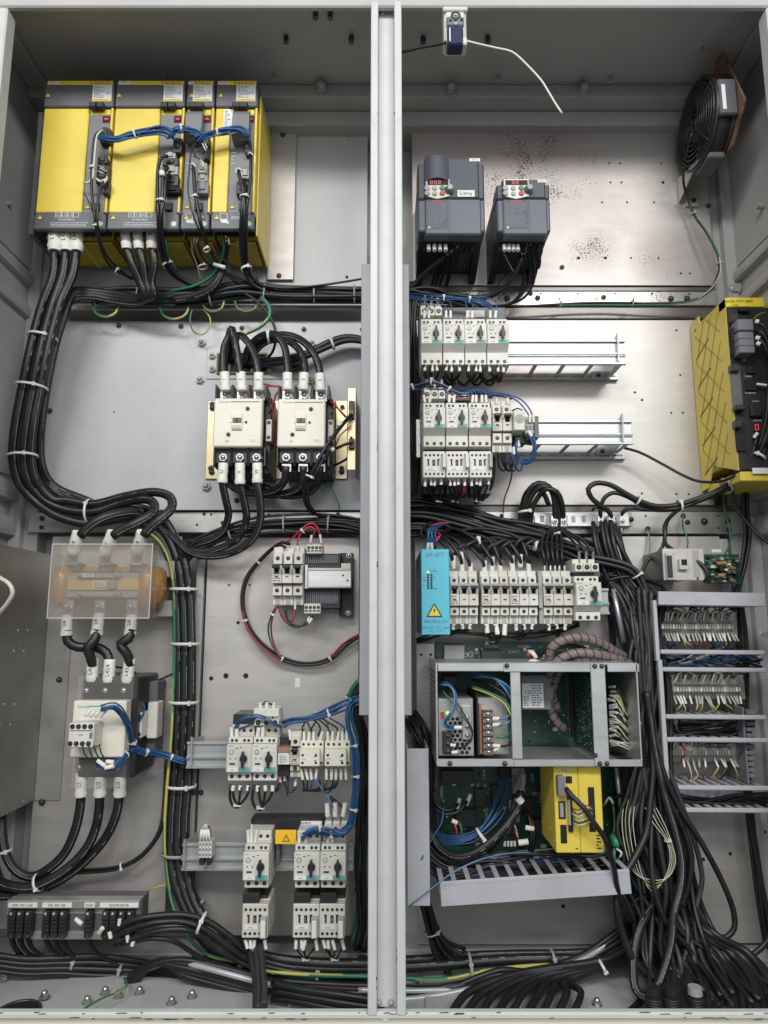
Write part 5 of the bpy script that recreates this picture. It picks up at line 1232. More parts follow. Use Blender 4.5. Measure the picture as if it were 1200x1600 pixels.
for q in ((cen.y - .035,cen.y + .035,cen.z + rad * .90,cen.z + rad * 1.06),(cen.y - .035,cen.y + .035,cen.z - rad * 1.06,cen.z - rad * .9),(cen.y - rad * 1.03,cen.y - rad * .9,cen.z - .05,cen.z + .035)):
    b = MB(); b.box(cen.x + .012,cen.x + .051,q[0],q[1],q[2],q[3],.003); b.build('housing_lug',M[_r],t)
b = MB(); b.add([(cen.x + .018,cen.y - rad * 1.035,cen.z + .02),(cen.x + .026,cen.y - rad * 1.035,cen.z + .02),(cen.x + .026,cen.y - rad * 1.035,cen.z - .04),(cen.x + .018,cen.y - rad * 1.035,cen.z - .04)],[(0,1,2,3)]); b.build('rating_sticker',M['paper'],t)
for i in range(9): b = MB(); b.torus(xo(.0 + .004 * (i / 8) ** 2),AX,rad * (.12 + .105 * i),.0012,30,5); b.build('guard_ring',M[_i],t)
for i in range(4):
    q = math.pi / 4 + math.pi / 2 * i + .2; d = Vector((0,math.cos(q),math.sin(q))); b = MB(); b.tube([xo(.002) + d * rad * .1,xo(.004) + d * rad * .6,xo(.010) + d * rad],.0019,5); b.build('guard_spoke',M['dark_steel'],t)
b = MB(); b.cyl(xo(.010),(1,0,0),rad * .36,.03,20); hub = b.build('hub',M[_b],t)
for i in range(5):
    q = 2 * math.pi * i / 5; b = MB(); vs = []
    for k,(rr,da) in enumerate(((.36,0),(.90,.15),(.90,.75),(.36,.6))): vs.append(cen + Vector((.016 + .02 * (k > 1),rad * rr * math.cos(q + da),rad * rr * math.sin(q + da))))
    b.add(vs + [v + Vector((.002,0,0)) for v in vs],[(0,1,2,3),(4,5,6,7),(0,1,5,4),(1,2,6,5),(2,3,7,6),(3,0,4,7)]); b.build('blade',M[_r],hub)
for ztop in (1,):
    bb = MB(); poly = [(cen.y - rad * .55,cen.z + rad * 1.42),(cen.y - rad * .25,cen.z + rad * 1.50),(cen.y + rad * .4,cen.z + rad * 1.0),(cen.y + rad * .4,cen.z - rad * .95),(cen.y - rad * .6,cen.z - rad * .95),(cen.y - rad * 1.25,cen.z - rad * .35)]
    bb.xprism(poly,cen.x + .053,cen.x + .058); bb.build('bracket_plate',M['rust'],t)
b = MB(); q = W(1086,268,.345); b.xprism([(cen.y - .02,cen.z - rad * .9),(cen.y + .03,cen.z - rad * .9),(.345,W(1085,316,.345).z),(.345,W(1085,280,.345).z)],cen.x + .008,cen.x + .011); b.pbox(1072,312,1092,322,.343,.349,.0005); br = b.build('stay',M[_B],t); bolt(br,W(1084,313,.343),.005,_i,'hex')

# ---- door switch under the head of the frame
t = thing('door_switch','white and navy door switch hanging from the roof edge','switch',W(711,70,.0))
b = MB(); b.pbox(692,9,731,16,-.006,.03,.002); b.build('bracket',M[_D],t)
b = MB(); b.pbox(694,11,729,67,-.002,.038,.006); b.build('case',M[_e],t)
b = MB(); b.pbox(699,38,724,69,-.010,.02,.003); nf = b.build('front_cover',M['navy'],t); b = MB(); b.pbox(698,24,725,40,-.008,.015,.003); b.build('upper_cover',M[_A],t)
for px,py in ((704,32),(712,31),(721,31),(712,37)): bolt(nf,W(px,py,-.0082),.003,_i if py < 35 else _d,'dome','screw')
b = MB(); b.pbox(702,43,704,64,-.0108,-.0101,0); b.build('white_print',M[_x],nf)
b = MB(); b.torus(W(712,24,-.008),(0,-1,0),.008,.0022,18,5); b.build('dial_ring',M[_i],t)
b = MB(); b.pbox(723,57,730,69,-.009,.02,.002); b.build('gland',M[_e],t)

# ---- open aluminium rack with two power supplies, boards and wiring
YR = .105; YRB = .30
a,c,z0,z1 = rect(684,1036,1000,1197,YR)
t = thing('board_rack','open aluminium rack with crossbars holding power supplies and circuit boards','rack',((a + c) / 2,YRB,z0))
def rbar(px0,py0,px1,py1,y0,y1,name='crossbar',m=_u,ch=.001): bb = MB(); bb.pbox(px0,py0,px1,py1,y0,y1,ch); return bb.build(name,M[m],t)
tb1 = rbar(684,1036,790,1049,YR,YR + .003); tb2 = rbar(787,1037,926,1050,YR - .002,YR + .001); tb3 = rbar(949,1037,999,1050,YR,YR + .003)
bb1 = rbar(684,1186,806,1198,YR,YR + .003); bb2 = rbar(803,1187,1004,1198,YR - .002,YR + .001)
ub1 = rbar(799,1050.5,815,1186,YR - .004,YR - .001,'upright_bar'); ub2 = rbar(926,1037.5,949,1197,YR - .0055,YR - .0025,'upright_bar')
for o_,px,py in ((tb1,792,1040),(ub2,929,1041),(ub2,940,1041),(bb1,703,1193),(bb1,789,1193),(ub2,937,1193),(ub2,948,1193),(ub2,930,1180)): bolt(o_,W(px,py,YR - .005),.0045,_i,'dome','screw')
b = MB(); b.box(a - .003,a,YR,YRB,z0,z1,.0005); sp = b.build('side_plate',M[_u],t)
b = MB()
for i in range(5):
    for j in range(16): b.box(a - .0034,a - .003,YR + .02 + i * .03,YR + .032 + i * .03,z0 + .02 + j * .0095,z0 + .026 + j * .0095)
o = b.build('perforations',M[_k],sp); o['kind'] = 'stuff'
b = MB(); b.box(c - .003,c,YR,YRB,z0,z1,.0005); b.build('side_plate',M[_u],t)
b = MB(); b.box(a + .0005,c - .0035,YR + .004,YRB,z0,z0 + .003,0); bp_ = b.build('bottom_plate',M[_u],t)
b = MB()
for i in range(14): x = W(955 + i * 3,1180,.2).x; b.box(x,x + .0025,.15,.24,z0 + .0031,z0 + .0034)
o = b.build('vent_slots',M[_k],bp_); o['kind'] = 'stuff'
b = MB(); b.box(a + .0005,c - .0035,YR + .004,YRB,z1 - .003,z1,0); b.build('top_plate',M[_u],t)
# perforated supply with green lamp
a,c,z0,z1 = rect(685,1091,740,1181,.135); t = thing('power_supply','small supply with honeycomb front in the left of the rack','power supply',((a + c) / 2,.28,z0))
b = MB(); b.box(a,c,.135,.28,z0,z1,.001); f = b.build('case',M[_q],t)
b = MB(); w = c - a; h = z1 - z0; r_ = .0038
for j in range(9):
    for i in range(8):
        x = a + w * .28 + i * .0086 + (j % 2) * .0043; z = z0 + .006 + j * .0076
        if x < c - .005 and not (x > a + w * .62 and z > z0 + h * .3 and z < z0 + h * .85): b.cyl((x,.1346,z),(0,1,0),r_,.0003,6,smooth=False)
o = b.build('honeycomb_holes',M[_k],f); o['kind'] = 'stuff'
b = MB(); b.box(a + w * .10,a + w * .38,.118,.135,z0 + h * .05,z0 + h * .44,.001); tbk = b.build('terminal_strip',M[_b],t)
for k in range(3): bolt(tbk,(a + w * .24,.118,z0 + h * (.11 + .13 * k)),.0052,_i,'dome','terminal_screw')
b = MB(); b.box(a + w * .66,a + w * .92,.120,.135,z0 + h * .30,z0 + h * .86,.001); tbk = b.build('terminal_strip',M[_q],t)
for k in range(3): bolt(tbk,(a + w * .79,.120,z0 + h * (.38 + .15 * k)),.0052,_j,'dome','terminal_screw')
b = MB(); b.box(a + w * .07,a + w * .17,.1335,.135,z0 + h * .64,z0 + h * .76); b.build('switch',M['red_print'],t); b = MB(); b.cyl((a + w * .27,.135,z0 + h * .74),(0,-1,0),.0035,.003,8); b.build('lamp',M['led_green'],t)
# second supply with the dark red screw terminals
a,c,z0,z1 = rect(748,1091,796,1181,.13); t = thing('power_supply','supply with column of dark red screw terminals beside the honeycomb one','power supply',((a + c) / 2,.28,z0))
b = MB(); b.box(a,c,.145,.29,z0,z1,.001); b.build('case',M[_q],t)
b = MB(); b.box(a - .003,a,.13,.29,z0,z1 + .008,.0006); sp = b.build('side_plate',M[_b],t)
w = c - a; h = z1 - z0
b = MB(); b.box(a + w * .14,a + w * .46,.128,.145,z0 + h * .02,z0 + h * .80,.001); b.box(a + w * .04,a + w * .12,.138,.145,z0 + h * .02,z0 + h * .90,.0005); tbk = b.build('terminal_strip',M['relay_clear'],t)
for k in range(7): bolt(tbk,(a + w * .30,.128,z0 + h * (.07 + .11 * k)),.0058,_j,'dome','terminal_screw')
for k in range(8):
    b = MB(); zz = z0 + h * (.015 + .11 * k); b.box(a + w * .14,a + w * .46,.1235,.128,zz - .0008,zz + .0008); b.build('barrier',M[_b],tbk)
# label-covered module and the upright green board
a,c,z0,z1 = rect(815,1055,861,1109,.20); t = thing('labelled_module','grey module with white approval label behind the rack upright','module',((a + c) / 2,.29,z0))
b = MB(); b.box(a,c,.20,.29,z0,z1,.0015); b.box(c - .012,c + .004,.198,.21,z0 + .02,z0 + .045,.0006); f = b.build('case',M[_A],t)
w = c - a; h = z1 - z0; b = MB(); b.box(a + w * .02,a + w * .74,.199,.1996,z0 + h * .06,z0 + h * .76,0); b.build('approval_label',M['paper'],t)
fine_print(f,a + w * .34,a + w * .70,z0 + h * .1,z0 + h * .73,.1986,9,_o,9); fine_print(f,a + w * .05,a + w * .30,z0 + h * .1,z0 + h * .42,.1986,5,_o,10)
b = MB().text('CE',a + w * .22,z0 + h * .5,.1986,.008); b.build(_l,M['ink'],f)
xg_ = W(930,1115,.125).x; za_,zb_ = W(930,1182,.125).z,W(930,1052,.125).z
t = thing('upright_board','green circuit board standing edge on in the middle of the rack','circuit board',(xg_,.2,za_))
b = MB(); b.box(xg_,xg_ + .002,.125,.29,za_,zb_,0); bd = b.build('board',M['pcb_green'],t)
b = MB(); rn = random.Random(2)
for j in range(26):
    z = za_ + .008 + (zb_ - za_ - .016) * j / 26
    for i in range(12):
        if rn.random() < .42: y = .135 + i * .011; l = rn.uniform(.003,.008); b.add([(xg_ - .0004,y,z),(xg_ - .0004,y + l,z),(xg_ - .0004,y + l,z + .0014),(xg_ - .0004,y,z + .0014)],[(0,1,2,3)])
o = b.build('solder_marks',M[_x],bd); o['kind'] = 'stuff'
b = MB(); b.box(xg_ - .006,xg_,.282,.29,za_ + .01,zb_ - .01,.0006); b.build('edge_connector',M[_b],t)
# main board
a,c,z0,z1 = rect(684,1003,962,1332,.315); t = thing('main_board','large green main circuit board behind the rack and below it','circuit board',((a + c) / 2,.33,z0))
b = MB(); b.box(a,c,.315,.318,z0,z1,0); bd = b.build('board',M['pcb_green'],t)
def bbox(px0,py0,px1,py1,d,m,name): bb = MB(); bb.pbox(px0,py0,px1,py1,.315 - d,.3149,.0008); return bb.build(name,M[m],t)
rn = random.Random(8)
for (q0,q1,q2,q3,d) in ((752,1016,783,1032,.02),(694,1008,726,1034,.015),(690,1204,740,1225,.02),(712,1265,745,1292,.025),(742,1232,760,1262,.012),(768,1226,780,1262,.012),(800,1200,820,1240,.012),(825,1280,848,1300,.014),(785,1294,808,1304,.014),(780,1200,795,1218,.014),(816,1246,838,1276,.008),(700,1300,740,1318,.012),(756,1300,778,1326,.012),(795,1250,812,1285,.008)): bbox(q0,q1,q2,q3,d,_b if rn.random() < .75 else _h,'board_connector')
for i in range(70):
    px = rn.uniform(688,956); py = rn.choice([rn.uniform(1006,1034),rn.uniform(1200,1328),rn.uniform(1200,1328),rn.uniform(1055,1180)]); s_ = rn.uniform(2,7); bbox(px,py,px + s_ * rn.uniform(.6,1.8),py + s_,rn.uniform(.002,.008),rn.choice([_b,_b,_h,'gold',_e,_r]),'chip')
for (px,py,s_,v) in ((740,1020,'A20B-8100',0),(740,1026,'0980   A',0),(803,1018,'J24AC',0),(798,1031,'JD52',0),(768,1010,'CX37A',0),(820,1010,'CX38A',0),(747,1232,'JA41A',1),(758,1232,'JA40',1),(690,1240,'COP10A',1),(756,1210,'CA40',1),(832,1215,'CX19',1),(844,1245,'JD44A',1),(852,1300,'CA69',0),(760,1312,'FAN0',0),(760,1272,'COP20',1),(688,1031,'CX61',0),(850,1012,'CK22',0)):
    p = W(px,py,.3142); b = MB().text(s_,p.x,p.z,.3142,.0062,vert=bool(v)); b.build(_l,M[_x],bd)
b = MB()
for i in range(160):
    px = rn.uniform(688,956); py = rn.choice([rn.uniform(1006,1034),rn.uniform(1200,1328),rn.uniform(1105,1160)]); p = W(px,py,.3145); l = rn.uniform(.0015,.008); hh = rn.uniform(.0007,.002); b.quad(p.x,p.x + (l if rn.random() < .5 else hh),p.z,p.z + (hh if rn.random() < .5 else l),.3145)
o = b.build('board_print',M[_x],bd); o['kind'] = 'stuff'
rbm = MB(); rbm.pbox(651,1005,680,1180,.322,.326,.001); rm = rbm.build('board_carrier',M[_B]); setp(rm,'bare metal carrier plate left of the rack with drilled holes','plate')
b = MB()
for px,py in ((658,1023),(673,1023),(659,1180),(673,1060)): b.cyl(W(px,py,.3216),(0,1,0),.003,.0003,8)
o = b.build('drilled_holes',M[_k],rm); o['kind'] = 'stuff'

# ---- two yellow amplifier modules under the rack
def ymod(label,x0,x1,tops,yb=.245):
    a,c,z0,z1 = rect(x0,1192,x1,1333,.125); t = thing('amplifier_module',label,'module',((a + c) / 2,yb,z0),'yellow amplifier modules under the rack')
    b = MB(); b.box(a,c,.125,yb,z0,z1,.0015); f = b.build('case',M[_I],t)
    for (q0,q1,q2,q3,d,m_) in tops:
        b = MB(); b.pbox(q0,q1,q2,q3,.125 - d,.1249,.0008); b.build('port' if m_ == _k else 'connector',M[m_],t)
    return t,f
t,f = ymod('left yellow module with connectors and cable plugged in its front',867,905,((876,1202,890,1206,.0005,'paper'),(872,1213,883,1244,.018,_A),(884,1213,894,1224,.002,_k),(873,1252,884,1280,.002,_b),(875,1255,881,1277,.004,_q),(876,1289,886,1318,.0015,_k),(888,1236,895,1300,.006,_k),(888,1250,892,1290,.008,_q)))
p = W(883,1204,.1235); b = MB().text('FSSB-1',p.x,p.z,.1240,.0045); b.build(_l,M['ink'],f); fine_print(f,*rect(899,1304,903,1328,.1245),.1245,6,'ink',2)
t,f = ymod('right yellow module, plainer, with tall dark slot',905.5,941.5,((920,1230,930,1300,.0015,_k),)); fine_print(f,*rect(932,1303,940,1328,.1245),.1245,5,'ink',3)

# ---- wiring ducts
def duct(name,label,M_,x0,x1,z0,z1,y0,y1,nf,top=True,group=_t,cover=True):
    """box duct with a plain cover in front and open fingers along its upper side"""
    t = thing(name,label,'wiring duct',tuple(M_ @ Vector(((x0 + x1) / 2,y1,z0))) if M_ else ((x0 + x1) / 2,y1,z0),group)
    b = MB(M_); b.box(x0,x1,y0,y0 + .004,z0,z1,.001); b.box(x0,x1,y0 - .0008,y0,z1 - .006,z1 - .003,0); b.build('cover',M[_G],t)
    b = MB(M_); b.box(x0 + .001,x1 - .001,y0 + .004,y1,z0,z0 + .002); b.build('lower_wall',M[_G],t)
    b = MB(M_); b.box(x0 + .001,x1 - .001,y1 - .002,y1,z0,z1); b.build('back_wall',M[_G],t)
    st = (x1 - x0) / nf
    for i in range(nf + 1):
        x = min(max(x0 + st * i,x0 + .004),x1 - .004); b = MB(M_); b.box(x - .0045,x + .0045,y0 + .0045,y1 - .003,z1 - .003,z1 - .001); b.build('finger',M[_G],t)
    return t
x0,x1,za,zb_ = rect(688,1368,986,1407,.15); piv = Vector(((x0 + x1) / 2,.15,(za + zb_) / 2)); MD = Matrix.Translation(piv) @ Matrix.Rotation(R(-3.6),4,'Y') @ Matrix.Translation(-piv)
duct('wiring_duct','scuffed horizontal duct with open fingers below the yellow modules',MD,x0,x1,za,zb_,.15,.30,13)
x0,x1,za,zb_ = rect(636,1170,671,1416,.14); b = MB(); b.box(x0,x1,.14,.145,za,zb_,.0012); b.box(x0,x0 + .003,.145,.25,za,zb_); b.box(x1 - .003,x1,.145,.25,za,zb_); o = b.build('wiring_duct',M[_G]); setp(o,'upright grey duct standing beside the post at the lower right','wiring duct',_t)
x0,x1,za,zb_ = rect(563,412,641,1118,.125); b = MB(); b.box(x0,x1,.125,.130,za,zb_,.0015); b.box(x0 + .0175,x0 + .0185,.1243,.125,za,zb_,0); b.box(x0,x0 + .003,.13,.22,za,zb_); b.box(x1 - .003,x1,.13,.22,za,zb_); o = b.build('wiring_duct',M[_G]); setp(o,'tall grey duct running up behind the centre post','wiring duct',_t)
# cover plate of the top duct of the terminal field
b = MB(); x0,x1,za,zb_ = rect(1029,924,1196,945,.20); MD = Matrix.Translation((x0,.2,za)) @ Matrix.Rotation(R(.9),4,'Y') @ Matrix.Translation((-x0,-.2,-za)); b.M = MD; b.box(x0,x1,.20,.205,za,zb_,.001); b.box(x0 + .001,x1 - .001,.2055,.33,za,za + .002); o = b.build('wiring_duct',M[_G]); setp(o,'closed grey duct above the topmost terminal row on the right','wiring duct',_t)
def open_duct(label,py0,py1,x0p,x1p,y0=.215,y1=.335,th=7,rot=.5):
    xa_,xb2 = W(x0p,(py0 + py1) / 2,y0).x,W(x1p,(py0 + py1) / 2,y0).x; za_ = W(1100,py1,y0).z; zb3 = W(1100,py0,y0).z; hh = mpp(1100,y0) * th
    t = thing('wiring_duct',label,'wiring duct',((xa_ + xb2) / 2,y1,za_),_t)
    MD = Matrix.Translation((xa_,y0,za_)) @ Matrix.Rotation(R(rot),4,'Y') @ Matrix.Translation((-xa_,-y0,-za_))
    for z in (za_,zb3):
        b = MB(MD); b.box(xa_,xb2,y0,y0 + .010,z - hh / 2,z + hh / 2,.002); w_ = b.build('duct_lip',M[_G],t)
        n = int((xb2 - xa_) / .021)
        for i in range(n + 1):
            x = xa_ + .006 + (xb2 - xa_ - .012) * i / n; b = MB(MD); b.box(x - .005,x + .005,y0 + .0105,y1 - .002,z - .0012,z + .0012); b.build('finger',M[_G],t)
    b = MB(MD); b.box(xa_,xb2,y1 - .002,y1,za_,zb3); b.build('back_wall',M[_G],t)
    return t
open_duct('open duct between the upper and middle terminal rows',1018.5,1046,1033,1197)
open_duct('open duct between the middle and lower terminal rows',1120,1156,1041,1200)
open_duct('open duct below the lowest terminal row',1231,1266,1047,1204,th=7)
for (q,lab) in (((1023,938,1029,1033),'narrow upright edge strip left of the upper terminal row'),((1034,1031,1041,1226),'narrow upright edge strip left of the lower two terminal rows')):
    b = MB(); b.pbox(*q,.21,.222,.001); o = b.build('edge_strip',M[_G]); setp(o,lab,'strip')
b = MB();
for k in range(12): b.pbox(1167,1110 + k * 9,1180,1116 + k * 9,.24,.33,.0006)
b.pbox(1164,1105,1167,1225,.238,.33,.0006); o = b.build('upright_duct',M[_A]); o['kind'] = 'stuff'; setp(o,'dark fingers of an upright duct right of the terminal rows','wiring duct')
# terminal rows
def term_row(label,x0p,x1p,py,n,Y=.265,gaps=(),ends=True,seed=0,special=()):
    rn = random.Random(seed); a,c = W(x0p,py,Y).x,W(x1p,py,Y).x; z = W((x0p + x1p) / 2,py,Y).z; t = thing('terminal_row',label,'terminal block',((a + c) / 2,.33,z - .02),'rows of small grey terminals'); st = (c - a) / n
    b = MB(); b.box(a - .02,c + .03,.315,.318,z - .016,z + .016,.0005); b.build('din_rail',M[_B],t)
    for i in range(n):
        x = a + st * i; m_ = _h
        if i in special: m_ = 'orange_label' if False else 'red_print'
        elif rn.random() < .12: m_ = _e
        b = MB(); b.xprism([(Y,z - .005),(Y,z + .005),(Y + .012,z + .010),(Y + .02,z + .021),(.312,z + .021),(.312,z - .021),(Y + .02,z - .021),(Y + .012,z - .010)],x + .0005,x + st - .0005); p_ = b.build('terminal',M[m_],t)
        b = MB(); b.box(x + st * .18,x + st * .82,Y - .0012,Y - .0001,z - .0042,z + .0042,0); b.build('number_tag',M['tag_grey' if i % 4 else _n],p_)
    for xx in (a - .014,c + .002):
        b = MB(); b.box(xx,xx + .012,Y + .012,.314,z - .022,z + .022,.001); b.build('end_clamp',M[_q],t)
    return t
term_row('topmost of the three terminal rows on the right',1033,1146,979,26,seed=1)
term_row('middle one of the three terminal rows on the right',1038,1158,1077,26,seed=2)
term_row('lowest of the three terminal rows on the right',1046,1146,1176,22,seed=3,special=(5,))

# ---- interface box and bare board near the right wall
a,c,z0,z1 = rect(1036,857,1101,907,.235); t = thing('interface_box','silver interface box with wide plug and network socket','interface box',((a + c) / 2,PL,z0))
b = MB(); b.box(a,c,.235,.238,z0,z1,.001); f = b.build('face_plate',M[_B],t)
b = MB(); b.box(a,c - .02,.239,PL - .004,z0 + .003,z1 - .003,.001); b.build('case',M['dark_steel'],t)
for (q0,q1,q2,q3,d,m_,nm) in ((1042,864,1054,906,.008,_q,'plug_shell'),(1044,868,1051,902,.012,'ink','plug_socket'),(1062,873,1076,890,.010,_u,'network_shell'),(1065,874,1074,883,.0115,_k,'network_port'),(1083,860,1093,902,.0006,_F,'rating_label')):
    b = MB(); b.pbox(q0,q1,q2,q3,.235 - d,.2349,.0008); b.build(nm,M[m_],t)
b = MB(); b.pbox(1039,859,1045,861,.2343,.2349,0); b.build('code_sticker',M['paper'],t); bolt(f,W(1090,904,.235),.0025,_i,'dome','screw')
a,c,z0,z1 = rect(1101,866,1156,912,.285); t = thing('bare_board','bare circuit board crowded with parts beside the silver interface box','circuit board',((a + c) / 2,PL,z0))
b = MB(); b.box(a,c,.285,.288,z0,z1,0); bd = b.build('board',M['pcb_green'],t)
for i in range(60):
    px = rn.uniform(1102,1152); py = rn.uniform(867,908); s_ = rn.uniform(1.5,5); b = MB(); b.pbox(px,py,px + s_ * rn.uniform(.8,2),py + s_,.285 - rn.uniform(.003,.02),.2849,.0005); b.build('chip',M[rn.choice([_b,_b,_r,'gold',_e,_h,'zinc_chromate'])],t)
b = MB(); b.pbox(1112,858,1127,863,.30,.301,0); o = b.build('code_sticker',M['paper'],t)
for (px,py) in ((1120,880),(1122,899)): b = MB(); b.cyl(W(px,py,.262),(1,0,0),.004,.012,10); b.build('capacitor',M['copper_varnish'],t)
# green moulded sleeve is with the cables; spiral conduits over the rack
# ================================================================== cables and wires
def harness(label,items,Y=.32,ties=(),sleeves=(),name='cable_harness',cat='cables',group=None,part='cable',tiem=_z):
    """items: (r, material, points); ties: (px, py, Y, tangent px dx, dy, ra px, rb m); sleeves: (px0,py0,px1,py1,Y,r,text)"""
    root = thing(name,label,cat,W(items[0][2][0][0],items[0][2][0][1],Y),group)
    for r,m,pts in items: cable(part,root,pts,Y,r,m)
    for q in ties:
        p = W(q[0],q[1],q[2]); T = W(q[0] + q[3],q[1] + q[4],q[2]) - p; tie_band(root,p,T,q[5] * mpp(q[1],q[2]),q[6],tiem,.005 if q[5] > 7 else .0032)
    for q in sleeves: sleeve(root,*q)
    return root
def sleeve(root,px0,py0,px1,py1,Y0,Y1,r,txt=None,m='white_sleeve'):
    a,c = W(px0,py0,Y0),W(px1,py1,Y1); P = spline([a,c],.006); b = MB(); n = len(P)
    T = (c - a).normalized(); u = T.cross(Vector((0,1,0))).normalized(); w = T.cross(u); k = 12; vs = []
    for i,p in enumerate(P):
        s = i / max(1,n - 1); rr = r * (1 + .04 * math.sin(s * 17) + (.10 if .72 < s < .86 else 0)); fl = 1 - .25 * max(0,.3 - s) / .3
        for j in range(k):
            q = 2 * math.pi * j / k; vs.append(p + u * rr * math.cos(q) + w * rr * fl * math.sin(q))
    b.add(vs,[(i * k + j,i * k + (j + 1) % k,(i + 1) * k + (j + 1) % k,(i + 1) * k + j) for i in range(n - 1) for j in range(k)],0,True); b.add(vs[:k],[tuple(range(k))]); b.add(vs[-k:],[tuple(range(k))])
    o = b.build('sleeve',M[m],root)
    if txt:
        mid = a.lerp(c,.45); up = -T if T.z < 0 else T; ang = math.atan2(up.x,up.z)
        Mx = Matrix.Translation(mid) @ Matrix.Rotation(ang,4,'Y'); tb = MB(Mx); tb.text(txt,0,0,0,r * .66,vert=True)
        for i,v in enumerate(tb.v):            # wrap the print round the sleeve
            d = (Mx.inverted() @ v); d.y = -math.sqrt(max(0,r * r - d.x * d.x)) - .0007; tb.v[i] = Mx @ d
        tb.M = None; tb.build(_l,M['ink'],o)
    return o
rnd = random.Random(21)
# ---- left bay: the thick bundle down the left wall, from the first drive to the reactor
TH = .0098
LW = lambda dx,dy=0: [(72 + dx,470,.20),(60 + dx,510,.20),(47 + dx,565,.20),(36 + dx,620,.21),(27 + dx,670,.22),(24 + dx,715,.24),(32 + dx * .8,752 - dx * .5,.26),(58 + dx * .4,782 - dx * .7,.28),(98,802 - dx,.29),(145,806 - dx,.295)]
s1 = [(85,391,.20),(83,430,.20)] + LW(-4)[:-2] + [(88,806,.28),(135,818,.28),(180,812,.28),(212,806,.265),(218,801,.245),(200,800,.225),(165,808,.20),(140,822,.195),(125,838,.195)]
s2 = [(103,391,.205),(98,430,.205)] + [(p[0] + 12,p[1],p[2]) for p in LW(0)[:-2]] + [(100,796,.285),(145,800,.28),(190,786,.265),(222,780,.25),(240,786,.23),(238,802,.205),(212,818,.19),(190,828,.19),(176,838,.19)]
s3 = [(120,391,.21),(113,430,.21)] + [(p[0] + 24,p[1] - 2,p[2]) for p in LW(0)[:-2]] + [(104,782,.285),(145,788,.28),(195,776,.26),(240,769,.245),(265,776,.225),(268,794,.20),(250,812,.185),(233,826,.185),(224,838,.185)]
items = [(TH,_a,s1),(TH,_a,s2),(TH,_a,s3)]
# the U V W cables run left along the rail and join them, then go on to the vertical trunk
VT = [(200,800,.31),(240,815,.31),(266,848,.31),(283,905,.31),(288,1000,.31),(288,1100,.312),(284,1200,.312),(277,1300,.31),(282,1370,.30),(300,1422,.29),(335,1472,.27),(400,1500,.25),(480,1512,.24),(600,1514,.24)]
for i,(x0,dx) in enumerate(((197,0),(217,5),(238,10))):
    pts = [(x0,386,.215),(x0 + 9 - i * 3,412,.22),(218 + i * 9,440,.24),(226 + i * 7,460,.25),(216 + i * 5,472 - i * 3,.27),(180,470 - i * 5,.29),(140,463 - i * 4,.285),(112 + i * 2,468 - i * 6,.26),(92 + i * 3,500,.24),(80 + i * 3,540,.24),(66 + i * 3,610,.24),(55 + i * 4,680,.255),(58 + i * 4,730,.28),(85,768 - i * 4,.31),(140,790 - i * 3,.315)] + [(p[0] + (i - 1) * (-11 if p[1] < 1380 else -6),p[1] + (i - 1) * (8 if p[1] > 1420 or p[1] < 830 else 0),p[2]) for p in VT]
    items.append((TH * .98,_a,pts))
harness('thick black cables strapped down the left wall from the drives to the reactor',items,.28,
        ties=[(66,527,.215,-8,40,22,.03),(49,605,.215,-7,40,24,.032),(35,713,.24,0,40,22,.032),(141,800,.285,40,0,20,.032)],
        sleeves=[(85,352,85,393,.20,.198,.0135,'L41D'),(102,352,103,393,.202,.203,.0135,'L42D'),(120,352,120,393,.205,.208,.0135,'L43D'),
                 (195,352,198,389,.203,.212,.011,'U'),(214,352,217,389,.203,.212,.011,'V'),(236,352,237,389,.203,.212,.011,'W'),
                 (123,832,115,864,.195,.215,.0130,'L41D'),(177,832,164,866,.19,.215,.0130,'L42D'),(223,832,215,862,.185,.215,.0130,'L43D')],name='power_cable_harness')
# trunk: the thin companions and the earth wire, strapped together
lone('earth_cable','long green and yellow earth cable down the left side of the vertical trunk','cable',[(226,826),(252,850),(267,890),(272,960),(272,1050),(268,1150),(260,1240),(257,1320),(264,1390),(282,1445,.27),(318,1488,.25),(370,1503,.245)],.295,.0034,'gy')
tr = bundle('inner cables of the vertical trunk between the two lower left plates',[(225,812),(262,845),(290,905),(298,1000),(298,1100),(295,1200),(289,1300),(293,1370),(310,1420),(340,1470,.30),(380,1500,.29)],5,.0055,.012,.325,seed=4,jit=.15)
for py,x0,x1 in ((921,284,0),(1006,286,0),(1097,284,0),(1228,280,0),(1334,274,0),(1421,297,1)):
    p = W(x0 + 3,py,.31); tie_band(tr,p,W(x0 + 3 + (14 if x1 else -1),py + 20,.31) - p,.031,.026,_F if py > 1300 else _z,.006)
# ---- horizontal bundle under the drives, towards the post
b1 = bundle('black cable bundle under the drives running right behind the centre post',[(150,464),(200,462),(260,466),(320,464),(380,456),(440,460),(500,460),(563,460),(600,458)],9,.0058,.017,.30,ties=(.17,.42,.60,.78,.91),seed=2,jit=.6,tiem=_F)
lone('control_cable','thin black cable rising to the right above the bundle under the drives','cable',[(350,425),(395,442),(440,450),(490,447),(540,440),(575,434)],.28,.0026)
for px,py,a_,lab,r_,xs in ((165,477,21,'leftmost little green and yellow loop hanging under the cable bundle',.0030,()),(272,478,24,'second green and yellow loop under the bundle, wide and shallow',.0028,()),(333,471,18,'greenish earth loop below the bundle, beside a deeper one',.0026,()),(385,470,19,'green and yellow earth loop nearest the contactors',.0026,())):
    lone('earth_wire',lab,'wire',[(px - a_,py - 4,.31),(px - a_ * .7,py + a_ * .6,.30),(px,py + a_ * .85,.30),(px + a_ * .75,py + a_ * .55,.30),(px + a_,py - 6,.31)],.30,r_,'gy',group='earth loops under the cable bundle')
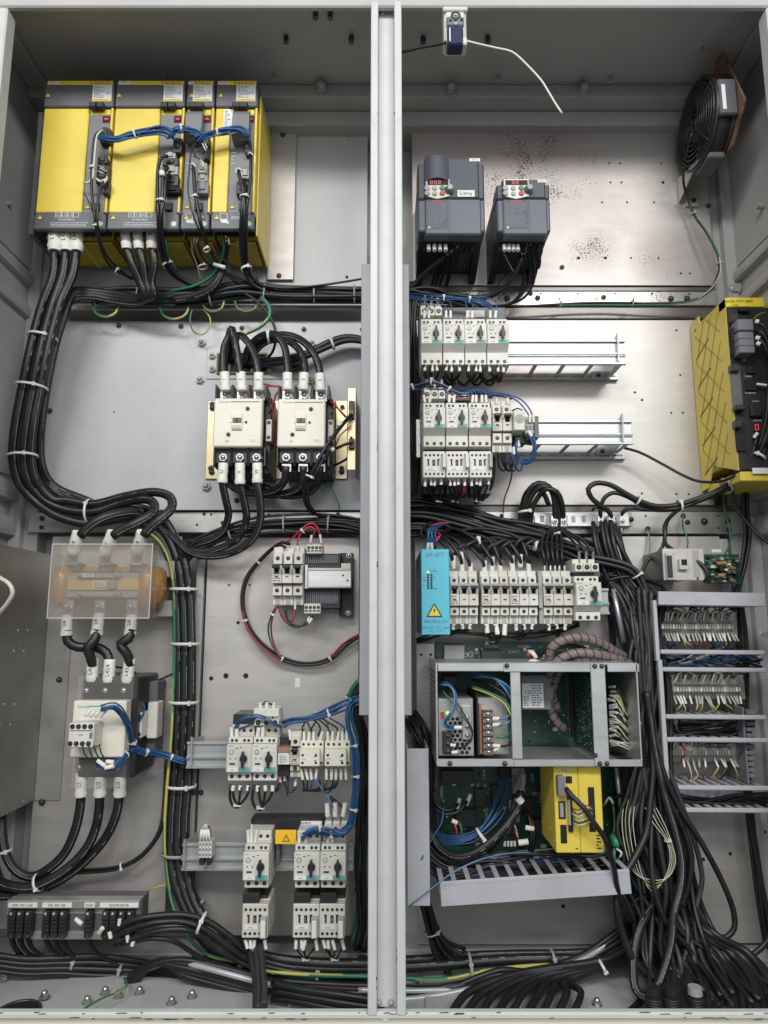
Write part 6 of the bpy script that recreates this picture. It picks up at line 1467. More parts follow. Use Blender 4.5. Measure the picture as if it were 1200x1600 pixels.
lone('earth_wire','deep round thin earth loop hanging lowest under the bundle','wire',[(303,478),(297,498),(302,518),(316,523),(328,511),(327,494),(318,484)],.31,.0019,'gy',group='earth loops under the cable bundle')
lone('earth_cable','thick yellow and green cable curving down to the contactor cables','cable',[(408,464),(420,478),(421,494),(410,508),(392,518),(374,524)],.29,.0045,'gy')
lone('control_cable','black cable from the bundle into the round grommet above the contactors','cable',[(372,452),(400,470),(422,495),(431,520),(428,545),(418,560,.34)],.29,.0032)
# ---- wires hanging from the drives
harness('slim black and white cables clipped down the first drive',[(.0030,_a,[(158,204,.155),(149,212,.145),(145,240,.145),(143,290,.145),(148,340,.15),(152,368,.17),(160,395,.20),(175,418,.25),(200,432,.28),(225,440,.30)]),(.0022,_d,[(160,203,.152),(152,211,.142),(148,240,.142),(145,280,.142)]),(.0028,_a,[(165,275,.15),(155,300,.145),(152,345,.148),(155,370,.17),(164,395,.205),(180,415,.25),(205,436,.29)]),(.0012,_c,[(131,300,.16),(140,318,.15),(147,330,.148)])],.15,ties=[(144,262,.144,0,10,4,.006),(150,354,.158,2,10,5,.007),(184,424,.262,10,8,5,.007)],name='control_harness')
for px,py in ((134,287),(152,281),(163,282),(160,284)):
    pass
harness('white ferruled stubs on the first drive between clips',[(.0028,_d,[(131,286,.155),(139,285,.15),(142,281,.15)]),(.0026,_d,[(150,279,.152),(158,284,.148),(165,280,.148)]),(.0022,_d,[(160,288,.152),(166,282,.147),(167,276,.15)])],.15,name='wire_stubs')
harness('black cables with white clip looping down the second drive',[(.0038,_a,[(262,244,.148),(253,246,.142),(247,262,.14),(246,300,.14),(247,340,.145),(249,380,.19),(257,412,.24),(272,432,.27),(300,446,.29),(330,455,.30)]),(.0046,_a,[(262,262,.148),(255,272,.138),(254,300,.138),(252,340,.145),(255,380,.19),(264,412,.24),(282,434,.27),(310,448,.29)]),(.0030,_a,[(266,268,.15),(259,280,.138),(257,310,.138),(250,345,.146),(252,385,.20),(262,418,.25)])],.14,ties=[(251,315,.14,0,10,7,.010),(262,413,.243,6,12,8,.010)],name='control_harness')
harness('wide white clip around the cable on the second drive',[(.0062,'white_sleeve',[(253,268,.135),(253.5,276,.135)])],.135,name='cable_clip',part='clip')
lone('earth_cable','yellow green earth cable curving out below the second drive','cable',[(258,372,.20),(261,395,.22),(268,412,.25),(278,424,.27)],.22,.0028,'gy')
harness('black cables looping down the narrow third drive',[(.0042,_a,[(299,262,.15),(302,262,.142),(304,290,.14),(308,320,.142),(314,350,.15),(322,378,.19),(332,398,.23),(350,425,.27),(380,446,.29)]),(.0018,_c,[(308,222,.14),(300,232,.135),(296,262,.135),(294,300,.138),(303,340,.148),(318,372,.18),(335,395,.22),(370,418,.25),(398,436,.28)]),(.0016,_c,[(302,224,.14),(302,240,.136),(314,250,.14),(318,252,.145)]),(.0016,_c,[(318,233,.142),(306,236,.136),(304,246,.14)]),(.0018,_a,[(316,220,.142),(322,228,.142),(322,250,.146)])],.14,ties=[(304,308,.14,2,10,5,.007),(323,390,.2,5,10,5,.008)],name='control_harness')
harness('thick black cables strapped down the rightmost drive',[(.0034,_a,[(392,238,.148),(392,252,.142),(391,280,.14),(386,320,.143),(385,360,.165),(386,400,.22),(392,430,.26),(410,446,.28),(450,456,.30)]),(.0042,_a,[(373,268,.148),(373,270,.14),(380,300,.138),(382,340,.146),(380,380,.19),(384,410,.24),(394,434,.27),(415,450,.29)]),(.0040,_a,[(382,280,.15),(381,300,.138),(377,340,.146),(376,380,.19),(380,415,.24),(390,440,.27),(420,458,.29)]),(.003,_a,[(400,434,.27),(412,452,.29),(440,462,.30)])],.14,ties=[(382,308,.14,0,10,7,.009),(385,420,.245,3,10,8,.012)],name='control_harness')
harness('white ring clips and bare ends at the top of the right drives',[(.0022,_d,[(299,264,.14),(297,258,.138),(301,255,.138),(306,262,.14)]),(.0020,_d,[(370,272,.138),(368,266,.136),(373,263,.136),(379,268,.138)]),(.0020,_d,[(387,242,.14),(391,238,.136),(396,244,.14)]),(.0020,_d,[(313,250,.14),(318,256,.138),(318,262,.14)]),(.0016,_d,[(316,224,.142),(322,236,.140)]),(.0014,_d,[(319,222,.142),(324,232,.140)])],.14,name='wire_ends')
harness('green black and white supply wires leaving the third and fourth drive',[(.0016,_d,[(300,366,.22),(300,390,.24),(308,415,.27),(314,440,.30)]),(.0030,_m,[(306,376,.22),(316,392,.24),(330,408,.26),(340,420,.28)]),(.0036,_m,[(346,366,.20),(350,385,.22),(345,408,.25),(332,430,.27),(305,446,.28),(280,452,.29),(250,458,.30)]),(.0026,_c,[(354,372,.20),(354,390,.23),(348,415,.26),(336,436,.28)]),(.0026,_c,[(360,376,.2),(356,395,.23),(352,420,.26),(342,440,.28)]),(.0090,_a,[(348,405,.27),(346,425,.265),(332,448,.27),(305,462,.28),(270,468,.29)]),(.0024,_c,[(308,382,.22),(318,405,.25),(334,418,.27)]),(.0022,_z,[(353,368,.2),(354,378,.205)]),(.0022,_z,[(357,372,.2),(359,382,.205)]),(.0022,_z,[(304,370,.21),(303,378,.215)]),(.0022,_z,[(308,371,.21),(307,380,.215)])],.25,ties=[(317,417,.26,3,10,7,.01)],name='supply_harness')
harness('white marker tag tied across the green and black supply cable',[(.0045,_n,[(334,413,.245),(352,418,.245)])],.24,name='cable_tag',part='tag')
def blue_run(label,path,n,seed,spread=.006,r=.0016,Y=.135,ties=(),mats=(_f,_f,_v,_f,_f),**kw): return bundle(label,path,n,r,spread,Y,ties=ties,mats=list(mats),seed=seed,name='wire_bundle',cat='wire bundle',part='wire',jit=1.0,step=.009,**kw)
blue_run('blue wires looping from the first to the second drive',[(156,212,.14),(166,217),(185,219),(205,212),(228,205),(248,202),(262,206),(268,214,.14)],11,3,.0075,.0019,ties=(.52,))
blue_run('blue wires looping from the second drive to the third',[(269,217,.14),(271,206),(284,201),(298,203),(310,210),(316,217,.14)],8,5,.0065,.0019,ties=(.45,))
blue_run('blue wires looping from the third to the rightmost drive',[(306,220,.14),(318,211),(340,207),(360,204),(376,202),(386,208),(388,215,.14)],9,6,.0065,.0019,ties=(.42,))
# ---- contactor cables, upper left
harness('three thick cables bent out of the cut-out into the left contactor',[(.0082,_a,[(351,598,.215),(349,565,.225),(351,540,.235),(361,522,.25),(364,532,.30),(361,565,.345)]),(.0082,_a,[(377,600,.215),(372,560,.215),(366,528,.22),(362,514,.235),(357,528,.28),(352,568,.345)]),(.0082,_a,[(404,598,.215),(401,565,.22),(391,540,.235),(376,524,.25),(368,534,.30),(373,566,.345)])],.23,ties=[(363,513,.24,2,5,4,.01)],sleeves=[(351,582,352,611,.215,.215,.0105,'1'),(376,582,378,611,.215,.215,.0105,'3'),(404,583,404,611,.215,.215,.0105,'5')],name='contactor_cables')
harness('three thick cables arching from the cut-out into the right contactor',[(.0082,_a,[(449,600,.215),(449,570,.22),(443,538,.235),(426,522,.25),(405,527,.27),(388,545,.30),(382,570,.345)]),(.0082,_a,[(475,600,.215),(476,570,.225),(466,545,.24),(445,531,.26),(418,533,.28),(398,550,.31),(390,572,.345)]),(.0082,_a,[(501,600,.215),(498,572,.22),(486,546,.23),(466,529,.25),(443,523,.26),(415,529,.28),(395,545,.31),(384,562,.345)])],.24,ties=[(420,527,.26,14,-1,9,.016)],sleeves=[(449,583,449,610,.215,.215,.0105,'1'),(475,583,474,610,.215,.215,.0105,'3'),(500,584,501,611,.215,.215,.0105,'5')],name='contactor_cables')
bundle('pair of thick black cables from the cut-out to the post above the contactors',[(405,568,.335),(445,562),(480,552),(512,539),(540,531),(566,533),(600,545)],3,.0068,.009,.31,ties=(.62,),seed=9,jit=.8)
harness('three thick cables from the left contactor curving down to the trunk',[(.0082,_a,[(348,730,.215),(347,750,.215),(353,782,.24),(357,806,.27),(346,832,.29),(322,846,.30),(296,850,.305)]),(.0082,_a,[(375,730,.215),(375,752,.215),(382,785,.235),(385,812,.255),(374,838,.27),(350,854,.285),(318,862,.295),(290,858,.30)]),(.0082,_a,[(403,730,.215),(402,752,.215),(407,785,.225),(406,815,.24),(394,843,.255),(366,862,.27),(330,869,.285),(296,862,.295),(270,838,.305),(248,818,.315)])],.25,sleeves=[(349,724,347,755,.215,.215,.0105,'U'),(375,724,375,757,.215,.215,.0105,'V'),(402,724,402,755,.215,.215,.0105,'W')],name='contactor_cables')
harness('black insulated links crossing below the two large contactors',[(.0085,_a,[(447,728,.225),(444,752,.24),(425,768,.27),(390,770,.29),(360,758,.29),(352,735,.28)]),(.0085,_a,[(474,728,.225),(472,755,.24),(450,770,.27),(410,772,.29),(385,757,.29)]),(.0085,_a,[(500,728,.225),(498,752,.24),(480,770,.27),(440,774,.30),(410,760,.30)])],.25,name='contactor_cables')
harness('thin red control wires running behind both large contactors',[(.0019,_p,[(384,608,.25),(398,602,.25),(412,600,.25),(436,605,.25),(468,607,.25),(492,611,.245),(515,622,.245),(530,640,.245),(545,655,.247)]),(.0019,_p,[(410,607,.25),(425,603,.25),(450,606,.25),(485,609,.25),(505,620,.245),(522,632,.245),(540,652,.247)]),(.0019,_p,[(450,606,.25),(435,612,.25),(428,626,.25),(420,645,.25)]),(.0019,_p,[(440,606,.25),(431,616,.25),(427,640,.26),(428,690,.27),(425,702,.28)]),(.0014,_p,[(526,634,.246),(520,640,.25),(517,646,.25)]),(.0014,_p,[(549,665,.246),(532,680,.25),(525,695,.26)])],.25,name=_C,part='wire')
harness('black control cable from the upright bracket looping down past the contactors',[(.0042,_a,[(549,648,.24),(538,660,.225),(522,680,.205),(505,705,.195),(490,735,.20),(478,756,.22),(476,780,.25),(485,798,.28),(500,806,.30),(530,810,.32),(570,812,.32)]),(.0030,_a,[(548,692,.245),(530,698,.225),(510,710,.205),(494,738,.20),(483,760,.22),(482,785,.25),(494,803,.28)]),(.0013,_d,[(548,640,.245),(546,652,.24),(540,657,.23)]),(.0013,_d,[(551,642,.245),(548,654,.24),(541,659,.23)]),(.0012,_d,[(549,689,.245),(535,694,.23),(522,702,.215)]),(.0012,_E,[(551,691,.245),(537,697,.23),(524,704,.215)]),(.0030,_a,[(555,700,.30),(540,718,.30),(520,728,.31)])],.22,ties=[(484,745,.203,-6,12,7,.008)],sleeves=[(529,666,533,660,.216,.220,.0050,None),(518,704,521,701,.208,.212,.0042,None)],name='control_harness')
lone('bare_wire','thin greenish wire end hanging free below the right contactor','wire',[(519,742,.33),(518,760,.33),(524,775,.33),(530,790,.33),(529,800,.335)],.33,.0012,_m)
# ---- middle left: band of thin black cables along the rail
bundle('flat band of thin black cables along the middle rail towards the post',[(275,905,.32),(285,872,.31),(310,852,.305),(350,835,.305),(400,822,.31),(470,818,.31),(530,820,.31),(570,826,.31),(605,828,.31)],14,.0034,.017,.31,ties=(.34,.58,.76,.93),seed=12,jit=.5,tiem=_F)
# ---- red and black loop around the power supply
harness('big round loop of black and red cable hanging on the plate',[(.0036,_a,[(452,850,.25),(440,848,.28),(424,858,.32),(403,878,.325),(385,902,.325),(378,930,.325),(380,958,.325),(391,988,.325),(414,1014,.325),(441,1031,.325),(470,1039,.325),(497,1038,.325),(519,1030,.325),(539,1011,.325),(560,996,.32),(590,985,.32)]),(.0026,_a,[(446,855,.25),(436,852,.28),(420,864,.32),(401,884,.33),(387,905,.33),(381,932,.33),(383,958,.33),(394,985,.33),(416,1010,.33),(443,1027,.33),(470,1035,.33),(496,1034,.33),(517,1026,.33),(536,1007,.33),(560,992,.33),(590,980,.33)]),(.0020,_p,[(379,955,.319),(384,975,.319),(400,1003,.319),(424,1024,.319),(441,1034,.319)]),(.0020,_p,[(517,1028,.319),(536,1006,.319),(560,992,.319),(590,985,.32)])],.32,ties=[(403,878,.325,-10,12,5,.007),(382,970,.325,3,12,5,.007),(441,1031,.325,12,5,5,.007),(517,1030,.325,12,-8,5,.007)],name='cable_loop')
harness('two red wires from the three pole breaker to the upper plug',[(.0021,_p,[(440,849,.27),(452,845,.26),(466,832,.25),(480,820,.25),(490,818,.25),(498,828,.252),(501,842,.258)]),(.0021,_p,[(465,855,.25),(466,842,.25),(473,830,.25),(485,823,.25),(492,828,.25),(488,840,.257)])],.25,ties=[(473,830,.25,10,-8,4,.006)],sleeves=[(485,848,487,836,.258,.254,.0028,None),(502,848,500,835,.258,.254,.0028,None),(465,866,465,853,.25,.25,.0024,None)],name='wire_pair',part='wire')
harness('black red and green wires leaving the bottom of the three pole breaker',[(.0020,_m,[(431,947,.25),(424,962,.27),(419,985,.31),(426,1010,.32),(440,1029,.32)]),(.0020,_p,[(433,947,.25),(425,968,.27),(424,990,.31),(430,1012,.32),(442,1030,.32)]),(.0022,_c,[(434,947,.25),(440,962,.25),(452,976,.25),(466,980,.25),(478,972,.255),(484,962,.26)]),(.0022,_c,[(447,947,.25),(447,962,.25),(456,975,.25),(470,978,.25),(480,975,.255),(489,963,.26)]),(.0022,_p,[(461,947,.25),(460,962,.25),(455,972,.25)]),(.0020,_p,[(436,952,.25),(445,966,.25),(450,974,.25)])],.25,ties=[(426,960,.262,-5,10,4,.006)],sleeves=[(479,972,484,964,.256,.258,.0026,None),(482,974,488,966,.256,.258,.0026,None),(461,944,461,952,.25,.25,.0024,None)],name=_C,part='wire')
# ---- reactor to contactor, contactor to floor
harness('three short thick cables crossing from the reactor down to the contactor',[(.0098,_a,[(105,985,.225),(106,1002,.225),(122,1011,.23),(148,1011,.235),(166,1020,.235),(172,1040,.23)]),(.0098,_a,[(152,985,.215),(148,1000,.21),(137,1012,.205),(141,1025,.21),(145,1040,.225)]),(.0098,_a,[(205,985,.22),(201,998,.215),(188,1006,.215),(193,1015,.215),(200,1025,.22),(203,1040,.225)])],.22,sleeves=[(105,962,104,995,.235,.225,.0118,'L41A'),(155,960,151,994,.23,.215,.0118,'L42A'),(206,962,203,994,.23,.22,.0118,'L43A'),(145,1029,144,1064,.225,.23,.0118,'L41A'),(172,1030,170,1066,.23,.23,.0118,'L42A'),(203,1029,199,1066,.225,.23,.0118,'L43A')],name='reactor_cables')
harness('three thick cables marked L11 to L13 sweeping down and left to the wall',[(.0092,_a,[(127,1235,.235),(125,1262,.24),(118,1295,.245),(101,1333,.25),(75,1358,.25),(48,1370,.25),(21,1356,.25),(7,1326,.25),(3,1285,.26),(6,1240,.28)]),(.0092,_a,[(156,1235,.235),(155,1262,.24),(150,1292,.245),(136,1324,.245),(112,1351,.24),(80,1373,.235),(48,1386,.235),(16,1384,.24),(-10,1374,.25)]),(.0092,_a,[(187,1235,.235),(184,1262,.24),(176,1288,.245),(160,1316,.255),(134,1345,.26),(106,1368,.26),(67,1388,.26),(27,1398,.26),(-10,1400,.26)]),(.0092,_a,[(-10,1350,.26),(10,1395,.27),(40,1405,.28)])],.25,ties=[(61,1378,.245,-20,8,13,.022),(8,1330,.25,3,20,9,.014)],sleeves=[(127,1207,127,1245,.235,.235,.0118,'L11'),(157,1207,156,1245,.235,.235,.0118,'L12'),(188,1207,187,1245,.235,.235,.0118,'L13')],name='mains_cables')
bundle('thin black cables branching left from the vertical trunk above the terminal box',[(262,1180,.325),(258,1250,.32),(250,1297),(228,1330),(200,1350),(170,1358),(120,1362),(60,1372)],4,.0026,.006,.31,ties=(.62,),seed=6)
lone('control_cable','thin black cable from the contactor top right to the trunk','cable',[(180,1042,.26),(205,1046,.28),(222,1062,.31),(245,1063,.32),(270,1053,.32)],.3,.0022)
blue_run('blue wires from the lower contactor block bundled right to the rail',[(158,1108,.14),(178,1104,.145),(192,1118,.17),(203,1140,.20),(208,1160,.22),(218,1173,.23),(240,1177,.25),(262,1182,.27),(292,1190,.28)],7,8,.0055,.0017,.2,ties=(.52,.68,.9))
blue_run('blue wires returning under the lower contactor from the tagged ends',[(150,1196,.16),(170,1200,.16),(186,1190,.18),(200,1176,.21),(216,1172,.23)],6,9,.006,.0015,.17,ties=(.7,))
harness('black wires with white tags hanging from the lower contactor block',[(.0013,_c,[(129,1164,.145),(132,1178,.145),(142,1188,.15),(156,1194,.155)]),(.0013,_c,[(138,1164,.145),(142,1178,.145),(150,1190,.15),(160,1194,.155)]),(.0013,_c,[(147,1164,.145),(150,1176,.145),(156,1186,.15),(163,1192,.155)]),(.0013,_c,[(155,1164,.145),(158,1176,.145),(164,1186,.15),(170,1190,.155)])],.145,sleeves=[(152,1188,164,1197,.15,.15,.0042,None),(166,1190,178,1191,.152,.152,.004,None),(164,1200,178,1197,.15,.15,.0042,None)],name=_C,part='wire')
harness('white tagged wire ends on top of the lower contactor block',[(.0030,_n,[(133,1120,.15),(141,1109,.155)]),(.0030,_n,[(140,1121,.15),(149,1109,.155)]),(.0030,_n,[(148,1121,.15),(157,1109,.155)]),(.0030,_n,[(156,1121,.15),(168,1107,.155)]),(.0014,_f,[(205,1130,.235),(222,1118,.235),(226,1104,.235),(222,1098,.235)]),(.0014,_f,[(206,1134,.235),(220,1124,.235),(227,1110,.235)])],.15,name='wire_tags',part='tag')
# ---- breaker pair rail: blue wiring, tails
blue_run('thick run of blue wires from behind the post to the cream contactors',[(620,1080,.22),(563,1092),(535,1104),(508,1116),(480,1124),(455,1127),(442,1133)],10,10,.007,.0017,.20,ties=(.2,.62))
blue_run('blue wires running down beside the post between the two lower rails',[(572,1088,.23),(548,1102),(545,1130),(553,1165),(556,1220),(553,1265),(547,1290),(535,1300),(512,1303),(490,1298),(474,1306)],8,11,.0058,.0017,.19,ties=(.32,.48,.62,.84))
blue_run('blue wires arching over the breaker pair into its tags',[(440,1135,.19),(425,1130),(412,1122),(395,1117),(378,1122),(369,1138,.2)],4,12,.004,.0015,.18)
wires('white tagged wire ends on top of the breaker pair',[(362,1152),(370,1152),(402,1152),(410,1152)],.20,(400,1128),.20,r=.0014,m=_f,down=False,tie=False,mr=.0040,mlen=.018,name=_C)
wires('tagged black wires looped on the infeed over the breaker pair',[(407,1108),(417,1108),(427,1108)],.215,(414,1096),.22,r=.002,down=False,tie=False,mlen=.012)
def tail(label,xs,y,to,seed,Y=.19,Y2=.21,sag=0,**kw):
    return wires(label,[(x,y) for x in xs],Y,to,Y2,seed=seed,sag=sag,**kw)
tail('black tagged wires tied below the left breaker of the pair',(365,376,388),1226,(371,1262),1,mlen=.010,r=.0026)
tail('black tagged wires tied below the right breaker of the pair',(403,414,426),1226,(407,1266),2,mlen=.010,r=.0026)
lone('breaker_wire','black wire bowing left under the breaker pair, left one','wire',[(361,1226,.2),(359,1245,.2),(363,1258,.21),(371,1262,.21)],.2,.0028,_c)
lone('breaker_wire','black wire bowing left under the breaker pair, right one','wire',[(397,1226,.2),(394,1248,.2),(399,1262,.21),(408,1266,.21)],.2,.0028,_c)
harness('dark wires behind the cream contactors of the short rail',[(.0018,m_,[(x,1150,.22),(x + rnd.uniform(-6,6),1138,.215),(x + rnd.uniform(-20,10),1126,.21),(x - 20,1122,.21)]) for x,m_ in ((476,_c),(483,_m),(490,_c),(497,_c),(513,_c),(519,_m),(526,_c),(535,_f))],.21,name=_C,part='wire',sleeves=[(x,1160,x + dx,1144,.20,.215,.0030,None) for x,dx in ((475,0),(482,1),(490,0),(499,5),(512,0),(519,1),(527,2),(535,0),(542,0))])
harness('white tags and dark wires under the cream contactors',[(.0020,m_,[(x,1216,.2),(x + dx,1230,.205),(485 + (x - 500) * .4,1236,.22)]) for x,dx,m_ in ((472,3,_c),(480,0,_c),(488,-2,_f),(498,2,_c),(510,-2,_E),(520,-2,_c),(528,-4,_c))] + [(.0018,_c,[(505,1224,.2),(508,1240,.2),(518,1234,.2),(524,1222,.2)]),(.0018,_v,[(490,1215,.19),(500,1228,.2),(512,1245,.2),(520,1262,.2)])],.2,name=_C,part='wire',sleeves=[(x,1201,x + dx,1218,.20,.20,.0030,None) for x,dx in ((470,3),(477,4),(485,2),(495,-2),(510,0),(518,0),(525,0),(533,0),(540,1))])
harness('tagged tails under the relay and the single breaker',[(.0018,_c,[(437,1212,.22),(436,1225,.22),(430,1236,.23)]),(.0018,_E,[(441,1212,.22),(440,1226,.22),(432,1238,.23)]),(.0022,_f,[(449,1212,.22),(450,1228,.22),(449,1242,.23)]),(.0020,_c,[(444,1216,.22),(447,1232,.22),(456,1238,.22),(463,1228,.22)])],.22,name=_C,part='wire',sleeves=[(437,1206,438,1222,.215,.215,.003,None),(444,1206,445,1220,.215,.215,.003,None),(463,1216,461,1228,.22,.22,.003,None),(452,1140,454,1156,.2,.2,.003,None)])
# lowest rail
wires('black wires with white sleeves into the infeed beside the post',[(512,1276),(524,1276),(536,1276)],.215,(516,1244),.23,r=.0022,down=False,tie=False,mr=.0050,mlen=.024)
wires('tagged wires in the top of the breaker left of the warning plate',[(388,1318),(393,1318),(398,1318)],.205,(392,1288),.215,r=.0012,m=_d,down=False,tie=False,mr=.0032,mlen=.024)
wires('tilted white tags on the breakers right of the warning plate',[(468,1317),(478,1317),(512,1316),(519,1316)],.200,(500,1298),.19,r=.0014,m=_f,down=False,tie=False,mr=.0034,mlen=.017)
blue_run('pale blue wires arching over the two breakers beside the post',[(474,1312,.19),(484,1298),(500,1294),(520,1298),(538,1300),(550,1288)],4,13,.0045,.0018,.175,ties=(.45,),mats=(_v,_f))
for i,(x,lab) in enumerate(((398,'tagged tails below the contactor left of the warning plate'),(478,'tagged tails below the left contactor of the bottom pair'),(519,'tagged tails below the right contactor of the bottom pair'))):
    tail(lab,(x - 15,x - 7,x,x + 15),1467,(x - 4 + i * 4,1502),20 + i,Y=.20,Y2=.235,mlen=.017,mr=.0034,r=.0017)
harness('four tagged bare ends above the small spring terminals',[(.0026,_n,[(313 + 5 * i,1313,.235),(315 + 3.4 * i,1296,.235)]) for i in range(4)] + [(.0010,_d,[(315 + 3.4 * i,1298,.235),(320 + i,1288,.235),(326 + i,1292,.25),(330,1310,.28)]) for i in range(4)],.235,name='wire_tags',part='tag')
bundle('dark cables hanging in the gap between the bottom plate and the post',[(590,1060,.30),(563,1075,.30),(552,1100,.31),(566,1160,.33),(570,1250,.33),(568,1350,.33),(570,1440,.33),(560,1485,.32)],7,.0050,.015,.32,seed=15,mats=[_a,_a,_a,_a,_m,_a,_a],ties=(.12,),jit=.9)
# ---- bottom left floor: box tails and cables along the floor
box = []
for px in (17,30,43,71,84,97,137):
    dx = rnd.uniform(-4,6)
    box.append((.0038,_a,[(px,1464,.225),(px + 4,1478,.235),(px + 20 + dx,1494,.26),(px + 60 + dx,1508 + rnd.uniform(-3,4),.28),(px + 120,1518 + rnd.uniform(-5,6),.28),(230 + px * .3,1530 + rnd.uniform(-8,4),.27),(330 + px * .3,1545,.25)]))
    box.append((.0032,_a,[(px + 3,1464,.23),(px + 8,1480,.24),(px + 26,1497,.27),(px + 70,1506,.29),(px + 150,1508 + rnd.uniform(-3,3),.3),(270 + px * .2,1512,.3)]))
harness('black cables dropping from the plug blocks of the terminal box to the floor',box,.26,ties=[(118,1504,.275,12,3,9,.02),(190,1516,.28,12,2,11,.02)],tiem=_F)
harness('three thick cables from the right end of the terminal box curving to the right',[(.0062,_a,[(172,1462,.19),(186,1448,.18),(215,1436,.175),(255,1430,.18),(292,1430,.19),(325,1440,.20),(360,1464,.21),(395,1492,.225),(430,1506,.235),(520,1520,.24)]),(.0060,_a,[(178,1464,.185),(200,1453,.175),(240,1442,.17),(285,1440,.18),(320,1452,.19),(355,1476,.205),(390,1500,.22),(440,1515,.23),(540,1528,.24)]),(.0056,_a,[(192,1474,.18),(215,1464,.175),(245,1455,.17),(285,1452,.175),(315,1462,.19),(345,1484,.205),(385,1508,.22),(450,1524,.23),(560,1535,.24)]),(.0045,_a,[(180,1478,.19),(205,1472,.18),(235,1466,.18),(270,1470,.19),(300,1488,.21),(330,1505,.23)])],.18,ties=[(315,1442,.185,12,5,15,.022)],sleeves=[(155,1458,160,1450,.185,.18,.0042,None),(173,1466,171,1456,.18,.18,.004,None),(186,1446,187,1436,.175,.175,.0036,None),(200,1472,199,1462,.175,.175,.0036,None),(206,1478,209,1470,.175,.175,.0036,None),(118,1436,128,1444,.19,.185,.004,None)],name='box_cables')
fl_items = []
for i,(y0,r_) in enumerate(((1498,.0062),(1506,.0058),(1514,.006),(1522,.0052))): fl_items.append((r_,_a,[(-10,y0 - 6,.24),(40,y0,.25),(95,y0 - 1,.26),(150,y0 - 4 + i * 2,.27),(220,y0 + 4,.28),(300,1524 + i * 5,.26),(400,1528 + i * 6,.24),(500,1535 + i * 6,.23),(620,1540 + i * 6,.23)]))
for i in range(5): fl_items.append((.0065 + .001 * (i == 2),_a,[(196 + i * 5,1543 - i * 3,.25),(206 + i * 6,1524 - i * 3,.24),(235 + i * 6,1508 - i * 2,.23),(280,1500 + i * 5,.225),(330,1508 + i * 7,.22),(400,1526 + i * 7,.21),(480,1548 + i * 7,.19),(560,1572 + i * 8,.15)]))
fl_items += [(.0055,'hose_silver',[(225,1516,.28),(268,1502,.25),(300,1507,.22),(350,1520,.20),(420,1538,.195),(490,1553,.19),(560,1560,.19),(620,1562,.19),(680,1556,.20),(760,1540,.21),(830,1525,.22),(890,1508,.24),(930,1488,.26),(965,1458,.28),(1000,1435,.30),(1030,1425,.31)]),(.0100,_a,[(300,1500,.27),(400,1512,.265),(500,1513,.26),(600,1513,.26),(700,1507,.26),(780,1500,.26),(860,1498,.26),(950,1500,.27),(1010,1490,.28)]),(.0042,'gy',[(372,1506,.22),(430,1519,.225),(500,1524,.225),(580,1526,.22),(640,1529,.22),(690,1530,.22),(750,1519,.23),(810,1511,.24),(870,1508,.25),(930,1510,.26),(1010,1500,.27)]),(.0085,_a,[(560,1500,.29),(640,1500,.29),(720,1494,.29),(800,1491,.29),(880,1490,.29),(960,1486,.30)]),(.0050,'hose_silver',[(560,1547,.20),(640,1548,.2),(700,1547,.21),(760,1548,.22)])]
for i in range(8): fl_items.append((rnd.uniform(.0055,.0075),_a,[(330 + i * 20,1512 + i * 4,.25),(420 + i * 10,1530 + i * 4,.23),(520,1538 + i * 5,.22),(620,1542 + i * 5,.21),(720 + i * 8,1548 - i * 4 + rnd.uniform(-5,5),.22),(830,1538 - i * 3,.235),(910,1515 - i * 3 + rnd.uniform(-6,6),.26),(980,1480 - i * 5,.28),(1015,1430,.30)]))
harness('heavy run of black and silver cables lying along the cabinet floor',fl_items,.24,ties=[(263 + 115,1506,.26,10,3,12,.02),(497,1520,.25,10,1,16,.025),(735,1508,.245,10,-1,16,.03),(864,1500,.25,10,-1,13,.025)],tiem=_F,name='floor_cables')
bundle('flat bunch of dark cables falling straight over the sill left of the post',[(396,1468,.24),(398,1490,.20),(402,1515,.16),(404,1548,.10),(404,1586,.035)],6,.0058,.016,.2,seed=30,flat=.35,jit=.15,m='cable_grey')
for i in range(3):
    lone('floor_cable',('lowest of the three cables crossing the floor right of the flat bunch','middle one of three cables crossing the floor right of the flat bunch','highest of three cables crossing the floor right of the flat bunch')[i],'cable',[(425,1560 - i * 12,.16),(470,1566 - i * 10,.14),(530,1578 - i * 12,.12),(600,1588 - i * 12,.11)],.14,.0062)
lone('earth_wire','yellow green wire lying loose across the floor at lower left','wire',[(194,1528,.22),(198,1540,.19),(185,1550,.16),(160,1560,.13),(135,1574,.10),(126,1580,.08)],.16,.0022,'gy')
lone('earth_wire','short green yellow wire from the box to the vertical trunk','wire',[(205,1410,.20),(222,1400,.24),(240,1388,.28),(262,1382,.30)],.25,.0020,'gy')

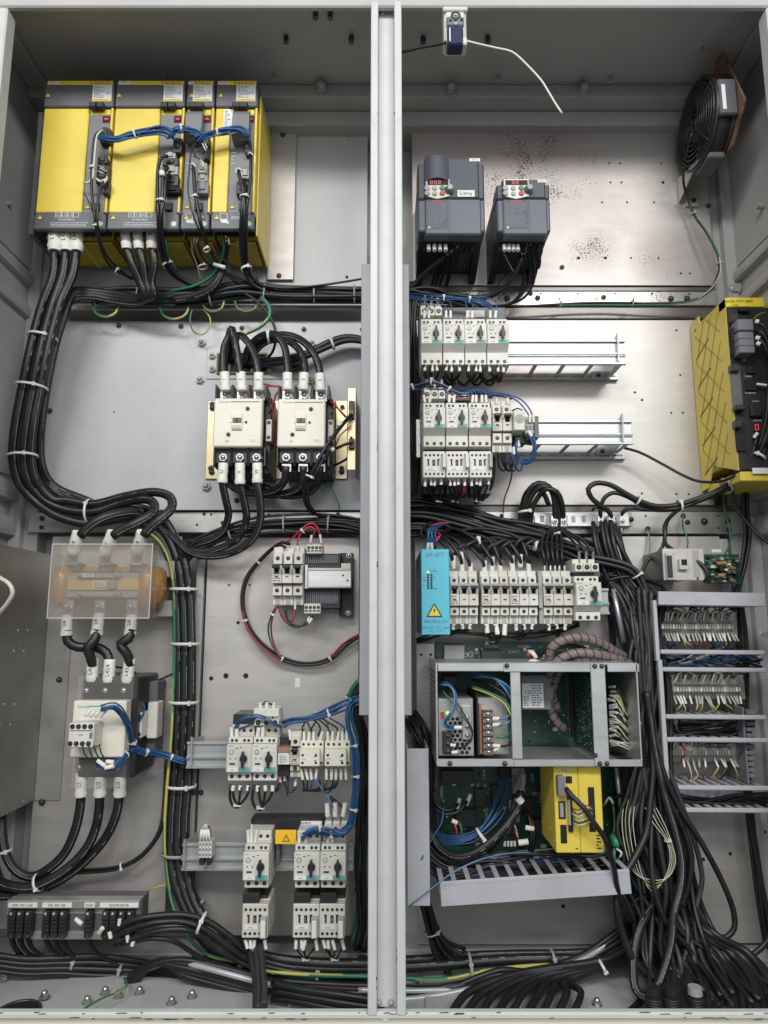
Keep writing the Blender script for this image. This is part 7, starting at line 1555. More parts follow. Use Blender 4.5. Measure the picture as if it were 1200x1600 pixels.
# ---- right bay
lone('cable_strap','long white plastic strap drooping from the door switch','cable tie',[(729,64,-.005),(745,68,-.002),(775,75,.005),(800,81,.01),(822,100,.01),(846,126,.01),(856,142,.01),(868,162,.01),(878,177,.01)],.02,.0021,_z)
lone('switch_cable','black cable from the door switch to the centre post','cable',[(697,66,.0),(682,70,.01),(662,73,.02),(645,77,.03),(625,82,.04)],.02,.0032)
harness('black and bare wires hanging under the larger inverter',[(.0034,_a,[(x,378,.23),(x + dx,400,.25),(x + dx - 4,425,.29),(x + dx - 10,446,.32)]) for x,dx in ((676,8),(684,6),(692,5),(698,8),(704,4))] + [(.0065,_a,[(697,396,.24),(685,408,.24),(668,424,.26),(652,440,.28),(640,452,.29)])] + [(.0011,m_,[(706 + i * 3,373,.22),(711 + i * 2,384,.215),(705,393,.22),(698,399,.235)]) for i,m_ in enumerate((_d,_E,_p,_d))] + [(.0013,_d,[(667,374,.22),(680,381,.215),(690,388,.22),(698,397,.235)]),(.0014,_m,[(660,380,.24),(651,395,.26),(650,410,.30)])],.24,name='inverter_wires',part='wire')
harness('black cable and bare wires hanging under the smaller inverter',[(.0058,_a,[(816,402,.23),(810,416,.24),(800,436,.26),(785,452,.28),(765,463,.30),(735,464,.31),(700,459,.31),(660,458,.31),(640,462,.31)]),(.0030,_a,[(828,385,.23),(834,410,.25),(834,440,.28),(822,462,.30),(800,474,.32),(760,480,.33)]),(.0030,_a,[(822,388,.23),(828,412,.26),(826,440,.29),(812,464,.31),(790,478,.33)]),(.0032,_a,[(836,385,.24),(843,400,.25),(842,418,.27),(834,420,.28),(832,400,.29)]),(.0034,_a,[(808,385,.23),(815,410,.26),(818,440,.30),(806,468,.32),(778,482,.335)])] + [(.0011,m_,[(818 + i * 5,373,.22),(822 + i * 2,385,.215),(818,398,.225)]) for i,m_ in enumerate((_E,_d,_p,_d))] + [(.0013,_d,[(791,372,.22),(798,382,.215),(810,388,.22),(817,398,.225)]),(.0012,_d,[(782,384,.23),(792,405,.25),(802,424,.26)]),(.0014,_a,[(802,424,.26),(785,435,.28),(778,446,.31),(778,456,.35)])],.24,name='inverter_wires',part='wire')
harness('green and black fan cable sagging along the upper rail',[(.0030,_a,[(640,470,.33),(700,474,.33),(760,480,.335),(830,478,.335),(900,474,.335),(960,473,.335),(1030,474,.33),(1080,470,.32),(1108,455,.30),(1123,425,.28),(1122,400,.28),(1105,365,.29),(1086,338,.31),(1074,310,.31),(1068,285,.29),(1068,262,.25)]),(.0016,_m,[(870,477,.328),(960,476,.328),(1040,476,.325),(1085,470,.315),(1110,454,.295),(1125,425,.275),(1122,398,.275),(1104,362,.285),(1088,340,.30)]),(.0014,_d,[(1090,467,.312),(1112,450,.29),(1126,424,.27),(1124,402,.27)])],.33,ties=[(988,474,.33,10,0,4,.006),(876,476,.33,10,0,4,.006),(1083,334,.31,8,14,4,.006),(1124,412,.277,2,10,4,.006)],tiem=_F,name='fan_cable')
bundle('dense black wiring rising along the post in the right bay',[(648,440,.30),(647,500,.31),(650,580,.32),(648,660,.325),(649,740,.325),(646,800,.31)],7,.0034,.010,.31,seed=17,jit=1.0)
bundle('black cables bunched between the inverters and the infeed terminal',[(625,455,.28),(650,455,.29),(690,460,.30),(730,474,.32),(760,486,.335)],7,.0038,.012,.3,seed=18,jit=.8)
blue_run('blue wires fanning out over the upper row of breakers',[(640,462,.22),(670,465),(705,466),(745,470),(768,480)],5,14,.005,.0013,.2,ties=(.45,.75))
harness('tagged blue wire ends on top of the upper four breakers',[(.0012,_f,[(x,492,.19),(x + rnd.uniform(-2,2),478,.185),(x - 10 + rnd.uniform(-8,8),468,.195),(x - 26,464,.2)]) for x in (664,671,697,704,730,738,766,774)],.19,name=_C,part='wire',sleeves=[(x,497,x + dx,486,.178,.182,.0030,None) for x,dx in ((663,0),(670,1),(697,0),(704,0),(730,1),(738,0),(766,0),(774,1))])
for i,(x,lab) in enumerate(((675,'three tagged wires below the leftmost breaker of the upper row'),(709,'three tagged wires below the second breaker of the upper row'),(743,'three tagged wires below the third breaker of the upper row'),(778,'three tagged wires below the last breaker of the upper row'))):
    tail(lab,(x - 11 - 1,x - 1,x + 9),568,(x - 4 + (i % 2) * 4,600 - i),30 + i,Y=.18,Y2=.25,mlen=.017,mr=.0034,r=.0030,sag=.6)
lone('breaker_cable','thick black loop under the last breaker of the upper row','cable',[(752,578,.22),(752,590,.22),(762,596,.23),(774,590,.24),(778,578,.25)],.22,.0042)
harness('white sleeved wire ends in the two infeed terminals of the right bay',[(.0030,_n,[(x,y,.21),(x,y - 11,.215)]) for x,y in ((664,474),(674,476),(684,474),(667,604),(679,606),(690,604))],.21,name='wire_tags',part='tag')
harness('grey busbar covers sloping behind wires under the upper breaker row',[(.0032,_a,[(690 + 20 * i,575,.24),(696 + 20 * i,596,.25),(706 + 20 * i,602,.26),(716 + 20 * i,590,.28)]) for i in range(4)],.25,name=_C,part='wire')
blue_run('blue and pink wires bunched over the middle breakers',[(628,612,.22),(650,603,.22),(675,596),(692,602),(706,612),(722,618),(745,614),(770,618)],8,16,.006,.0014,.19,ties=(.15,.35,.55),mats=(_f,_f,_c,_v,_p,_f,_c,_f))
harness('tagged ends and blue wires over the middle breakers',[(.0012,_f,[(x,624,.19),(x - 1,614,.185),(x - 10,608,.19),(x - 25,610,.2)]) for x in (665,702,710,738,744,752,759)] + [(.0017,_f,[(735,612,.2),(765,612,.2),(795,617,.2),(815,625,.195),(828,640,.19),(834,655,.188)]),(.0017,_f,[(760,616,.2),(790,618,.2),(810,628,.195),(824,645,.19),(829,655,.188)]),(.0015,_c,[(740,615,.2),(780,619,.205),(800,624,.2)]),(.0017,_f,[(800,642,.2),(808,638,.18),(816,641,.17)])],.19,name=_C,part='wire',sleeves=[(x,629,x + dx,618,.178,.182,.0030,None) for x,dx in ((664,-2),(671,2),(702,0),(709,1),(738,1),(744,0),(753,0),(760,-1))] + [(834,660,833,648,.186,.186,.0028,None),(828,660,828,648,.186,.186,.0028,None),(776,632,776,622,.19,.19,.0028,None),(794,632,793,622,.19,.19,.0028,None),(826,674,831,682,.188,.188,.0040,None)])
blue_run('blue wires looping below the timer relay',[(829,678,.19),(836,695,.185),(834,712,.19),(824,723,.2),(812,718,.21),(806,702,.2),(808,685,.2)],4,17,.004,.0017,.19,mats=(_f,))
harness('black and blue wires curling down below the two pole breaker',[(.0020,m_,[(x,700,.2),(x + dx,716,.205),(x + dx * 2,730,.22),(x + dx * 2 + 8,736,.24),(x + dx * 2 + 12,722,.26)]) for x,dx,m_ in ((776,2,_c),(780,4,_c),(790,3,_f),(795,5,_f),(786,2,_c))] + [(.0018,_E,[(795,720,.24),(800,738,.28),(795,760,.32),(788,780,.33),(786,802,.34)])],.2,name=_C,part='wire',sleeves=[(779,696,780,706,.2,.2,.0034,None),(791,698,792,708,.2,.2,.0034,None),(808,684,811,698,.2,.2,.0036,None),(803,698,803,710,.2,.2,.003,None)])
for i,(x,lab) in enumerate(((677,'tagged tails tied under the leftmost small contactor of the right bay'),(714,'tagged tails tied under the middle small contactor of the right bay'),(750,'tagged tails tied under the rightmost small contactor of the right bay'))):
    tail(lab,(x - 12,x - 5,x + 2,x + 12),748,(x - 4 + (i == 0) * 12,788),40 + i,Y=.195,Y2=.25,mlen=.014,mr=.0032,r=.0024)
lone('contactor_cable','black cable hugging the right side of the three small contactors','cable',[(770,700,.24),(772,730,.24),(768,760,.25),(755,780,.26),(740,785,.27)],.25,.0036)
lone('contactor_cable','red wire among the black tails of the middle small contactor','wire',[(726,750,.2),(725,765,.2),(720,776,.23)],.2,.0022,_p)
# clamps and loops
harness('four thick cables arching into the left clamps of the strip',[(.0065,_a,[(806,842,.32),(816,815,.315),(820,785,.30),(828,764,.29),(842,755,.285),(858,761,.285),(866,780,.29),(867,812,.305),(866,840,.31)]),(.0062,_a,[(812,842,.32),(822,815,.315),(825,788,.30),(834,770,.29),(848,760,.28),(864,766,.28),(872,784,.29),(873,812,.305),(872,836,.31)]),(.0060,_a,[(818,842,.32),(828,815,.315),(832,792,.30),(842,775,.29),(854,764,.275),(870,769,.275),(878,788,.285),(880,812,.305),(880,838,.31)]),(.0058,_a,[(802,842,.32),(811,818,.315),(817,785,.305),(824,768,.295),(838,762,.295),(850,772,.295),(858,790,.30)])],.3,ties=[(820,800,.305,2,14,11,.018)],name='clamped_cables')
harness('black cables looping into the right clamps and up to the control unit',[(.0058,_a,[(956,830,.315),(953,802,.30),(938,790,.29),(924,778,.285),(919,764,.28),(930,755,.28),(952,757,.28),(976,770,.28),(998,782,.28),(1022,790,.28),(1052,790,.28),(1088,780,.27),(1126,764,.25),(1152,747,.22),(1175,725,.19),(1190,700,.17),(1200,670,.16)]),(.0048,_a,[(940,830,.315),(938,802,.30),(943,780,.29),(958,770,.285),(980,776,.285),(1002,788,.285),(1030,795,.285),(1060,794,.28),(1095,782,.27),(1130,768,.25),(1156,750,.22),(1180,728,.19),(1196,700,.17)]),(.0048,_a,[(971,830,.315),(970,806,.30),(980,795,.29),(1010,796,.29),(1045,797,.285),(1080,787,.275),(1115,772,.255),(1145,752,.23),(1165,728,.2),(1178,700,.175),(1183,680,.17)]),(.0032,_a,[(925,798,.30),(930,793,.295),(937,796,.295),(938,806,.30)]),(.0045,_a,[(1070,790,.28),(1054,801,.29),(1042,815,.30),(1039,835,.30),(1040,850,.29),(1060,864,.26),(1085,875,.24),(1102,888,.23),(1106,902,.23),(1100,908,.24)]),(.0040,_a,[(1064,794,.28),(1048,806,.29),(1038,822,.30),(1038,845,.30),(1030,862,.30),(1012,876,.30),(1000,900,.30)]),(.003,_a,[(1192,520,.15),(1202,560,.15),(1200,620,.155),(1196,660,.16),(1185,700,.17)]),(.0055,_a,[(1205,560,.14),(1204,640,.15),(1196,690,.165),(1176,722,.19),(1150,748,.22)])],.28,ties=[(997,782,.28,12,6,8,.012),(1062,790,.28,12,-2,9,.014),(1135,759,.245,10,-7,12,.018),(1184,714,.18,6,-10,11,.016)],name='clamped_cables')
lone('control_cable','single black cable sagging from the lower rail to the control unit','cable',[(976,700,.30),(1000,707,.30),(1035,725,.295),(1066,742,.28),(1092,752,.26),(1125,752,.23),(1150,742,.20),(1170,722,.18),(1180,695,.17)],.26,.0032)
harness('tagged grey plugs with black cables at the top of the control unit',[(.0030,_a,[(1180,505 + i * 12,.15),(1190,506 + i * 13,.14),(1200,520 + i * 16,.14),(1208,560,.14)]) for i in range(3)] + [(.0013,m_,[(1176,500,.15),(1184,492,.145),(1196,488,.145)]) for m_ in (_d,_y)],.15,sleeves=[(1180,502,1186,503,.145,.142,.0048,None),(1181,527,1187,529,.145,.142,.0048,None),(1182,536,1188,538,.145,.142,.0048,None),(1182,600,1198,602,.165,.16,.0028,None),(1178,684,1184,676,.165,.16,.0036,None)],name='plug_cables')
bundle('black cables hanging down the right corner beside the wall',[(1166,745,.30),(1165,790),(1168,840),(1161,885),(1153,922),(1150,960)],3,.0048,.007,.31,seed=23,jit=.4)
lone('wall_cable','black cable crossing to the right wall below the control unit','cable',[(1145,760,.27),(1145,782,.27),(1160,808,.27),(1182,832,.26),(1206,852,.24)],.27,.0042)
lone('earth_wire','green wire curving from the rail bolt to the bare board','wire',[(1130,770,.33),(1133,800,.33),(1140,825,.32),(1141,845,.30),(1132,866,.28),(1115,876,.27),(1100,877,.27)],.3,.0021,_m)
lone('earth_wire','greenish wire from the rail down to the silver interface box','wire',[(1067,806,.345),(1067,825,.335),(1074,840,.31),(1074,856,.27)],.3,.0018,_m)
lone('earth_wire','yellow green wire hanging from the rail bolt above the ducts','wire',[(1012,826,.345),(1015,845,.335),(1014,865,.33),(1010,878,.33)],.33,.0021,'gy')
# over and under the long breaker row
rr = random.Random(33)
ov = []
for i,(x,y) in enumerate(((708,880),(722,884),(735,890),(757,890),(770,888),(783,888),(801,884),(814,884),(828,886))):
    ov.append((.0040,_a,[(x,y,.225),(x - 3,y - 14,.215),(x - 16 - rr.uniform(0,10),y - 36 - (i % 3) * 5,.23),(x - 45 - i * 4,826 + (i % 4) * 5,.26),(690 - rr.uniform(0,20),812 + (i % 5) * 7,.29),(655,805 + (i % 6) * 6,.30),(625,812 + (i % 6) * 5,.30)]))
for i,(x,y) in enumerate(((709,872),(722,868),(758,870),(768,866),(780,868),(802,862),(815,866))): ov.append((.0042,_a,[(x,y,.23),(x + 6,y - 14,.22),(x + 22,y - 22,.225),(x + 42,y - 10,.25),(x + 60,866 + (i % 3) * 4,.29)]))
harness('black cables curving down into the long breaker row from the left',ov,.25,ties=[(748,846,.235,8,-2,8,.012),(836,852,.235,8,1,8,.012)],sleeves=[(x,y0,x + dx,y0 + 20,.22,.225,.0052,None) for x,y0,dx in ((709,868,-1),(722,862,0),(735,880,1),(757,876,0),(769,870,0),(781,876,1),(800,868,0),(813,866,0),(826,880,0),(722,882,0),(735,884,1),(769,884,0),(801,882,0))])
harness('black cables with crimped ends dropping from the clamps into the last breakers',[(.0030,_a,[(851 + i * 7.5,890,.225),(850 + i * 7,872,.215),(846 + i * 8,852,.23),(852 + i * 6,834,.27),(868 + i * 1.5,824,.30)]) for i in range(5)] + [(.0030,_a,[(905 + i * 11,866,.22),(900 + i * 9,852,.225),(888 + i * 6,838,.25),(872 + i * 3,826,.29)]) for i in range(3)],.24,ties=[(868,834,.28,2,8,7,.012)],sleeves=[(x,884,x,896,.22,.22,.0030,None,_j) for x in (851,860,867,874,882)] + [(905 + i * 11,862,905 + i * 11,874,.215,.22,.0034,None,_j) for i in range(3)])
for i,(xs,to,lab) in enumerate((((709,722,735),(700,992),'tails below the breaker beside the blue module'),((760,774,789),(772,1006),'white sleeved tails below the second breaker group'),((806,818,833),(814,1000),'tails below the third breaker group, spread ends'),((857,869,884),(868,994),'thin tails below the last breaker group'))):
    tail('black ' + lab,xs,974,to,50 + i,Y=.215,Y2=.27,mlen=.020 if i == 1 else .012,mr=.0050 if i == 1 else .0036,r=.0036 if i == 1 else .0026,mk='white_sleeve' if i == 1 else _z)
bundle('loose thin black wires hanging along under the breaker row',[(650,1000,.28),(700,990,.27),(760,994,.26),(820,992,.26),(870,984,.26),(905,976,.26)],4,.0022,.006,.27,seed=36,jit=1.5)
harness('blue red and grey wires sticking out of the blue module',[(.0019,_f,[(668 + i * 3,858,.20),(668 + i * 3.2,842,.19),(672 + i * 2 - (i % 2) * 6,828,.195),(684 + i * 2,820,.22)]) for i in range(5)] + [(.0018,_p,[(682,846,.19),(688,836,.19),(682,830,.2)]),(.0016,_p,[(670,822,.2),(685,818,.2),(702,817,.2)]),(.0016,_c,[(662,842,.2),(657,832,.2),(665,820,.21)])],.2,name=_C,part='wire',sleeves=[(668,860,669,848,.195,.19,.0034,None),(675,860,674,848,.195,.19,.0034,None),(682,846,685,838,.19,.19,.0026,None,_p)])
bundle('broad mass of black cables sweeping over the breaker row into the tangle',[(625,806,.30),(665,806,.30),(720,818),(780,834),(840,846),(900,866),(945,892),(980,930,.28),(1002,990,.27),(1008,1060,.27),(1010,1140,.27),(1020,1220,.27),(1030,1300,.27),(1035,1380,.27),(1050,1450,.26),(1080,1520,.20),(1110,1590,.12)],22,.0052,.030,.31,seed=40,jit=.9,fan=1.6)
bundle('black cables dropping from the right clamps into the tangle',[(945,820,.31),(952,850),(965,885),(985,930,.29),(1000,990,.26),(1018,1070,.255),(1022,1160,.255),(1035,1250,.25),(1055,1340,.25),(1068,1420,.24),(1100,1500,.20),(1160,1590,.10)],16,.0050,.024,.29,seed=41,jit=1.3,fan=2.6)
bundle('grey cables bending from the motor breaker to the tangle',[(925,872,.27),(955,878,.265),(985,888),(1000,905),(1010,935),(1012,985),(1004,1040)],3,.0052,.008,.26,seed=42,mats=['cable_grey',_a,'cable_grey'],ties=(.35,))
bundle('dim bundle of blue and black wires behind the tangle right of the rack',[(960,925,.31),(985,1000,.31),(1005,1080,.31),(1008,1160,.31),(1000,1250,.31),(985,1330,.31),(990,1420,.30)],12,.003,.022,.31,seed=43,jit=1.2,mats=[_c,_f,_a,_c,_c])
harness('thick single cables looping loosely in the tangle at the lower right',[
    (.0068,_a,[(1012,1100,.22),(1020,1200,.21),(1016,1250,.20),(1010,1300,.19),(992,1340,.18),(974,1370,.17),(965,1400,.165),(965,1430,.165),(975,1465,.165),(988,1495,.16),(1008,1521,.16),(1035,1531,.16),(1060,1519,.17),(1072,1488,.18),(1074,1455,.19),(1064,1415,.22)]),
    (.0080,_a,[(1010,1080,.22),(1024,1180,.21),(1040,1250,.20),(1055,1300,.19),(1065,1350,.18),(1062,1390,.17),(1053,1425,.16),(1048,1475,.15),(1038,1512,.14),(1025,1543,.13),(1008,1558,.13),(993,1545,.14),(990,1500,.16),(1000,1450,.18),(1022,1412,.21)]),
    (.0055,_a,[(1020,1150,.22),(1040,1215,.21),(1062,1262,.21),(1095,1315,.21),(1125,1370,.21),(1145,1420,.22),(1147,1450,.22),(1132,1465,.22),(1108,1457,.22),(1072,1432,.23)]),
    (.0062,_a,[(1030,1200,.23),(1050,1258,.22),(1070,1300,.22),(1080,1342,.22),(1075,1385,.22),(1066,1418,.22),(1070,1450,.2)]),
    (.0060,_a,[(1000,1040,.24),(985,1130,.24),(988,1220,.24),(992,1290,.24),(1010,1310,.24),(1042,1338,.24),(1066,1330,.24),(1068,1310,.25)]),
    (.0056,_a,[(1000,1350,.24),(1025,1370,.24),(1048,1398,.24),(1056,1430,.23)]),
    (.0058,_a,[(1056,1422,.23),(1030,1412,.23),(1005,1400,.23),(985,1418,.23),(995,1425,.22),(1030,1425,.22)]),
    (.0050,_a,[(960,1330,.22),(962,1370,.21),(972,1395,.20),(988,1430,.20),(995,1470,.2)]),
    (.0060,_a,[(1005,1560,.15),(985,1580,.12),(965,1592,.10)]),
    (.0055,_a,[(1215,1440,.22),(1195,1475,.22),(1165,1497,.22),(1130,1500,.22)])],.2,name='loose_cables')
for k,(seed,n,x0,x1,lab) in enumerate(((51,13,1090,1235,'fan of black cables spreading over the floor at the lower right corner'),(52,9,1030,1090,'black cables dropping into the floor openings below the tangle'))):
    its = []; r2 = random.Random(seed)
    for i in range(n):
        u = (i + .5) / n; xe = x0 + (x1 - x0) * u; j = lambda a: r2.uniform(-a,a)
        its.append((r2.uniform(.0052,.0075),_a,[(1040 + 20 * u + j(8),1380,.25),(1058 + 22 * u + j(8),1425,.24),(1068 + (xe - 1068) * .30,1462 + j(6),.225 - .03 * u),(1072 + (xe - 1072) * .66,1500 - 8 * u + j(5),.19),(1076 + (xe - 1076) * .92,1545 + j(6),.13),(xe,1596,.07)]))
    harness(lab,its,.2,name='fan_out_cables')
its = []; r2 = random.Random(77)
for i in range(9):
    xe = 700 + i * 24; its.append((r2.uniform(.0058,.0075),_a,[(1010 + r2.uniform(-8,8),1440 + i * 3,.25),(985,1474 + i * 3,.24),(950 - i * 2,1498 + i * 2,.22),(890 - (8 - i) * 9,1520 + i * 2,.19),(xe + 32 - i * 2,1552 + r2.uniform(-3,3),.14),(xe,1592,.08)]))
harness('black cables bending left from the tangle and down over the sill',its,.2,name='fan_out_cables',ties=[(940,1508,.215,-12,7,10,.02)],tiem=_z)
# ribbed glands on the floor
for px,py,lab in ((1022,1572,'left ribbed black cable gland on the floor under the tangle'),(1050,1568,'middle ribbed black gland, smallest of the three in the floor'),(1088,1566,'right ribbed black gland with grey band in the floor')):
    t = thing('cable_gland',lab,'cable gland',fp(px,1582,.004) + Vector((0,0,0)),'ribbed black cable glands in the floor'); p0 = W(px,1580,.09)
    b = MB()
    for i in range(6): b.torus(p0 + Vector((0,0,.004 * i)),(0,0,1),.0125,.0026,16,5)
    b.cyl(p0 - Vector((0,0,.012)),(0,0,1),.0115,.038,14); b.build('ribbed_body',M[_b],t)
    b = MB(); b.cyl(p0 + Vector((0,0,.027)),(0,0,1),.0125,.012,14,0,.0115); b.build('band',M[_F if px > 1060 else _b],t)
harness('thin yellow and white wires in a loose loop within the tangle',[(.0008,m_,[(985 + dx,1245,.21),(979 + dx,1280,.2),(984 + dx,1325,.19),(996 + dx * .6,1364,.185),(1018,1382 + dx,.18),(1040 - dx * .5,1374 + dx * .4,.18),(1052 - dx * .5,1346,.18),(1046 - dx * .4,1315,.185),(1030 - dx,1285,.19),(1018 - dx,1262,.2)]) for dx,m_ in ((-7,_d),(-2,_y),(2.5,_c),(4,_d),(10,_d))],.19,ties=[(1043,1313,.185,6,14,4,.006)],name='wire_loop',part='wire')
# spiral-wrapped conduits above the rack
for lab,pts,r_ in (('topmost spiral wrapped hose arching over the rack',[(858,1032,.20),(862,1012,.18),(880,1000,.17),(905,996,.17),(935,1003,.18),(958,1016,.20),(975,1026,.23)],.0088),('middle spiral wrapped hose running into the rack',[(872,1110,.23),(862,1080,.22),(860,1050,.20),(874,1030,.18),(900,1020,.175),(935,1022,.18),(975,1032,.22)],.0085),('lower spiral wrapped hose bending down inside the rack',[(884,1140,.24),(868,1125,.23),(860,1105,.225),(866,1070,.21),(880,1042,.20),(910,1030,.19),(950,1032,.2),(985,1036,.23)],.0080)):
    t = thing('spiral_hose',lab,'hose',W(pts[0][0],pts[0][1],.2),'spiral wrapped hoses over the rack'); cable('hose',t,pts,.2,r_,'conduit',10)
    P = spline(WP(pts),.004); L_ = len(P); b = MB(); H = []
    for i in range(L_ * 3):
        s = i / 3; k = min(int(s),L_ - 2); p = P[k].lerp(P[k + 1],s - k); T = (P[k + 1] - P[k]).normalized(); u = T.cross(Vector((0,1,0))).normalized(); w = T.cross(u); q = i * .52; H.append(p + (u * math.cos(q) + w * math.sin(q)) * (r_ * 1.03))
    b.tube(H,.0010,4); b.build('spiral_wrap',M[_b],t)
bundle('thin black cables passing through the top of the rack beside the hoses',[(835,1030,.21),(850,1016,.19),(875,1012,.18),(905,1016,.19),(930,1030,.21),(940,1050,.25)],6,.0026,.007,.2,seed=60,jit=.7)
harness('white sleeved wires with red plug hanging over the rack edge',[(.0045,_d,[(838,1028,.19),(832,1020,.19),(826,1018,.2)]),(.0050,'red_print',[(828,1018,.205),(825,1026,.2)]),(.0030,_d,[(823,1036,.19),(832,1032,.19),(842,1034,.19)])],.19,name='wire_ends',part='wire')
# wiring inside the rack
blue_run('blue wires curling in front of the honeycomb supply',[(690,1068,.13),(704,1072,.115),(711,1090,.105),(706,1112,.10),(696,1128,.105),(702,1136,.115),(712,1136,.12)],3,19,.004,.0019,.12,mats=(_f,_v))
blue_run('blue wires running along the top of the rack to the upright bar',[(736,1054,.18),(752,1056,.15),(775,1062,.13),(793,1076,.12),(803,1096,.12)],4,20,.0045,.0020,.14,mats=(_f,_v))
harness('green and black wires in front of the honeycomb supply',[(.0018,'gy',[(692,1080,.13),(704,1094,.115),(722,1118,.105),(734,1132,.11),(737,1140,.115)]),(.0016,_c,[(700,1075,.13),(715,1100,.115),(732,1128,.105),(738,1150,.105),(728,1164,.11),(712,1170,.115)]),(.0016,_c,[(708,1164,.115),(722,1168,.108),(736,1158,.105),(738,1140,.11)])],.12,name=_C,part='wire',sleeves=[(710,1137,722,1137,.115,.112,.0036,None),(706,1176,716,1175,.115,.112,.003,None),(704,1164,712,1165,.115,.112,.003,None)])
harness('green blue and black wires on the red screw terminals of the rack',[(.0019,_m,[(737,1072,.15),(765,1082,.125),(790,1096,.11),(800,1115,.105),(800,1140,.11),(790,1152,.118),(775,1152,.12)]),(.0018,_y,[(738,1075,.15),(765,1085,.124),(789,1100,.109),(798,1118,.104)]),(.0020,_c,[(780,1166,.12),(795,1164,.108),(803,1150,.106),(803,1120,.108),(792,1098,.115),(770,1078,.14)]),(.0018,_v,[(778,1124,.118),(790,1122,.11),(797,1116,.11)]),(.0018,_v,[(778,1133,.118),(790,1132,.11),(797,1126,.11)]),(.0030,_a,[(738,1062,.17),(765,1070,.14),(788,1085,.125),(800,1105,.125)])],.12,name=_C,part='wire',sleeves=[(770,1123,781,1123,.122,.118,.0034,None),(770,1133,782,1132,.122,.118,.0034,None),(770,1165,782,1166,.122,.118,.0034,None),(772,1173,780,1170,.122,.118,.003,None)])
its = []; sl_ = []; r2 = random.Random(88)
for i in range(26):
    y = 1074 + i * 3.7 + r2.uniform(-2,2); x = 949 + r2.uniform(-2,6); xe = 990 + r2.uniform(-6,6); ye = 1118 + (y - 1074) * .6 + r2.uniform(-5,5)
    its.append((.0014,r2.choice([_d,_c,_d,_y,_c]),[(x,y,.19),(x + 14,y + r2.uniform(-4,6),.17),(xe - 8,ye - 4,.17),(xe,ye + 6,.19),(995,1185,.22)]))
    if i % 3 != 1: sl_.append((x + 3,y,x + 14 + r2.uniform(-2,3),y + r2.uniform(-3,4),.185,.170,.0027,None))
harness('many white tipped wires plugged into the right compartment of the rack',its,.18,sleeves=sl_ + [(984,1118,992,1136,.165,.17,.009,None,_b),(990,1132,1000,1128,.158,.158,.004,None),(990,1162,998,1156,.16,.16,.006,None)],name='board_wires',part='wire')
bundle('thick black cable leaving the white tipped wires downwards',[(988,1128,.18),(998,1150,.19),(1003,1185,.21),(1006,1230,.23),(1002,1290,.24)],3,.0068,.008,.2,seed=90)
# below the rack
harness('black cables with blue wires swinging left from the lower board',[(.0085,_a,[(813,1236,.22),(811,1258,.22),(795,1285,.215),(770,1312,.21),(742,1332,.21),(712,1338,.22),(688,1325,.24),(672,1300,.26),(650,1280,.28)]),(.0060,_a,[(806,1240,.23),(800,1268,.225),(780,1300,.22),(752,1325,.22),(720,1345,.225),(690,1340,.24),(668,1318,.26),(650,1300,.28)]),(.0050,_a,[(812,1250,.23),(806,1275,.225),(790,1305,.22),(770,1330,.23),(745,1350,.25)])] + [(.0012,_f,[(786 + i * 4,1210,.28),(774 + i * 4 + rnd.uniform(-3,3),1245,.26),(760 + i * 3 + rnd.uniform(-4,4),1280,.235),(742,1298 + i * 2.4 + rnd.uniform(-2,2),.225),(715,1306 + i * 2.2,.225),(688,1303 + i * 2.6,.245),(665,1290,.28)]) for i in range(7)] + [(.0013,_d,[(814 + i * 2,1205,.27),(817 + i,1225,.25),(813,1236,.225)]) for i in range(4)],.22,ties=[(752,1305,.225,-10,8,12,.018)],sleeves=[(809,1246,815,1254,.215,.215,.008,None),(714,1264,718,1248,.25,.26,.0042,None),(728,1258,735,1242,.25,.26,.0044,None),(706,1282,714,1286,.245,.245,.0045,None)],name='board_harness')
harness('black and red wires with white plugs on the left of the lower board',[(.0034,_a,[(716,1256,.25),(704,1266,.24),(690,1264,.24),(678,1250,.25),(674,1225,.27)]),(.0034,_a,[(730,1252,.25),(716,1268,.24),(696,1272,.24),(678,1262,.25)]),(.0022,_p,[(709,1285,.245),(713,1295,.24),(714,1308,.24)]),(.0022,_m,[(716,1283,.245),(721,1294,.24),(721,1308,.24)]),(.0024,_c,[(674,1210,.27),(680,1235,.26),(692,1256,.25)]),(.0016,_f,[(693,1265,.2),(690,1285,.19),(675,1310,.17),(659,1342,.135)]),(.0014,_v,[(640,1415,.133),(670,1392,.13),(705,1365,.13),(745,1345,.14),(790,1334,.16),(830,1332,.2)])],.24,name='board_harness')
harness('bundle with two white marker sleeves hanging from the lower board',[(.0040,_a,[(812,1262,.27),(826,1275,.25),(830,1300,.24),(828,1330,.25),(824,1350,.27)]),(.0034,_a,[(820,1265,.27),(832,1282,.25),(834,1306,.24),(830,1345,.26)]),(.0016,_p,[(802,1292,.26),(806,1304,.25),(812,1314,.25)]),(.0016,_d,[(800,1280,.26),(806,1295,.25),(810,1310,.25)])] + [(.0018,_c,[(790 + i * 5,1312,.26),(793 + i * 4,1325,.25),(800 + i * 2,1340,.26)]) for i in range(4)],.25,sleeves=[(821,1293,834,1295,.235,.235,.0048,None),(810,1317,825,1315,.235,.235,.0060,None)] + [(789 + i * 5,1314,788 + i * 5.5,1322,.25,.25,.0026,None) for i in range(4)],name='board_harness')
lone('module_cable','black cable plugged into the left yellow module and hanging right','cable',[(884,1232,.11),(893,1243,.10),(912,1262,.09),(930,1288,.09),(945,1310,.10),(953,1335,.12),(960,1360,.14),(964,1385,.15),(972,1410,.16),(988,1440,.2)],.1,.0050)
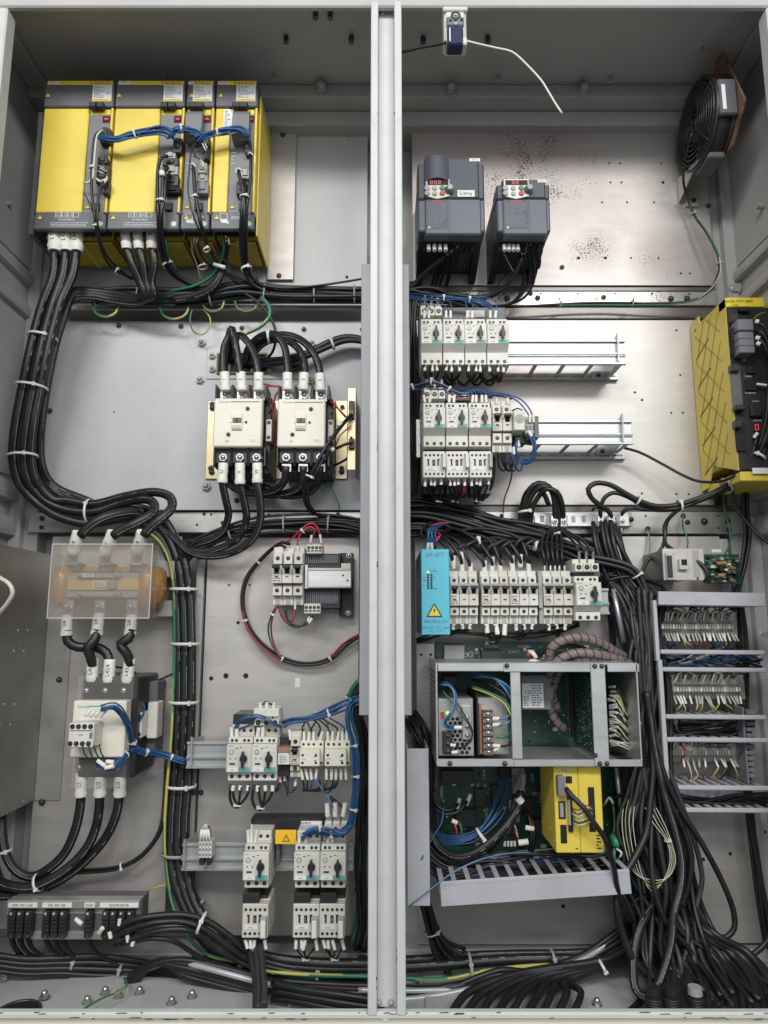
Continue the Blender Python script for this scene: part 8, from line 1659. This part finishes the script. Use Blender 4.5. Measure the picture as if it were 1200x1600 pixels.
harness('thin striped ribbon wires between the two yellow modules',[(.0011,m_,[(893 + (i % 3) * 2,1262 + i * 3,.118),(904,1266 + i * 3.4,.095),(918,1258 + i * 4,.10),(926,1262 + i * 3,.12)]) for i,m_ in enumerate((_p,_d,_m,_d,_y,_d,_c,_d))],.1,sleeves=[(901,1253,910,1257,.10,.095,.0055,None)],name='ribbon_wires',part='wire')
harness('dark cables and green plug hanging right of the yellow modules',[(.0040,_a,[(952,1240,.26),(958,1262,.24),(960,1290,.23),(957,1312,.22)]),(.0080,_m,[(957,1306,.215),(962,1316,.205),(962,1322,.205)]),(.0034,_m,[(960,1324,.205),(959,1345,.2),(960,1356,.2)]),(.0024,_d,[(963,1326,.2),(971,1332,.195),(968,1340,.2)]),(.0034,_a,[(950,1250,.27),(975,1240,.26),(995,1225,.26),(1004,1205,.26)]),(.0026,_d,[(944,1258,.25),(952,1246,.24),(958,1256,.24)])],.23,name='board_harness')
bundle('black and blue cables crowding the lower duct behind its fingers',[(655,1330,.24),(700,1365,.24),(760,1352,.24),(840,1348,.24),(910,1345,.24),(975,1340,.25)],9,.0042,.016,.24,seed=91,jit=1.0,mats=[_a,_a,_f,_a,'cable_grey'])
bundle('tied cables dropping left of the lower duct then spreading on the floor',[(662,1330,.26),(660,1390,.25),(668,1430,.25),(676,1455,.255),(690,1485,.27),(712,1505,.28)],9,.0046,.012,.25,seed=92,fan=2.2,ties=(.66,),tiem=_F)
bundle('black cables crowding behind the upright duct left of the rack',[(640,1120,.28),(655,1145,.26),(668,1180,.26),(672,1240,.27),(668,1300,.28),(660,1350,.28)],10,.0038,.014,.27,seed=93,jit=1.0,mats=[_a,_a,_f,_a,'cable_grey'])
# ---- wires and white tags of the three terminal rows
def row_wires(label,x0,x1,py,n,y_up,y_dn,seed,cols,skip=.12,Y=.275):
    r2 = random.Random(seed); its = []; sl = []
    for i in range(n):
        x = x0 + (x1 - x0) * (i + .5) / n
        for sg,ye in ((-1,y_up),(1,y_dn)):
            if r2.random() < skip: continue
            t1 = r2.uniform(1,9) * (1 if sg < 0 else 1); m_ = r2.choice(cols); yy = py + sg * 11
            its.append((.0015,m_,[(x,yy - sg * 2,Y + .01),(x + t1,yy + sg * 13,Y - .005),(x + t1 + r2.uniform(-12,12),(yy + ye) / 2 + sg * 5,Y),(x + r2.uniform(-20,20),ye,Y + .03)]))
            sl.append((x,yy - sg * 2,x + t1,yy + sg * 12,Y + .006,Y - .004,.0022,None,r2.choice(['tag_grey','tag_grey',_n])))
    return harness(label,its,Y,sleeves=sl,name='terminal_wires',part='wire')
row_wires('tagged wires above and below the topmost terminal row',1036,1148,979,24,946,1018,101,[_c,_f,_c,_E,_p,_y,_f])
row_wires('tagged wires above and below the middle terminal row',1040,1158,1077,24,1046,1120,102,[_c,_c,_y,_d,_c,_E])
row_wires('tagged wires above and below the lowest terminal row',1050,1148,1176,20,1156,1228,103,[_c,_c,_y,_E,_c,_d],.35)
bundle('thin blue and white wires lying in the duct under the topmost terminals',[(1030,1034,.29),(1060,1032),(1100,1030),(1140,1030),(1170,1033),(1190,1034)],14,.0018,.012,.27,seed=104,jit=2.0,mats=[_c,_f,_c,_d,_f,_m,_c],step=.02)
bundle('black cables looped in the duct under the middle terminals',[(1040,1130,.29),(1055,1150),(1090,1148),(1130,1150),(1165,1140),(1175,1128),(1150,1126),(1100,1132),(1060,1134)],7,.0042,.010,.27,seed=105,jit=1.2,step=.02)
bundle('black cables lying in the duct under the lowest terminals',[(1030,1235,.29),(1070,1252),(1110,1254),(1150,1248),(1200,1252)],8,.0042,.012,.27,seed=106,jit=1.2,step=.02)
bundle('black cables rising along the right edge of the terminal rows',[(1152,940,.29),(1158,1000),(1160,1080),(1162,1160),(1168,1240),(1178,1320),(1190,1400),(1205,1480)],7,.0038,.010,.29,seed=107,jit=.8)
bundle('loose dark wires between the grimy breaker and the terminal rows',[(945,905,.29),(975,905),(1010,915),(1030,930),(1024,990),(1015,1050)],9,.0028,.014,.28,seed=108,jit=1.6,mats=[_c,_a,_f,_c,_E])
for i,(x0,y0,x1,y1,lab) in enumerate(((958,920,975,1004,'pale metal rod standing right of the grimy breaker'),(962,1198,975,1300,'thin metal bar standing in the shade right of the yellow modules'))):
    p0,p1 = W(x0,y0,.27),W(x1,y1,.27); b = MB(); b.tube([p0,p0.lerp(p1,.5),p1],.006,4); o = b.build('support_rod',M[_q]); setp(o,lab,'rod')
# small white hooks on the partition
lone('white_hose','bent white hose poking in at the left edge above the partition','hose',[(-14,890,.12),(0,903,.10),(14,912,.09),(20,925,.09),(12,942,.10),(-8,965,.12)],.1,.0042,_d)
# ---- loose extra cables through the tangle
r2 = random.Random(131); its = []
for i in range(14):
    x = r2.uniform(990,1030); k = r2.uniform(-1,1); b_ = r2.uniform(20,70) * k; y1 = r2.uniform(1330,1430); yy = r2.uniform(.17,.23)
    its.append((r2.uniform(.0036,.0062),r2.choice([_a,_a,'cable_grey']),[(x,930 + r2.uniform(-20,60),.25),(x + r2.uniform(-12,14),1040,.235),(x + r2.uniform(-8,18),1150,.225),(x + 10 + b_ * .5,1240,.21),(x + 15 + b_,y1 - 40,yy),(x + 30 + b_ * .6,y1 + 30,yy - .01),(x + 45 + r2.uniform(-30,60),1500,.17),(x + 60 + r2.uniform(-60,160),1592,.08)]))
harness('loose black and dark grey cables tangled in front at the lower right',its,.2,name='loose_cables')
bundle('dark connectors and looms behind the crossbar in the right compartment of the rack',[(960,1070,.26),(968,1100,.25),(975,1130,.25),(985,1160,.25),(998,1190,.25)],6,.0045,.016,.25,seed=132,jit=1.0)
for i,(px,py,w,h) in enumerate(((704,1064,22,16),(958,1086,12,20),(957,1118,12,22),(957,1150,12,20))):
    o = MB().pbox(px - w / 2,py - h / 2,px + w / 2,py + h / 2,.22 if i else .27,.312,.0012).build('board_plug',M[_b]); setp(o,('black plug on the main board above the honeycomb supply','uppermost black plug behind the white tipped wires','middle black plug behind the white tipped wires','lowest black plug behind the white tipped wires')[i],'plug')
